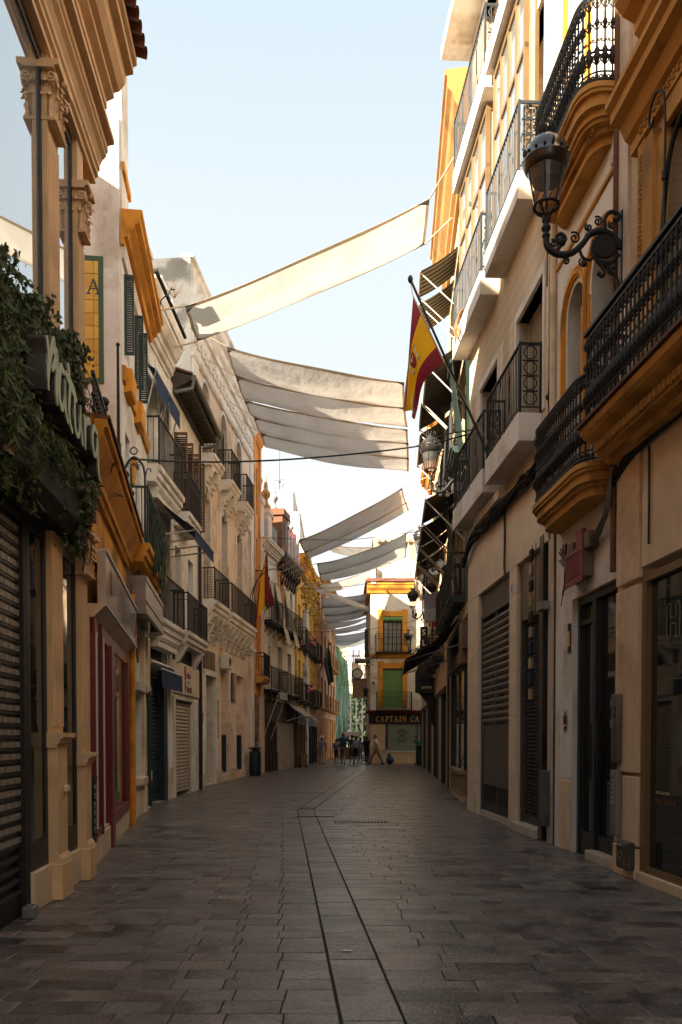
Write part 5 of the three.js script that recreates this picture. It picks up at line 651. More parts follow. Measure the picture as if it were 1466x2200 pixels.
// ------------------------------------------------------------ right: old awning houses further on
{
  const G = house(RG, 'gold_cornice_house', 'tall house with golden cornice, striped awnings and dark green blinds on right');
  const cols = [[.5, 1.3], [2.4, 3.2], [4.0, 4.8], [5.6, 6.4]], ys = [[4.9, 7.4], [8.4, 10.4], [11.6, 14.0]];
  mk('wall', [wallWith(0, 7.1, 4.4, 15.6, -.4, 0, cols.flatMap(([a, b]) => ys.map(([c, d]) => [a, b, c, d]))), bx(0, 7.1, 0, 15.6, -7, -.8)], plaster([.60, .47, .30]), G);
  for (const [a, b] of cols) for (const [c, d] of ys) windowIn(G, a, b, c, d, -.3, { fm: M.ironGreen, nx: 2, ny: 3 });
  mk('cornice', [prof([[0, 15.3], [.1, 15.3], [.1, 15.5], [.2, 15.6], [.2, 15.8], [.34, 16.0], [.4, 16.2], [.5, 16.3], [.5, 16.55], [.56, 16.6], [.56, 16.7], [0, 16.75]], 0, 7.15), bx(6.9, 7.13, 12, 15.3, 0, .1)], plaster([.40, .20, .055]), G);
  for (const y of [4.9, 8.4]) for (const [a, b] of [[.2, 1.6], [2.1, 3.5], [3.7, 5.1], [5.3, 6.7]]) slabBalcony(G, a, b, y, .38, .16, M.ironGreen, { h: 1.0, gap: .11, single: false });
  for (const [a, y] of [[6.75, 7.6], [5.2, 4.9], [3.6, 7.8]]) { const b = mk('hanging_blind', [bx(a, a + .9, y + 2.3, y + 2.38, .4, .46)], M.ironGreen, G), g = ready(bx(a, a + .9, 0, .05, 0, .012)); for (let k = 0; k < 40; k++) mk('slat', g, M.ironGreen, b, [0, y + .05 + k * .056, .1 + .3 * k / 40]); }
  // ground floor: glazed bay with wooden planter base, dark door posts
  mk('shop_wall', [bx(0, 7.1, 3.3, 4.4, -.4, -.04), bx(6.6, 7.1, 0, 3.3, -.4, -.04), bx(3.05, 3.3, 0, 3.3, -.4, -.02), bx(0, .4, 0, 3.3, -.4, -.02)], M.dark, G); const f = mk('bay_window', [bx(3.4, 3.46, .75, 3.3, -.06, .02), bx(4.9, 4.98, .75, 3.3, -.06, .02), bx(6.5, 6.56, .75, 3.3, -.06, .02), bx(3.4, 6.56, 3.24, 3.3, -.06, .02)], M.frame, G); mk('pane', bx(3.46, 4.9, .76, 3.24, -.03, -.018), M.mirror, f); mk('pane', bx(4.98, 6.5, .76, 3.24, -.03, -.018), M.mirror, f);
  const bm = std([.5, .36, .2], .6, { map: T.wood }); for (const [a, b] of [[3.36, 4.86], [4.94, 6.6]]) { const p = mk('panel_base', [rb(a, b, .64, .75, -.1, .14, .01), bx(a, b, .12, .22, -.1, .1), bx(a + .02, b - .02, .22, .64, -.1, .05)], bm, G), g = ready(rb(-.05, .05, .22, .64, .05, .09, .01)); for (let x = a + .08; x < b; x += .18) mk('baluster', g, bm, p, [x, 0, 0]); }
  mk('pavement_kerb', [bx(3.3, 6.7, 0, .12, -.1, .08)], M.marble, G); mk('lintel', [rb(3.3, 6.7, 3.3, 3.62, -.05, .12), rb(5.9, 6.9, 3.62, 4.3, -.05, .1)], std([.36, .25, .15], .7, { map: T.wood }), G);
  for (const [x, m] of [[2.7, M.frame], [2.25, M.whiteMetal], [1.2, M.wood], [.7, M.marble]]) mk('door_post', bx(x, x + .3, 0, 3.3, -.1, .06), m, G); for (const [a, b] of [[1.5, 2.25], [.4, .7], [1.0, 1.2]]) mk('door_pane', bx(a, b, .1, 3.3, -.12, -.1), M.glass, G);
  const F = house(RF, 'narrow_link_house', 'narrow dark house squeezed behind the slab balcony house'); mk('wall', [bx(0, 1.9, 0, 12.5, -6, -.05)], M.tan, F); const fb = mk('dark_blind', [bx(.1, 1.7, 12.1, 12.25, 0, .1)], M.ironGreen, F), bg = ready(bx(.1, 1.7, 0, .1, 0, .02)); for (let y = 4.6; y < 12; y += .115) mk('slat', bg, M.ironGreen, fb, [0, y, .05]);
}
{
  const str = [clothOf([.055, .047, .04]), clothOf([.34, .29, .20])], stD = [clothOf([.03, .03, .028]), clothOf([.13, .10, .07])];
  const lv = (fr, label, a, b, y, o = {}) => awning(fr, label, a, b, y, .04, y - (o.fall ?? .6), o.w ?? .95, o.m ?? str, { strips: Math.round((b - a) / .1), bm: o.bm ?? M.whiteMetal, elbow: y - 1.55, group: 'striped awnings on the right hand houses', sag: .05 });
  lv(RG, 'brown striped awning near the golden cornice, higher of the top pair', 3.2, 4.5, 14.3, { w: 1.02 }); lv(RG, 'brown striped awning near the golden cornice, lower of the top pair', 1.3, 3.1, 14.2, { w: 1.0 });
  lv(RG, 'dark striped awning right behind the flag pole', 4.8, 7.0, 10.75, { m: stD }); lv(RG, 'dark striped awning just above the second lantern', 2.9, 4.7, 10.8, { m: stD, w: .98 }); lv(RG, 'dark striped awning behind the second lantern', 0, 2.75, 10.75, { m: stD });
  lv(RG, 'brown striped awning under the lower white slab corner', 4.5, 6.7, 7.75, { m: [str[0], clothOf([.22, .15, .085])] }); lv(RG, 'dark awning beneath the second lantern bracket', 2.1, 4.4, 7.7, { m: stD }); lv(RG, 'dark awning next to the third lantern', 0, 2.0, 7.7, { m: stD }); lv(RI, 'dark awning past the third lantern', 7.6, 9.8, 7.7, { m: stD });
  awning(RG, 'large dark brown folding awning over the planter shop', .9, 5.7, 4.5, .08, 3.5, 1.4, clothOf([.085, .042, .026]), { drop: .0, arms: [1.2, 5.4], elbow: 3.9, bm: M.steel, sag: .1 });
}
{
  const far = (fr, name, label, m, H, n, gm, seedShop) => { const h = house(fr, name, label), L = fr.L, ho = []; for (let i = 0; i < n; i++) for (let y = 4.3; y < H - 2.4; y += 3.3) ho.push([.6 + i * (L - .8) / n, 1.6 + i * (L - .8) / n, y, y + 2.3]); mk('wall', [wallWith(0, L, 3.2, H, -.35, 0, ho), bx(0, L, 0, H, -6, -.7)], m, h); for (const [a, b, c, d] of ho) windowIn(h, a, b, c, d, -.25, { fm: M.woodDk, nx: 2, ny: 3 }); mk('cornice', [prof(corn(.6, .5), 0, L + .05).translate(0, H, 0)], gm, h); for (const [a, b, c] of ho) if (c < 9) slabBalcony(h, a - .15, b + .15, c, .4, .14, M.iron, { h: 1, single: false, gap: .12 });
    for (let u = .1, k = 0; u < L - 1; u += 1.3, k++) { mk('shop_pier', [bx(u, u + .35, 0, 3.2, -.2, .04)], [M.dark, M.wood, M.marble, M.frame][(k + seedShop) % 4], h); mk('shop_pane', bx(u + .35, u + 1.3, .1, 3.0, -.12, -.1), M.glass, h); } mk('shop_beam', bx(0, L, 3.0, 3.2, -.1, .05), M.dark, h); return h; };
  const I = far(RI, 'brick_parapet_house', 'ochre brick house with black balconies past the striped awnings', plaster([.62, .40, .22]), 12.2, 4, M.ochre, 1); far(RJ, 'corner_lamp_house', 'cream house with dark shop fronts beside the captain shop', M.cream, 9.6, 5, M.white2, 0);
  // laundry on the near balcony of the brick house
  const Lb = on(RI, 9.2, 5.3, 0, 'drying_rack', 'washing of lavender towel and white shirts hung on black balcony rail', 'laundry'); mk('rack_frame', [bar(V(0, .95, .02), V(0, .95, .75), .012), bar(V(0, .5, .02), V(0, .5, .75), .01), bar(V(0, 0, .72), V(0, 1.9, .72), .016), bar(V(0, 0, .04), V(0, 1.9, .04), .012)], M.iron, Lb); mk('towel', [rb(.01, .03, .5, .95, .12, .7, .006), rb(-.03, -.01, .6, .95, .12, .7, .006)], clothOf([.34, .33, .42]), Lb); for (let i = 0; i < 3; i++) mk('shirt', [rb(.02, .04, .08, .48, .14 + i * .19, .31 + i * .19, .01)], clothOf([.5, .5, .54]), Lb); mk('red_cloth', rb(.02, .035, -.12, .06, .3, .44, .005), clothOf([.3, .05, .03]), Lb);
  const fb = FSS, B = on(RI, 4.4, 4.6, .35, 'blade_sign', 'tall black blade sign with white letters by the corner house', 'sign'); mk('board', rb(-.03, .03, 0, 1.25, 0, .3, .01), M.dark, B); ['S', 'L', 'S'].forEach((c, i) => mk('letter', new TextGeometry(c, { font: fb, size: .22, depth: .006, curveSegments: 3 }).rotateY(Math.PI / 2).translate(.031, .92 - i * .4, .24), M.whiteMetal, B));
  const O = on(RI, 3.4, 3.3, .05, 'hanging_lantern_sign', 'black wooden box sign with small pale letters over old shop', 'sign'); mk('box', [rb(-.3, .3, 0, .55, 0, .6, .02), rb(-.36, .36, .55, .64, -.02, .66, .01), prof([[0, -1.3], [.12, -1.1], [.26, -.4], [.56, 0], [0, 0]], -.2, .2)], M.dark, O); mk('lettering', new TextGeometry('orno', { font: fb, size: .13, depth: .006, curveSegments: 2 }).rotateY(Math.PI / 2).translate(.302, .2, .52), std([.6, .5, .36], .6), O);
}
// ------------------------------------------------------------ the corner building that closes the street, and the square beyond
const CAP = frame(1.8, 50, 5.3, 50);
{
  const C = house(CAP, 'corner_cafe_building', 'cream corner building with ochre window surrounds and green blinds closing the street'), cb = plaster([.84, .74, .58]);
  mk('wall', [wallWith(0, 4.2, 3.1, 10.5, -.35, 0, [[.76, 1.96, 6.85, 9.0], [.76, 1.96, 3.4, 5.83]]), bx(0, 4.2, 0, 10.5, -9, -.6), bx(0, .34, 0, 10.5, -.6, -.36)], cb, C);
  mk('stone_base', [rb(0, 4.2, 0, .7, -.1, .06), rb(0, .92, .7, 2.44, -.1, .04)], M.stone, C); mk('marble_cap', [bx(.92, 3.2, .7, .78, -.05, .1)], M.whiteMetal, C);
  const sur = (a, b, y0, y1) => { const s = shape([[a, y0], [b, y0], [b, y1], [b - .35, y1], [b - .4, y1 - .1], [a + .4, y1 - .1], [a + .35, y1], [a, y1]]); s.holes.push(new THREE.Path([[.76, y0 + .01], [1.96, y0 + .01], [1.96, y1 - .42], [.76, y1 - .42]].map((p) => new THREE.Vector2(...p)))); return ext(s, -.02, .06); };
  mk('window_surround', sur(.46, 2.26, 6.85, 9.42), M.ochre, C); mk('window_surround', sur(.46, 2.26, 3.38, 6.25), M.ochre, C);
  windowIn(C, .76, 1.96, 6.85, 8.7, -.22, { fm: M.ironGreen, nx: 4, ny: 4, gm: std([.34, .32, .27], .08, { metalness: .3 }), t: .07 });
  const bm = std([.15, .30, .085], .7, { map: T.cloth }), r = mk('rolled_blind', [bar(V(.76, 8.85, -.05), V(1.96, 8.85, -.05), .14, 10)], bm, C); const bl = mk('green_blind', [bx(.76, 1.96, 5.75, 5.83, -.1, 0)], M.ironGreen, C), sl = ready(rb(.77, 1.95, 0, .058, -.08, -.055, .006)); for (let y = 3.42; y < 5.74; y += .0605) mk('slat', sl, bm, bl, [0, y, 0]);
  for (const [y, a, b] of [[6.8, .32, 2.42], [3.28, .38, 2.5]]) { const s = mk('balcony', [bx(a, b, y - .06, y, 0, .55), bx(a, a + .04, y - .5, y - .06, .5, .54), bx(b - .04, b, y - .5, y - .06, .5, .54)], M.iron, C); railing(s, [[a, .02], [a, .52], [b, .52], [b, .02]], y, 1.08, M.iron, { gap: .14, r: .01, mid: .8 }); }
  mk('string_course', [prof([[0, 6.42], [.08, 6.44], [.14, 6.6], [.14, 6.72], [0, 6.74]], 0, 4.2)], M.ochre, C); mk('cornice', [prof([[0, 10.4], [.1, 10.4], [.14, 10.55], [.26, 10.7], [.3, 10.85], [.36, 10.9], [.36, 11.0], [0, 11.05]], -.2, 4.2), bx(-.2, 0, 10.4, 11.0, -9, 0)], M.ochre, C); mk('roof_edge', bx(-.3, 4.2, 11.05, 11.25, -9, .45), M.tile, C);
  mk('parapet', [bx(0, 4.2, 11.25, 12.2, -.3, .02), bx(-.02, 4.2, 12.2, 12.32, -.34, .08), bx(-.02, .28, 11.25, 12.2, -9, -.3)], M.white, C); mk('parapet_frame', [bx(.35, 2.5, 11.5, 11.54, .02, .03), bx(.35, 2.5, 12.0, 12.04, .02, .03), bx(.35, .39, 11.54, 12.0, .02, .03), bx(2.46, 2.5, 11.54, 12.0, .02, .03)], M.ochre, C);
  // black shop fascia with gold letters
  mk('fascia', [bx(-.1, 4.2, 2.44, 3.05, -.1, .1)], M.dark, C); mk('fascia_cornice', [prof([[0, 3.05], [.14, 3.05], [.2, 3.15], [.3, 3.18], [.3, 3.26], [0, 3.28]], -.3, 4.2)], M.red, C);
  const gold = std([.72, .40, .08], .45); let x = .32; for (const ch of 'CAPTAIN CA') { if (ch === ' ') { x += .2; continue; } const g = new TextGeometry(ch, { font: FSB, size: .36, depth: .03, curveSegments: 4 }); g.computeBoundingBox(); g.scale(.74, 1, 1); mk('letter', g.translate(x, 2.56, .1), gold, C); x = g.boundingBox.max.x + .035; }
  const w = mk('shop_window', [bx(.94, 1.06, .78, 2.44, -.05, .03), bx(2.86, 2.92, .78, 2.44, -.05, .03), bx(3.5, 3.6, .78, 2.44, -.05, .03)], M.frame, C), fg = std([.27, .29, .21], .18, { map: T.paint }); mk('pane', bx(1.06, 2.86, .78, 2.44, -.02, .0), fg, w); mk('pane', bx(2.92, 3.5, .78, 2.44, -.02, .0), fg, w);
  const em = std([.12, .15, .12], .6); mk('window_emblem', [new THREE.TorusGeometry(.3, .05, 4, 24, 2.4).rotateZ(.37).translate(1.96, 1.75, .004), ext(shape([[1.74, 1.62], [2.18, 1.62], [2.1, 1.84], [1.96, 1.9], [1.82, 1.84]]), .001, .008), ext(shape([[1.7, 1.52], [2.22, 1.52], [2.22, 1.57], [1.7, 1.57]]), .001, .008), new THREE.TorusGeometry(.3, .045, 4, 24, 2.2).rotateZ(3.67).translate(1.96, 1.66, .004)], em, C);
  mk('wall_plaque', [bx(.1, .42, 5.25, 5.6, 0, .04)], M.stoneLt, C); mk('wall_lamp', [ball(.2, 4.95, .12, .09), bar(V(.1, 4.95, 0), V(.2, 4.95, .12), .02)], M.bronze, C); mk('air_unit', [rb(.02, .3, 10.9, 12.0, .1, .4, .02)], M.whiteMetal, C);
  // roof terrace tent and plants
  const Tn = on(CAP, 1.0, 12.3, -1.0, 'terrace_tent', 'cream canvas tent with scalloped valance on the roof terrace', 'tent'); for (const [px, pz] of [[-.6, .6], [1.6, .6], [-.6, -1.4], [1.6, -1.4]]) mk('post', bx(px - .04, px + .04, -.1, 1.5, pz - .04, pz + .04), M.whiteMetal, Tn); mk('canopy', [new THREE.ConeGeometry(1.9, .8, 4, 1).rotateY(Math.PI / 4).scale(1, 1, .95).translate(.5, 1.9, -.4)], clothOf([.66, .55, .40]), Tn);
  for (let i = 0; i < 7; i++) mk('valance', new THREE.CircleGeometry(.19, 10, Math.PI, Math.PI).scale(1, 1.3, 1).translate(-.63 + i * .375, 1.5, .93), clothOf([.5, .38, .27]), Tn); for (const s of [[-.75, -.35], [1.35, 1.75]]) mk('curtain', Array.from({ length: 4 }, (_, i) => cyl(s[0] + i * .11, .0, 1.5, .66, .06, .05, 8)), clothOf([.55, .42, .28]), Tn);
  for (const [px, lb] of [[.55, 'small potted plant left on the roof terrace'], [1.15, 'larger potted plant right on the roof terrace']]) { const p = on(CAP, px + .4, 12.32, -.12, 'terrace_plant', lb, 'plant', 'terrace plants'); mk('stem', [bar(V(0, 0, 0), V(.03, .7, 0), .015)], M.ironGreen, p); for (let i = 0; i < 12; i++) { const a = rnd(6.28), q = new THREE.SphereGeometry(.13, 6, 4).scale(1, .25, .5).rotateZ(rnd(-.7, .7)).translate(.1, 0, 0).rotateY(a).translate(0, rnd(.2, .85), 0); mk('leaf', q, std([.10, .15, .03], .7), p); } }
}
{ // clock and name board on an iron bracket
  const K = thing('street_clock', 'round black rimmed street clock hanging under its name board', 'clock', [.98, 5.42, -49]); mk('rim', [new THREE.TorusGeometry(.3, .045, 8, 32), new THREE.CylinderGeometry(.3, .3, .1, 28).rotateX(Math.PI / 2)], M.dark, K); mk('face', new THREE.CylinderGeometry(.265, .265, .012, 28).rotateX(Math.PI / 2).translate(0, 0, .056), std([.55, .47, .36], .5), K);
  for (let i = 0; i < 12; i++) { const a = i * Math.PI / 6; mk('hour_mark', bx(-.014, .014, .19, .24, .062, .068).rotateZ(-a), M.dark, K); } mk('hour_hand', bx(-.014, .014, -.03, .15, .066, .07).rotateZ(R(76)), M.dark, K); mk('minute_hand', bx(-.01, .01, -.03, .21, .07, .074).rotateZ(R(180)), M.dark, K); mk('hanger', [cyl(0, .3, .62, 0, .02), bar(V(.3, 0, 0), V(.82, 0, -.6), .015), bar(V(.4, .5, -.1), V(.82, .1, -.6), .015)], M.iron, K);
  const N = thing('name_board', 'black hanging board lettered Casa Calvillo 1933-1983', 'sign', [.82, 6.04, -49]); mk('board', rb(0, .92, 0, .29, -.03, .03, .006), M.dark, N); const lm = std([.62, .5, .34], .5); for (const [t, s, x, y] of [['CASA CALVILLO', .092, .03, .165], ['1933-1983', .075, .2, .04]]) mk('lettering', new TextGeometry(t, { font: FSR, size: s, depth: .006, curveSegments: 2 }).translate(x, y, .03), lm, N); mk('scroll_bracket', [spiral(1.05, .3, .14, 1.4, .018, 1, 0, 0), spiral(1.05, -.05, .1, 1.3, .015, -1, 0, 0), bar(V(.92, .15, 0), V(1.2, .15, -.6), .015)], M.iron, N);
  const B = thing('corner_bracket_lamp', 'black iron lantern bracket on the left corner of the cafe building', 'lamp', [1.72, 6.6, -49.9]); mk('case', [rb(-.28, -.04, .1, 1.6, -.1, .1, .02), rb(-.3, .0, -.1, .1, -.12, .12, .02), tube([[-.2, -.1, 0], [-.15, -.5, 0], [.02, -.8, 0]], .05, 10, 6)], M.dark, B); mk('lantern', [cyl(-.2, -2.5, -2.1, 0, .1, .16, 8), new THREE.SphereGeometry(.17, 10, 6, 0, 6.3, 0, 1.6).translate(-.2, -2.1, 0), bar(V(-.25, -2.6, 0), V(.05, -3.4, 0), .03), bar(V(-.05, -2.5, 0), V(-.3, -3.4, 0), .03)], M.iron, B);
}
{
  // further left hand buildings beyond the bend
  const LI = frame(-1.42, 55, -.42, 67), O = house(LI, 'salmon_house', 'sunlit salmon house beyond the yellow house'), L = LI.L, ho = []; for (let i = 0; i < 5; i++) for (const y of [3.6, 6.8, 9.8]) ho.push([.8 + i * 2.2, 1.9 + i * 2.2, y, y + 2.1]);
  mk('wall', [wallWith(0, L, 0, 12.4, -.35, 0, ho), bx(0, L, 0, 12.4, -5, -.7)], M.salmon, O); for (const [a, b, c, d] of ho) windowIn(O, a, b, c, d, -.2, { fm: M.wood, ny: 2 }); mk('cornice', [prof(corn(.5, .45), 0, L).translate(0, 12.2, 0)], M.ochre, O); mk('side_wall', bx(-.05, 0, 0, 12.4, -5, 0), M.salmon, O);
  for (const [a, b, c] of ho) if (c < 9) mk('balcony', [bx(a - .2, b + .2, c - .12, c, 0, .4), bx(a - .2, b + .2, c + .9, c + .94, .36, .4), ...Array.from({ length: 9 }, (_, i) => bx(a - .18 + i * .17, a - .16 + i * .17, c, c + .92, .37, .39))], M.ochreDk, O); for (let u = .3; u < L - 1; u += 1.4) mk('shop_pier', bx(u, u + .4, 0, 3.0, 0, .06), M.ochre, O);
  const N = thing('scaffold_net', 'green translucent scaffold netting draped over a building front', 'netting', [-.5, 0, -67]), p = [], NX = 16, NY = 18, pt = (i, j) => { const s = i / NX, y = j / NY * (8.5 - 1.6 * s * s) + 1.3; return V(s * 1.15 + .18 * Math.sin(s * 17 + j * .3) * (1 - j / NY * .4) + (j > 14 ? -.12 * (j - 14) * (1 - s) : 0), y, -s * 9 + .3 * Math.sin(j * .8 + i)); }; for (let i = 0; i < NX; i++) for (let j = 0; j < NY; j++) { const a = pt(i, j), b = pt(i + 1, j), c = pt(i + 1, j + 1), d = pt(i, j + 1);[a, b, c, a, c, d].forEach((v) => p.push(v.x, v.y, v.z)); }
  const g = new THREE.BufferGeometry(); g.setAttribute('position', new THREE.BufferAttribute(new Float32Array(p), 3)); g.setAttribute('uv', new THREE.BufferAttribute(new Float32Array(p.length / 3 * 2), 2)); g.computeVertexNormals(); mk('net', g, std([.10, .27, .09], .8, { transmission: .5, thickness: 0, side: THREE.DoubleSide, map: T.cloth }), N); mk('scaffold_pole', [cyl(-.15, 0, 9.4, .0, .03), cyl(.5, 0, 9, -3.5, .03), cyl(1.0, 0, 8.6, -6, .03)], M.steel, N); mk('tarpaulin', [bx(-.28, -.02, 1.2, 5.2, .1, .14)], std([.03, .16, .24], .7, { map: T.cloth }), N);
  const nb = thing('netted_building', 'building front behind the green scaffold netting', 'building', [-.9, 0, -67.2]); mk('wall', [bx(-4, -.1, 0, 9.6, -11, 0), ext(shape([[-.1, 0], [.55, 0], [1.1, 0], [1.1, .1], [-.1, 9.6]]), -11, -10.5)], M.salmon, nb);
  // square: hedge trees, white poles, stone town hall
  for (const [i, [px, top]] of [[.93, 5.9], [1.5, 5.8], [2.08, 5.4], [2.64, 5.0], [3.12, 4.7]].entries()) { const P = thing('white_pole', ['leftmost white pole before the dark trees', 'second white pole from the left before the trees', 'middle white pole of the five before the trees', 'fourth white pole from the left before the trees', 'white pole nearest the cafe corner before the trees'][i], 'pole', [px, 0, -80], 0, 'white poles on the square'); mk('shaft', [cyl(0, 0, top, 0, .085, .07, 10)], M.white, P); mk('cap', ball(0, top, 0, .1), M.whiteMetal, P); }
  const lm = std([1, 1, 1], .8, { transmission: .2, thickness: 0, side: THREE.DoubleSide }), lg = metreUV(new THREE.ShapeGeometry(shape([[0, 0], [.5, .4], [0, 1], [-.5, .4]])).toNonIndexed()), q = new THREE.Quaternion(), e = new THREE.Euler(), m4 = new THREE.Matrix4(), c = new THREE.Color();
  for (const [i, [x, d, r, h]] of [[.2, 90, 2.1, 7.2], [2.4, 87, 2.2, 6.6], [4.6, 90, 2.1, 6.6]].entries()) { const t = thing('tree', ['dark green tree behind the leftmost white poles', 'dark green tree behind the middle white poles', 'dark green tree beside the cafe corner'][i], 'tree', [x, 0, -d], 0, 'trees on the square'); mk('trunk', [cyl(0, 0, 3, 0, .18, .12, 8), bar(V(0, 2.4, 0), V(.7, 4, .2), .07), bar(V(0, 2.2, 0), V(-.7, 3.9, -.1), .07)], M.woodDk, t); const I = new THREE.InstancedMesh(lg, lm, 5200); I.name = 'crown'; I.userData.kind = 'stuff'; for (let k = 0; k < 5200; k++) { const a = rnd(6.283), z = rnd(-1, 1), rr = Math.pow(rnd(), .4) * r * (1 + .16 * Math.sin(a * 5 + z * 4)), s = Math.sqrt(1 - z * z); e.set(rnd(6), rnd(6), rnd(6)); q.setFromEuler(e); const w = rnd(.24, .46); m4.compose(V(Math.cos(a) * s * rr, h * .52 + z * rr * 1.35, Math.sin(a) * s * rr), q, V(w, w, w)); I.setMatrixAt(k, m4); const v = rnd(.5, 1.3), yl = z > .75 && i === 0; I.setColorAt(k, c.setRGB((yl ? .2 : .03) * v, (yl ? .2 : .055) * v, .015 * v)); } t.add(I); }
  const Th = thing('town_hall', 'pale carved stone town hall far beyond the square', 'building', [-3, 0, -118]), sm = std([.70, .58, .47], .9, { map: T.old }); mk('wall', [bx(-3, 16, 0, 12.6, -12, 0)], sm, Th); for (let x = -2.5; x < 15; x += 2.1) { mk('pilaster', [rb(x, x + .5, 0, 12.2, 0, .35, .03), rb(x - .1, x + .6, 12.2, 12.7, 0, .5, .03), rb(x + .12, x + .38, 1, 11, .35, .45, .03)], sm, Th); mk('arched_window', [ext(shape(arch(x + .85, x + 1.75, 6.2, 8.6)), 0, .05)], M.glass, Th); mk('window_hood', [bx(x + .75, x + 1.85, 9.2, 9.45, 0, .3), bx(x + .75, x + 1.85, 5.6, 5.9, 0, .35)], sm, Th); mk('arched_door', [ext(shape(arch(x + .8, x + 1.8, 0, 3.2)), 0, .05)], M.room, Th); }
  mk('frieze', [prof(corn(.6, .6), -3, 16).translate(0, 11.9, 0), prof(corn(.4, .4), -3, 16).translate(0, 4.8, 0)], sm, Th); const bg = ready(cyl(0, 12.6, 13.4, 0, .09, .06, 6)), fg = ready([cyl(0, 13.6, 14.1, 0, .12, .06, 6), ball(0, 14.2, 0, .12, 6)]); for (let x = -2.9; x < 15; x += .32) mk('baluster', bg, sm, Th, [x, 0, .1]); mk('balustrade_rail', bx(-3, 16, 13.4, 13.6, -.1, .3), sm, Th); for (let x = -2.4; x < 15; x += .8) mk('pinnacle', fg, sm, Th, [x, 0, .1]);
  const tw = mk('tower_front', [bx(2.9, 4.4, 0, 15.4, .3, 1.2), rb(2.8, 3.05, 0, 15.6, 1.2, 1.4, .05), rb(4.2, 4.5, 0, 15.6, 1.2, 1.4, .05)], sm, Th); for (let y = 1; y < 15; y += 1.3) mk('carved_band', [rb(3.05, 4.2, y, y + .22, 1.2, 1.36, .03), ball(3.4, y + .7, 1.22, .2, 6), ball(3.9, y + .75, 1.22, .16, 6)], sm, Th);
  const Lo = thing('arcade_block', 'low pale stone block with stepped gable before the town hall', 'building', [1.1, 0, -100]); mk('wall', [bx(-.9, 6, 0, 7.2, -4, 0), bx(-.9, .4, 7.2, 8.2, -2, 0), bx(-.6, .1, 8.2, 8.9, -1.6, 0)], sm, Lo); mk('cornice', [bx(-1, 6, 7.0, 7.25, 0, .2), bx(-1, .5, 8.15, 8.3, 0, .15)], sm, Lo); for (const x of [1.2, 2.4, 3.6]) mk('window', [ext(shape([[x, 4.6], [x + .7, 4.6], [x + .7, 6.2], [x, 6.2]]), 0, .04)], M.glass, Lo);
  awning({ at: (u, y, w) => V(.78 + u, y, -56 + w), turn: 0 }, 'salmon brown slanted awning hanging beside the cafe corner', -.0, 1.0, 5.6, .0, 4.3, .5, clothOf([.46, .28, .18]), { arms: [] });
  const kiosk = thing('market_kiosk', 'pinkish low kiosk roof among the walking people', 'kiosk', [.1, 0, -62]); mk('counter', rb(-.2, 1.3, 0, .9, -.5, 0, .03), M.wood, kiosk); mk('roof', [prof([[-.6, 1.95], [.1, 1.7], [.1, 1.76], [-.6, 2.05]], .2, 1.3)], std([.3, .2, .15], .9), kiosk); for (const x of [-.15, 1.25]) mk('post', bx(x, x + .06, .9, 2.1, -.3, -.24), M.whiteMetal, kiosk);
}
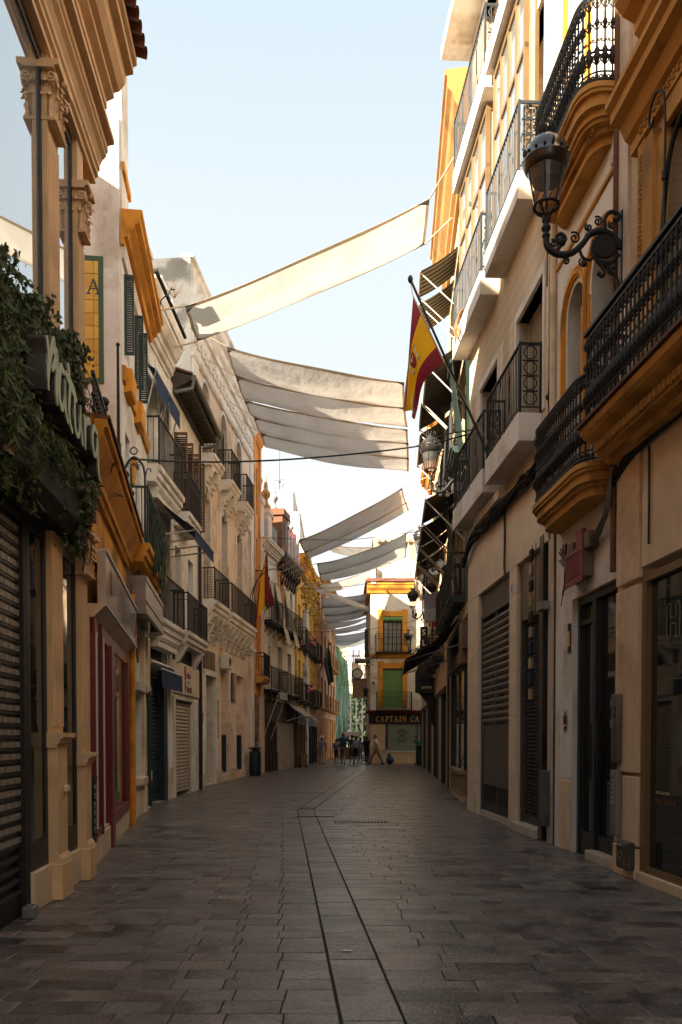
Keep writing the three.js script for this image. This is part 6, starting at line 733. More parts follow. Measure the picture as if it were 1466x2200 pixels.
// ------------------------------------------------------------ canvas sun sails across the street
function sail(label, NL, NR, FL, FR, o = {}) {            // corners are [x, height, distance]: near left, near right, far left, far right
  const P = (a) => V(a[0], a[1], -a[2]), nl = P(NL), nr = P(NR), fl = P(FL), fr = P(FR), sag = o.sag ?? .35, NX = 28, NY = 8;
  const S = thing('sun_sail', label, 'sun sail', nl, 0, 'canvas sun sails over the street');
  const pt = (s, t) => { const a = nl.clone().lerp(nr, s), b = fl.clone().lerp(fr, s), p = a.lerp(b, t), arc = 4 * s * (1 - s); p.y -= sag * arc + (o.belly ?? .14) * Math.sin(t * Math.PI) * (.35 + .65 * arc) + .02 * Math.sin(t * 17 + s * 3) * Math.pow(1 - s, 2) + .016 * Math.sin(t * 13 + s * 9); p.z += .06 * Math.sin(t * 3.14) * 0; return p.sub(nl); };
  const strip = (t0, t1, s0, s1, nx, ny, lift = 0) => { const v = []; for (let i = 0; i < nx; i++) for (let j = 0; j < ny; j++) { const f = (a, b) => { const q = pt(s0 + (s1 - s0) * a / nx, t0 + (t1 - t0) * b / ny); q.y += lift; return q; }, A = f(i, j), B = f(i + 1, j), C = f(i + 1, j + 1), D = f(i, j + 1);[A, B, C, A, C, D].forEach((q) => v.push(q.x, q.y, q.z)); } const g = new THREE.BufferGeometry(); g.setAttribute('position', new THREE.BufferAttribute(new Float32Array(v), 3)); g.setAttribute('uv', new THREE.BufferAttribute(new Float32Array(v.length / 3 * 2), 2)); g.computeVertexNormals(); return g; };
  // smooth normals over the cloth
  const g = strip(0, 1, 0, 1, NX, NY), pa = g.attributes.position, na = g.attributes.normal, key = {}; for (let i = 0; i < pa.count; i++) { const k = [pa.getX(i), pa.getY(i), pa.getZ(i)].map((x) => x.toFixed(4)).join(); (key[k] ??= []).push(i); } for (const l of Object.values(key)) { const n = V(); l.forEach((i) => n.add(V(na.getX(i), na.getY(i), na.getZ(i)))); n.normalize(); l.forEach((i) => na.setXYZ(i, n.x, n.y, n.z)); }
  mk('cloth', g, o.m ?? M.sail, S); const hm = o.hm ?? M.hem; mk('hem', [strip(0, .045, 0, 1, NX, 1, -.006), strip(.955, 1, 0, 1, NX, 1, -.006), strip(.045, .955, 0, .012, 1, NY, -.006), strip(.045, .955, .988, 1, 1, NY, -.006)], hm, S);
  for (const [s, t, k] of [[0, 0, 'near'], [1, 0, ''], [0, 1, ''], [1, 1, '']]) { const c = pt(s, t), ds = s ? -.05 : .05, dt = t ? -.12 : .12, a = pt(s + ds, t), b = pt(s, t + dt), v = [c, a, b].flatMap((q) => [q.x, q.y - .012, q.z]), gg = new THREE.BufferGeometry(); gg.setAttribute('position', new THREE.BufferAttribute(new Float32Array(v), 3)); gg.setAttribute('uv', new THREE.BufferAttribute(new Float32Array(6), 2)); gg.computeVertexNormals(); mk('corner_patch', gg, M.patch, S); }
  for (const [c, to] of [[NL, o.L0], [FL, o.L1], [NR, o.R0], [FR, o.R1]]) if (to) mk('rope', bar(P(c).sub(nl), P(to).sub(nl), o.rope ?? .014, 5), M.rope, S);
  return S;
}
M.hem = std([.66, .56, .42], 1, { transmission: .15, thickness: 0, map: T.cloth, side: THREE.DoubleSide }); M.patch = std([.10, .12, .13], .8, { side: THREE.DoubleSide });
sail('large pale sun sail slanting high across the street, nearest of all', [-3.51, 11.25, 18.6], [1.99, 13.64, 18.6], [-3.52, 11.26, 20.25], [2.05, 13.66, 20.35], { sag: .1, belly: .22, L0: [-4.42, 10.65, 17.8], L1: [-4.4, 10.85, 19.9], R0: [2.5, 13.9, 17.4], R1: [2.6, 13.7, 19.4], rope: .02 });
[['first sail of the close row of five beside the peach house', [-3.4, 13.16, 24.5], [1.88, 12.12, 24.5], [-3.38, 13.17, 26.3], [2.06, 12.16, 26.3], .45], ['second sail of the close row of five beside the peach house', [-3.38, 13.15, 26.45], [2.06, 12.15, 26.45], [-3.33, 13.18, 28.1], [2.3, 12.25, 28.1], .6], ['third sail of the close row of five beside the peach house', [-3.33, 13.16, 28.3], [2.3, 12.22, 28.45], [-3.17, 13.17, 29.6], [2.44, 12.23, 29.6], .62], ['fourth sail of the close row of five beside the peach house', [-3.17, 13.15, 29.75], [2.44, 12.22, 29.75], [-3.06, 13.18, 31.2], [2.59, 12.25, 31.2], .66], ['fifth and last sail of the close row by the peach house', [-3.06, 13.16, 31.35], [2.59, 12.23, 31.35], [-3.01, 13.14, 32.6], [2.7, 12.2, 32.6], .66]]
  .forEach(([l, a, b, c, d, s]) => sail(l, a, b, [c[0], c[1], c[2] + .22], [d[0], d[1], d[2] + .22], { sag: .1, belly: .3, L0: [-4.42 + (a[2] - 24.5) * .09, 13.5, a[2] - .4], R0: [3.2 + (a[2] - 24.5) * .06, 12.2, a[2]] }));
sail('upper sail of the slanting pair past the row of five', [-1.73, 9.62, 33.5], [2.49, 11.75, 33.5], [-1.58, 9.58, 35.5], [2.82, 11.69, 35.5], { sag: .12, L0: [-3.2, 8.9, 33.6], L1: [-3.0, 9.0, 36.6], R0: [3.8, 12.3, 33.5], R1: [3.9, 12.2, 35] }); sail('lower sail of the slanting pair past the row of five', [-1.58, 9.6, 35.35], [2.82, 11.71, 35.35], [-1.45, 9.63, 36.9], [3.03, 11.73, 36.6], { sag: .12, L1: [-2.9, 9.1, 37.6] });
sail('near half of the pale double sail before the cafe terrace', [-1.12, 9.66, 38], [3.04, 11.07, 38], [-1.07, 9.6, 40.3], [3.2, 11.12, 40.3], { sag: .2, L0: [-2.4, 9.4, 39], R0: [4.0, 11.5, 38] }); sail('far half of the pale double sail before the cafe terrace', [-1.07, 9.62, 40.1], [3.2, 11.13, 40.1], [-1.0, 9.61, 42], [3.32, 10.87, 42], { sag: .2, L1: [-2.4, 9.4, 43] }); sail('level sail half hidden behind the pale double sail', [-.81, 11.8, 43], [3.39, 11.8, 43], [-.46, 11.77, 45], [3.55, 11.51, 45], { sag: .25 });
sail('sunlit short sail tied to the cafe terrace corner', [-1.23, 10.04, 45], [1.7, 11.4, 47.5], [-.89, 10.03, 47.5], [1.78, 11.24, 49], { sag: .2, L0: [-2.2, 9.9, 45.2] }); sail('narrow sail crossing diagonally down to the cafe cornice', [-1.6, 10.2, 46], [1.8, 9.72, 50.8], [-1.5, 10.0, 46.9], [1.8, 9.5, 51.6], { sag: .05, belly: .05 });
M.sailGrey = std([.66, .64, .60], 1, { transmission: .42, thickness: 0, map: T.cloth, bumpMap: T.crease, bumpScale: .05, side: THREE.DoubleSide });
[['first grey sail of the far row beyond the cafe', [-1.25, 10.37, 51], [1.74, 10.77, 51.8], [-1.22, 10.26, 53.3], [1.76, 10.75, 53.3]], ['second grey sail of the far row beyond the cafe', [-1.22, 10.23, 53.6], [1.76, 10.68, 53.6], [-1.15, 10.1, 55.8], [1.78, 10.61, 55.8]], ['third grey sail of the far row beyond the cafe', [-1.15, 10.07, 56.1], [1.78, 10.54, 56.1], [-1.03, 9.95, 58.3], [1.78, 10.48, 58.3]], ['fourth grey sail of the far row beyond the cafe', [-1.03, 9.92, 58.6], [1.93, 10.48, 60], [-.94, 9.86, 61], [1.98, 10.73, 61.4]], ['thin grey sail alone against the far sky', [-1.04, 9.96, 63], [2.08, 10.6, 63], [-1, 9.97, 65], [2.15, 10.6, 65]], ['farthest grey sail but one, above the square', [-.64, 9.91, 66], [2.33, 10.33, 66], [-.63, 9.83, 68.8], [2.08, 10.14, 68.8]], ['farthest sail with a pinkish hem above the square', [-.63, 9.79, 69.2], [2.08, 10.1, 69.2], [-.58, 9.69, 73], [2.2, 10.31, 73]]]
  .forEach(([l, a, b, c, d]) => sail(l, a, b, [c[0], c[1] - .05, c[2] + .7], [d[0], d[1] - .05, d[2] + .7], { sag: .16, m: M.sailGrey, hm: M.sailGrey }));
// black cable that swings across the street
tag(mk('overhead_cable', [tube([[-3.7, 6.47, -14.6], [-2.74, 7.06, -16.5], [-1.32, 7.44, -17.5], [.28, 7.74, -18], [1.75, 8.09, -18.5], [2.6, 7.62, -16.5]], .018, 60, 6), tube([[1.7, 8.09, -18.5], [2.2, 8.0, -17.6], [2.6, 7.66, -16.4]], .014, 20, 5)], M.wire, scene), 'black overhead cable swinging across the street below the sails', 'cable');
// ------------------------------------------------------------ flags
function flag(label, pole, hoist, fly, draw, o = {}) {     // pole: two points; hoist: top, bottom; fly: where the top and bottom corners hang
  const v = (a) => V(a[0], a[1], -a[2]), p0 = v(pole[0]), S = thing('flag', label, 'flag', p0), q = (a) => v(a).sub(p0); mk('pole', [bar(q(pole[0]), q(pole[1]), o.r ?? .028, 8)], o.pm ?? M.iron, S); mk('finial', [new THREE.SphereGeometry((o.r ?? .028) * 2.1, 8, 8).scale(1, 1.5, 1).translate(...q(pole[1]).toArray())], o.pm ?? M.iron, S);
  const A = q(hoist[0]), B = q(hoist[1]), C = q(fly[0]), D = q(fly[1]), N = 26, e1 = o.edge ? new THREE.CatmullRomCurve3([B, ...o.edge.map(q), D]) : new THREE.LineCurve3(B, D), pos = [], uv = [], pt = (s, t) => { const p = A.clone().lerp(C, t).lerp(e1.getPoint(t), s); p.x += -.10 * Math.sin(s * 3.1) * Math.sin(t * 2.6) * (o.wave ?? 1); p.z += (o.wave ?? 1) * (.13 * Math.sin(s * 9 + t * 2) * t + .05 * Math.sin(t * 8)); p.x += (o.wave ?? 1) * .05 * Math.sin(s * 11 + t) * t; p.y -= .1 * Math.sin(t * 3.1) * s; return p; };
  for (let i = 0; i < N; i++) for (let j = 0; j < N; j++) for (const [a, b] of [[0, 0], [1, 0], [1, 1], [0, 0], [1, 1], [0, 1]]) { const s = (i + a) / N, t = (j + b) / N, p = pt(s, t); pos.push(p.x, p.y, p.z); uv.push(t, 1 - s); }
  const g = new THREE.BufferGeometry(); g.setAttribute('position', new THREE.BufferAttribute(new Float32Array(pos), 3)); g.setAttribute('uv', new THREE.BufferAttribute(new Float32Array(uv), 2)); g.computeVertexNormals(); g.userData.ready = true; mk('cloth', g, new THREE.MeshPhysicalMaterial({ map: canvasTex(384, 256, draw), roughness: .9, transmission: .3, thickness: 0, side: THREE.DoubleSide }), S); mk('hoist_band', [bar(A, B, .014, 5)], M.rope, S); mk('halyard', [bar(A, q(pole[1]).add(V(0, -.05, 0)), .006, 4), bar(B, q(pole[0]).add(V(0, .2, 0)), .006, 4)], M.rope, S); return S;
}
const spain = (arms) => (c, w, h) => { c.fillStyle = '#8a1c2c'; c.fillRect(0, 0, w, h); c.fillStyle = '#f0b400'; c.fillRect(0, h * .25, w, h * .5); if (!arms) return; const x = w * .36, y = h * .5; c.fillStyle = '#8f2430'; c.beginPath(); c.ellipse(x, y, w * .055, h * .13, 0, 0, 7); c.fill(); c.fillStyle = '#c8a24a'; c.fillRect(x - w * .03, y - h * .08, w * .026, h * .07); c.fillStyle = '#d8ccd0'; c.fillRect(x + w * .004, y - h * .08, w * .026, h * .07); c.fillStyle = '#b04040'; c.fillRect(x - w * .03, y + h * .005, w * .026, h * .06); c.fillStyle = '#7a2030'; c.fillRect(x + w * .004, y + h * .005, w * .026, h * .06); c.fillStyle = '#33506a'; c.beginPath(); c.ellipse(x, y, w * .013, h * .022, 0, 0, 7); c.fill(); c.fillStyle = '#7d2a22'; c.fillRect(x - w * .04, y - h * .2, w * .08, h * .045); c.fillStyle = '#d9d2c2'; for (const s of [-1, 1]) c.fillRect(x + s * w * .085 - w * .012, y - h * .1, w * .024, h * .2); c.fillStyle = '#5c6c74'; for (const s of [-1, 1]) { c.fillRect(x + s * w * .085 - w * .018, y + h * .1, w * .036, h * .03); c.fillRect(x + s * w * .085 - w * .015, y - h * .13, w * .03, h * .03); } };
flag('red and yellow national flag with coat of arms hanging from the slab balcony', [[2.57, 6.42, 14.3], [1.2, 9.45, 14.3]], [[1.24, 9.1, 14.2], [1.78, 7.98, 14.2]], [[1.07, 7.2, 14.1], [1.31, 7.08, 14.3]], spain(true), { edge: [[1.46, 7.8, 14.35], [1.38, 7.45, 14.5]], wave: .75, r: .022 });
flag('red and yellow flag drooping from the end of the peach house', [[-3.62, 6.0, 33.5], [-2.95, 9.6, 33.5]], [[-3.0, 9.3, 33.4], [-3.32, 7.9, 33.4]], [[-2.92, 7.1, 33.3], [-3.55, 6.2, 33.4]], spain(false), { pm: M.whiteMetal, wave: .5 });
flag('green and white flag tucked beside the drooping red and yellow flag', [[-3.3, 6.0, 33.9], [-2.85, 8.0, 33.9]], [[-2.9, 7.9, 33.7], [-3.05, 7.3, 33.7]], [[-2.75, 7.0, 33.6], [-3.1, 6.75, 33.6]], (c, w, h) => { c.fillStyle = '#1c5c38'; c.fillRect(0, 0, w, h); c.fillStyle = '#7c2233'; c.fillRect(0, 0, w, h * .4); }, { pm: M.whiteMetal, wave: .5 });
flag('dark green flag hanging before the scaffold netting', [[-1.55, 5.6, 54], [-.75, 7.8, 54]], [[-.78, 7.6, 53.9], [-1.1, 6.7, 53.9]], [[-.5, 5.3, 53.8], [-.8, 5.0, 53.9]], (c, w, h) => { c.fillStyle = '#12301f'; c.fillRect(0, 0, w, h); c.fillStyle = '#6d6a66'; c.fillRect(0, h * .36, w, h * .28); }, { wave: .8 });
for (const [a, b, lb] of [[[-2.9, 8.6, 39], [4.0, 9.6, 39.5], 'thin cable strung above the far shops, nearer one'], [[-2.2, 7.4, 45], [4.4, 8.2, 46], 'thin cable strung above the far shops, lower one'], [[-3.3, 9.6, 33], [3.9, 10.2, 34], 'thin cable strung just behind the row of five sails']]) tag(mk('span_cable', tube([[a[0], a[1], -a[2]], [(a[0] + b[0]) / 2, (a[1] + b[1]) / 2 - .25, -(a[2] + b[2]) / 2], [b[0], b[1], -b[2]]], .011, 24, 4), M.wire, scene), lb, 'cable', 'thin cables across the street');
// ------------------------------------------------------------ wall lanterns
function lantern(fr, u, y, reach, label) {                // y is the height of the glass's lower rim; the bracket reaches out along +z
  const S = on(fr, u, y, .05, 'wall_lantern', label, 'lamp', 'cast iron wall lanterns'), z = reach, bz = [-.05, .35];
  const at = (g) => g.map((q) => q.translate(0, 0, z));
  mk('lid', at([lathe([[.0, .93], [.085, .92], [.095, .87], [.1, .845], [.16, .83], [.215, .79], [.25, .73], [.265, .66], [.268, .61], [.29, .59], [.295, .56], [.275, .54], [.28, .51], [.255, .48], [.24, .455], [.21, .45]], 24)]), std([.030, .024, .022], .28, { map: T.paint, clearcoat: .5 }), S);
  const cr = []; for (let k = 0; k < 10; k++) { const a = k / 10 * 6.283; cr.push(tube([[.09 * Math.cos(a), .9, .09 * Math.sin(a)], [.125 * Math.cos(a), .96, .125 * Math.sin(a)], [.12 * Math.cos(a), 1.0, .12 * Math.sin(a)]], .012, 5, 5)); } cr.push(new THREE.CylinderGeometry(.1, .09, .06, 14, 1, true).translate(0, .92, 0)); mk('crown', at(cr), M.iron, S);
  const lf = []; for (let k = 0; k < 16; k++) { const a = k / 16 * 6.283; lf.push(new THREE.SphereGeometry(.03, 6, 5).scale(1, k % 4 ? .8 : 1.7, .6).rotateY(-a).translate(.275 * Math.cos(a), .63 + (k % 4 ? 0 : .03), .275 * Math.sin(a))); } mk('leaf_rim', at(lf), M.iron, S);
  mk('glass', at([new THREE.CylinderGeometry(.232, .145, .42, 24, 1, true).translate(0, .24, 0)]), M.lampGlass, S); mk('reflector', at([new THREE.CylinderGeometry(.2, .17, .12, 20).translate(0, .38, 0)]), M.iron, S); mk('lamp_stem', at([cyl(0, .0, .34, 0, .014, .014, 6)]), M.iron, S);
  const bars = []; for (let k = 0; k < 6; k++) { const a = k / 6 * 6.283 + .4; bars.push(bar(V(.237 * Math.cos(a), .455, .237 * Math.sin(a)), V(.15 * Math.cos(a), .03, .15 * Math.sin(a)), .011, 5)); } mk('cage_bar', at(bars), M.iron, S); mk('lower_rim', at([new THREE.TorusGeometry(.15, .018, 6, 24).rotateX(Math.PI / 2).translate(0, .03, 0)]), M.iron, S);
  const arms = []; for (let k = 0; k < 4; k++) { const a = k / 4 * 6.283 + .785; arms.push(tube([[.165 * Math.cos(a), .04, .165 * Math.sin(a)], [.11 * Math.cos(a), -.03, .11 * Math.sin(a)], [.05 * Math.cos(a), -.08, .05 * Math.sin(a)], [.04 * Math.cos(a), -.14, .04 * Math.sin(a)]], .014, 10, 5)); } mk('cradle', at(arms), M.iron, S);
  mk('stem_vase', at([lathe([[0, -.12], [.05, -.12], [.055, -.15], [.04, -.17], [.035, -.2], [.055, -.22], [.06, -.25], [.035, -.28], [.03, -.3], [.05, -.32], [.05, -.34], [.03, -.36], [0, -.36]], 12)]), M.iron, S);
  const C = (pts, r, n = 24) => tube(pts.map(([a, b]) => [0, b, a]), r, n, 6), k = reach;
  mk('bracket', [C([[k, -.34], [k * .98, -.46], [k * .84, -.55], [k * .66, -.53], [k * .52, -.42], [k * .4, -.28], [k * .26, -.24], [k * .1, -.3], [0, -.44]], .04, 40), C([[k * .86, -.52], [k * .8, -.44], [k * .74, -.36], [k * .8, -.3], [k * .86, -.34], [k * .83, -.4]], .026), C([[k * .36, -.36], [k * .38, -.52], [k * .28, -.62], [k * .12, -.62], [.02, -.52]], .026), C([[k * .2, -.24], [k * .22, -.1], [k * .14, -.0], [k * .04, -.02], [k * .04, -.1], [k * .1, -.1]], .026), C([[k * .34, -.58], [k * .22, -.72], [k * .24, -.8], [k * .3, -.76]], .026), C([[k * .22, -.64], [k * .06, -.8], [.01, -.95]], .022), C([[k * .56, -.46], [k * .5, -.58], [k * .4, -.6], [k * .36, -.54]], .018), ball(0, -.66, k * .48, .035, 6), ...[[.62, -.34, .075, 1], [.5, -.64, .055, -1], [.31, -.12, .06, 1], [.1, -.72, .07, -1], [.73, -.63, .045, 1], [.43, -.2, .05, -1], [.9, -.42, .05, 1], [.12, -.16, .05, -1]].map(([a, b, r, q]) => spiral(k * a, b, r, 1.5, .013, q, 1).rotateY(-Math.PI / 2)), bx(-.03, .03, -1.0, .02, -.05, .0)], M.iron, S);
  mk('medallion', [new THREE.CylinderGeometry(.14, .14, .05, 22).rotateZ(Math.PI / 2).translate(0, -.43, k * .22), new THREE.TorusGeometry(.14, .018, 6, 24).rotateY(Math.PI / 2).translate(0, -.43, k * .22), ...[0, 1, 2, 3].map((q) => ball(0, -.31 + Math.abs(q - 1.5) * -.015, k * .22 + (q - 1.5) * .04, .02, 5)), bar(V(0, -.43, k * .22 - .11), V(0, -.43, 0), .02)], M.iron, S); mk('rosette', [ball(0, -.4, k * .8, .05, 8), ring(0, 0, 0, .05, .012, 14).rotateY(Math.PI / 2).translate(0, -.4, k * .8)], M.iron, S);
  S.scale.setScalar(.88); return S;
}
M.lampGlass = std([.9, .88, .84], .06, { transmission: .94, thickness: 0 });
lantern(RA1, .12, 7.33, .96, 'large cast iron lantern on scrolled bracket between the right hand balconies'); lantern(RG, 7.0, 7.72, .9, 'second cast iron lantern, beside the striped awnings'); lantern(RI, 9.6, 7.5, .85, 'third cast iron lantern, half hidden by dark awnings'); lantern(RJ, 11.4, 7.4, .85, 'fourth cast iron lantern, level with the cafe parapet'); lantern(RJ, 2.0, 6.8, .85, 'smallest lantern, in front of the cafe upper window');
// ------------------------------------------------------------ people, each body one surface
function person(label, x, d, turn, o) {
  const h = o.h ?? 1.7, k = h / 1.75, st = o.step ?? .22, lean = o.lean ?? 0, c = o.c, bones = [], B = (a, b, ra, rb2, q) => bones.push([V(...a), V(...b), ra, rb2, q]);
  const hip = .92, sh = 1.44, hx = .09, sx = .185 * (o.wide ?? 1), zz = (y) => lean * Math.max(0, y - hip);
  B([0, hip, 0], [0, 1.18, zz(1.18)], .135 * (o.wide ?? 1), .14 * (o.wide ?? 1), 'top'); B([0, 1.2, zz(1.2)], [0, 1.38, zz(1.38)], .145 * (o.wide ?? 1), .13 * (o.wide ?? 1), 'top'); B([-sx * .7, 1.4, zz(1.4)], [sx * .7, 1.4, zz(1.4)], .085, .085, 'top'); B([0, 1.42, zz(1.4)], [0, 1.54, zz(1.54)], .055, .055, 'skin'); B([0, 1.6, zz(1.6) + .02], [0, 1.67, zz(1.67) + .01], .088, .098, 'head');
  for (const s of [-1, 1]) {
    const f = s * st, kn = [s * hx, .5, f * .62 + .03], an = [s * hx, .09, f + (f < 0 ? -.06 : 0)];
    B([s * hx * .8, hip - .02, 0], kn, .098, .066, o.shorts ? 'low' : 'low'); B(kn, an, .062, .042, o.shorts ? 'skin' : 'low'); B(an, [an[0], .045, an[2] + .15], .045, .036, 'shoe');
    const el = [s * (sx + .07), 1.13, -f * .35 + zz(1.13)], wr = [s * (sx + .06), .9, -f * .6 + .08 + zz(.9)]; B([s * sx, sh - .03, zz(sh)], el, .058, .045, o.sleeve ? 'top' : 'sleeve'); B(el, wr, .042, .032, o.sleeve ? 'top' : 'skin'); B(wr, [wr[0], wr[1] - .13, wr[2] + .03], .036, .022, 'skin'); B([wr[0], wr[1] - .03, wr[2] + .02], [wr[0] - s * .03, wr[1] - .1, wr[2] + .06], .014, .01, 'skin');
  }
  B([0, 1.63, zz(1.63) + .105], [0, 1.6, zz(1.6) + .118], .016, .012, 'head');
  const N = 84, mc = new MarchingCubes(N, M.dark, false, false, 60000), half = .95, cell = 2 * half / N, P = V(), ab = V(), ap = V();
  mc.isolation = 0; const dist = (p) => { let best = 9, tot = 0, id = ''; let acc = 9; for (const [a, b, ra, rb2, q] of bones) { ab.subVectors(b, a); ap.subVectors(p, a); const t = clamp01(ap.dot(ab) / ab.lengthSq()), dd = ap.addScaledVector(ab, -t).length() - (ra + (rb2 - ra) * t); if (dd < best) { best = dd; id = q; } const hh = clamp01(.5 + .5 * (acc - dd) / .045); acc = acc * (1 - hh) + dd * hh - .045 * hh * (1 - hh); } return [acc, id]; };
  for (let z = 0; z < N; z++) for (let y = 0; y < N; y++) for (let xx = 0; xx < N; xx++) { P.set((xx / N * 2 - 1) * half, (y / N * 2 - 1) * half + .9, (z / N * 2 - 1) * half); mc.field[z * N * N + y * N + xx] = Math.abs(P.x) > .45 || Math.abs(P.z) > .55 ? -1 : -dist(P)[0]; }
  mc.update(); const n = mc.count, pos = new Float32Array(mc.positionArray.slice(0, n * 3)), nor = new Float32Array(mc.normalArray.slice(0, n * 3)), colr = new Float32Array(n * 3);
  const tone = { skin: [.42, .24, .15], head: [.42, .24, .15], shoe: [.04, .035, .03], ...c }; tone.sleeve = tone.top;
  for (let i = 0; i < n; i++) { P.set(pos[i * 3] * half, pos[i * 3 + 1] * half + .9, pos[i * 3 + 2] * half); pos[i * 3] = P.x * k; pos[i * 3 + 1] = P.y * k; pos[i * 3 + 2] = P.z * k; let id = dist(P)[1]; if (id === 'head' && (P.y > 1.68 + zz(1.6) * 0 + (P.z - zz(1.6)) * .6 || P.z < zz(1.6) - .03)) id = 'hair'; if (id === 'sleeve' && P.y < 1.24) id = 'skin'; if (id === 'top' && P.y < .97) id = 'low'; const t = tone[id] ?? tone.top; colr.set(t, i * 3); const l = Math.hypot(nor[i * 3], nor[i * 3 + 1], nor[i * 3 + 2]) || 1; for (let q = 0; q < 3; q++) nor[i * 3 + q] /= l; }
  const g = new THREE.BufferGeometry(); g.setAttribute('position', new THREE.BufferAttribute(pos, 3)); g.setAttribute('normal', new THREE.BufferAttribute(nor, 3)); g.setAttribute('color', new THREE.BufferAttribute(colr, 3)); g.setAttribute('uv', new THREE.BufferAttribute(new Float32Array(n * 2), 2)); g.userData.ready = true;
  const S = thing('person', label, 'person', [x, 0, -d], turn, 'people at the far end of the street'); mk('body', g, new THREE.MeshPhysicalMaterial({ color: 0xffffff, vertexColors: true, roughness: .9 }), S);
  const hz = zz(1.68) * k; if (o.hat) mk('hat', [lathe([[0, 1.84 * k], [.085, 1.83 * k], [.105, 1.76 * k], [.11, 1.72 * k], [.2, 1.69 * k], [.2, 1.68 * k], [.1, 1.71 * k]], 16).translate(0, 0, hz)], std(o.hat, .9), S);
  if (o.cap) mk('cap', [new THREE.SphereGeometry(.115 * k, 12, 6, 0, 6.3, 0, 1.5).translate(0, 1.68 * k, hz), new THREE.CylinderGeometry(.09, .09, .012, 12).scale(1, 1, 1.2).translate(0, 1.69 * k, hz + .1)], std(o.cap, .9), S);
  if (o.pack) mk('backpack', [rb(-.15, .15, 1.02 * k, 1.42 * k, -.32 + zz(1.2), -.13 + zz(1.2), .05)], std(o.pack, .9), S); if (o.bag) mk('shoulder_bag', [rb(.2, .34, .72 * k, .95 * k, -.08, .12, .03), tube([[.26, .95 * k, .02], [.1, 1.3 * k, .17], [-.1, 1.48 * k, .06], [-.05, 1.3 * k, -.16], [.24, .95 * k, -.04]], .012, 24, 5)], std(o.bag, .9), S);
  return S;
}
const away = Math.PI;
person('person in straw hat and lavender top walking away by the left shops', -1.12, 47.6, away + .1, { h: 1.64, hat: [.45, .36, .24], bag: [.08, .06, .16], c: { top: [.26, .21, .30], low: [.38, .28, .2], hair: [.1, .07, .05] }, sleeve: false, step: .16, wide: 1.1 });
person('person in blue top with small backpack among the walkers', -.28, 49.5, away, { h: 1.5, pack: [.05, .07, .14], c: { top: [.06, .10, .22], low: [.03, .03, .04], hair: [.03, .02, .02] }, shorts: true, step: .12 });
person('large person in dark teal shirt, cap and khaki shorts walking away', .12, 47.3, away - .05, { h: 1.86, cap: [.3, .27, .22], c: { top: [.012, .05, .05], low: [.17, .13, .09], hair: [.1, .07, .05] }, shorts: true, step: .2, wide: 1.3 });
person('person in black shirt behind the pale backpack wearer', .68, 50.5, away + .1, { h: 1.74, c: { top: [.015, .014, .014], low: [.05, .045, .04], hair: [.02, .015, .01] }, shorts: true, step: .16 });
person('person with a pale blue backpack and dark shorts', .9, 49.2, away, { h: 1.66, pack: [.2, .24, .34], c: { top: [.1, .12, .2], low: [.02, .02, .03], hair: [.03, .02, .015] }, shorts: true, step: .14 });
person('person in pale lilac dress far down the street', 1.28, 54, away, { h: 1.55, c: { top: [.24, .2, .28], low: [.24, .2, .28], hair: [.04, .03, .02] }, step: .08 }); person('person in black shirt near the cafe corner, walking away', 1.62, 51.4, away - .2, { h: 1.66, c: { top: [.012, .012, .013], low: [.03, .03, .035], hair: [.02, .015, .01] }, step: .15 });
person('person in white t-shirt and khaki trousers striding left past the cafe', 2.08, 47.8, -Math.PI / 2 - .2, { h: 1.74, c: { top: [.62, .55, .47], low: [.20, .155, .085], hair: [.06, .04, .03] }, step: .34, lean: .1 }); person('person in green vest and white sleeves bending beside the dark bin', 4.62, 48.4, away + .7, { h: 1.72, c: { top: [.015, .1, .045], low: [.04, .045, .05], hair: [.05, .03, .02], sleeve: [.6, .55, .5] }, lean: .3, step: .08 });
// ------------------------------------------------------------ street furniture
function bin(x, d, label) { const S = thing('litter_bin', label, 'litter bin', [x, 0, -d], 0, 'dark litter bins'); mk('body', [lathe([[0, .02], [.2, .02], [.215, .06], [.235, .5], [.235, .98], [.2, 1.0]], 14), bx(-.2, .2, 0, .03, -.2, .2)], M.teal, S); mk('lid', [lathe([[.2, 1.1], [.27, 1.12], [.27, 1.15], [.1, 1.18], [0, 1.18]], 14)], M.teal, S); mk('post', [bx(-.2, -.16, .98, 1.12, -.03, .03), bx(.16, .2, .98, 1.12, -.03, .03), cyl(0, .96, 1.1, 0, .13, .13, 10)], M.iron, S); const g = ready(bx(-.012, .012, .08, .95, .228, .24)); for (let i = 0; i < 12; i++) mk('rib', g, M.teal, S, [0, 0, 0], [0, i * .5236, 0]); return S; }
bin(-3.5, 33.2, 'dark litter bin in front of the orange house'); bin(4.55, 46.6, 'dark litter bin beside the person in the green vest');
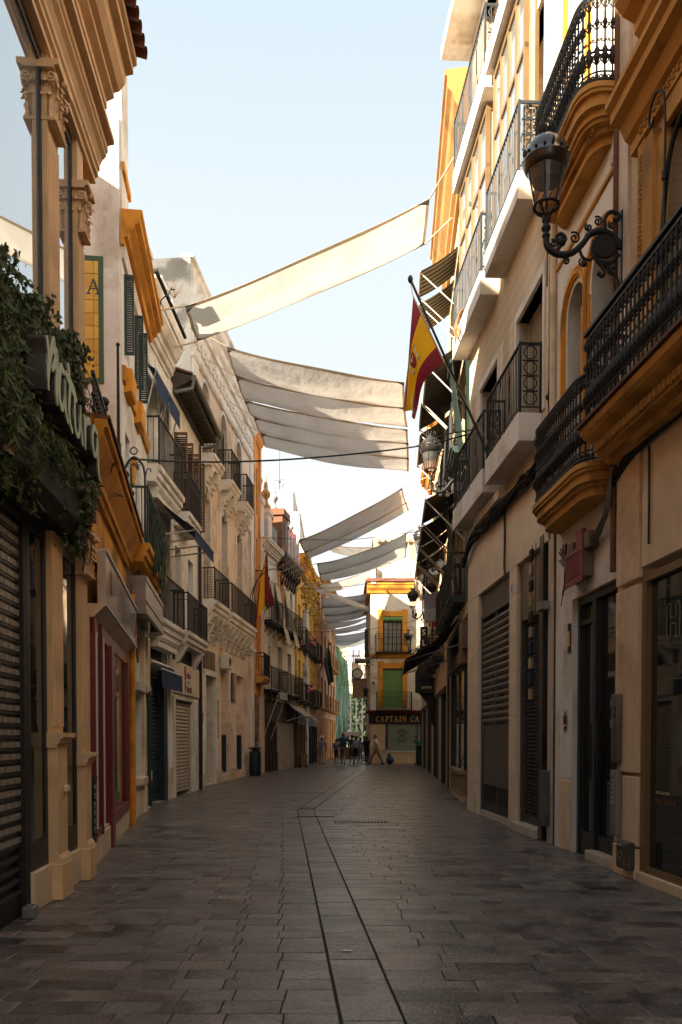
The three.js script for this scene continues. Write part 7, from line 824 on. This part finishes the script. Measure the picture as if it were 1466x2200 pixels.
{ const S = thing('planter_cart', 'beige wooden planter box on wheels by the left shops', 'planter', [-2.0, 0, -43.2], .15); mk('box', [rb(-.2, .2, .14, .66, -.3, .3, .02), bx(-.22, .22, .66, .7, -.32, .32)], std([.45, .28, .13], .8, { map: T.wood }), S); for (const [a, b] of [[-.15, -.22], [.15, -.22], [-.15, .22], [.15, .22]]) mk('wheel', new THREE.CylinderGeometry(.07, .07, .05, 10).rotateZ(Math.PI / 2).translate(a, .07, b), M.dark, S);
  const K = thing('stone_planter', 'beige stone planter box at the cafe corner', 'planter', [2.62, 0, -49.3]); mk('box', [rb(-.16, .16, 0, .82, -.16, .16, .02), rb(-.19, .19, .78, .86, -.19, .19, .01)], M.stoneLt, K); mk('soil', bx(-.14, .14, .86, .88, -.14, .14), M.dark, K);
  const Bg = thing('rubbish_bag', 'dark bulging bag left on the ground by the cafe wall', 'bag', [2.95, 0, -48.9]); mk('sack', [new THREE.SphereGeometry(.24, 12, 8).scale(1, 1.1, .8).translate(0, .25, 0), new THREE.SphereGeometry(.12, 10, 6).translate(-.05, .5, 0)], std([.03, .035, .045], .5), Bg); mk('knot', cyl(-.05, .56, .66, 0, .02, .05, 8), std([.03, .035, .045], .5), Bg);
  const St = thing('stone_block', 'small beige stone block beside the dark shop front on right', 'block', [4.62, 0, -44.6]); mk('block', rb(-.12, .12, 0, .75, -.14, .14, .02), M.stoneLt, St); mk('cap', rb(-.14, .14, .75, .8, -.16, .16, .01), M.stoneLt, St); }
// houses behind the viewer, so that the street goes on as a canyon
{ const back = (x0, d0, x1, d1, m, H, label) => { const fr = frame(x0, d0, x1, d1), h = house(fr, 'street_house', label); const ho = []; for (let u = 1; u < fr.L - 1.4; u += 2.4) for (let y = 4.4; y < H - 2.5; y += 3.4) ho.push([u, u + 1.1, y, y + 2.2]); for (let u = .6; u < fr.L - 2.4; u += 3) ho.push([u, u + 2.2, .1, 3]); mk('wall', [wallWith(0, fr.L, 0, H, -.4, 0, ho), bx(0, fr.L, 0, H, -6, -.8)], m, h); for (const [a, b, c, d] of ho) windowIn(h, a, b, c, d, -.3, { fm: M.frame, nx: 2, ny: 2 }); mk('cornice', [prof(corn(.5, .45), 0, fr.L).translate(0, H - .2, 0)], m, h); };
  back(-2.5, -24, -2.55, -12.1, M.peach, 9.5, 'peach house behind the viewer on the left'); back(4.0, -11, 4.4, -26, M.white, 9.5, 'white house behind the viewer on the right'); }
renderer.render(scene, camera);
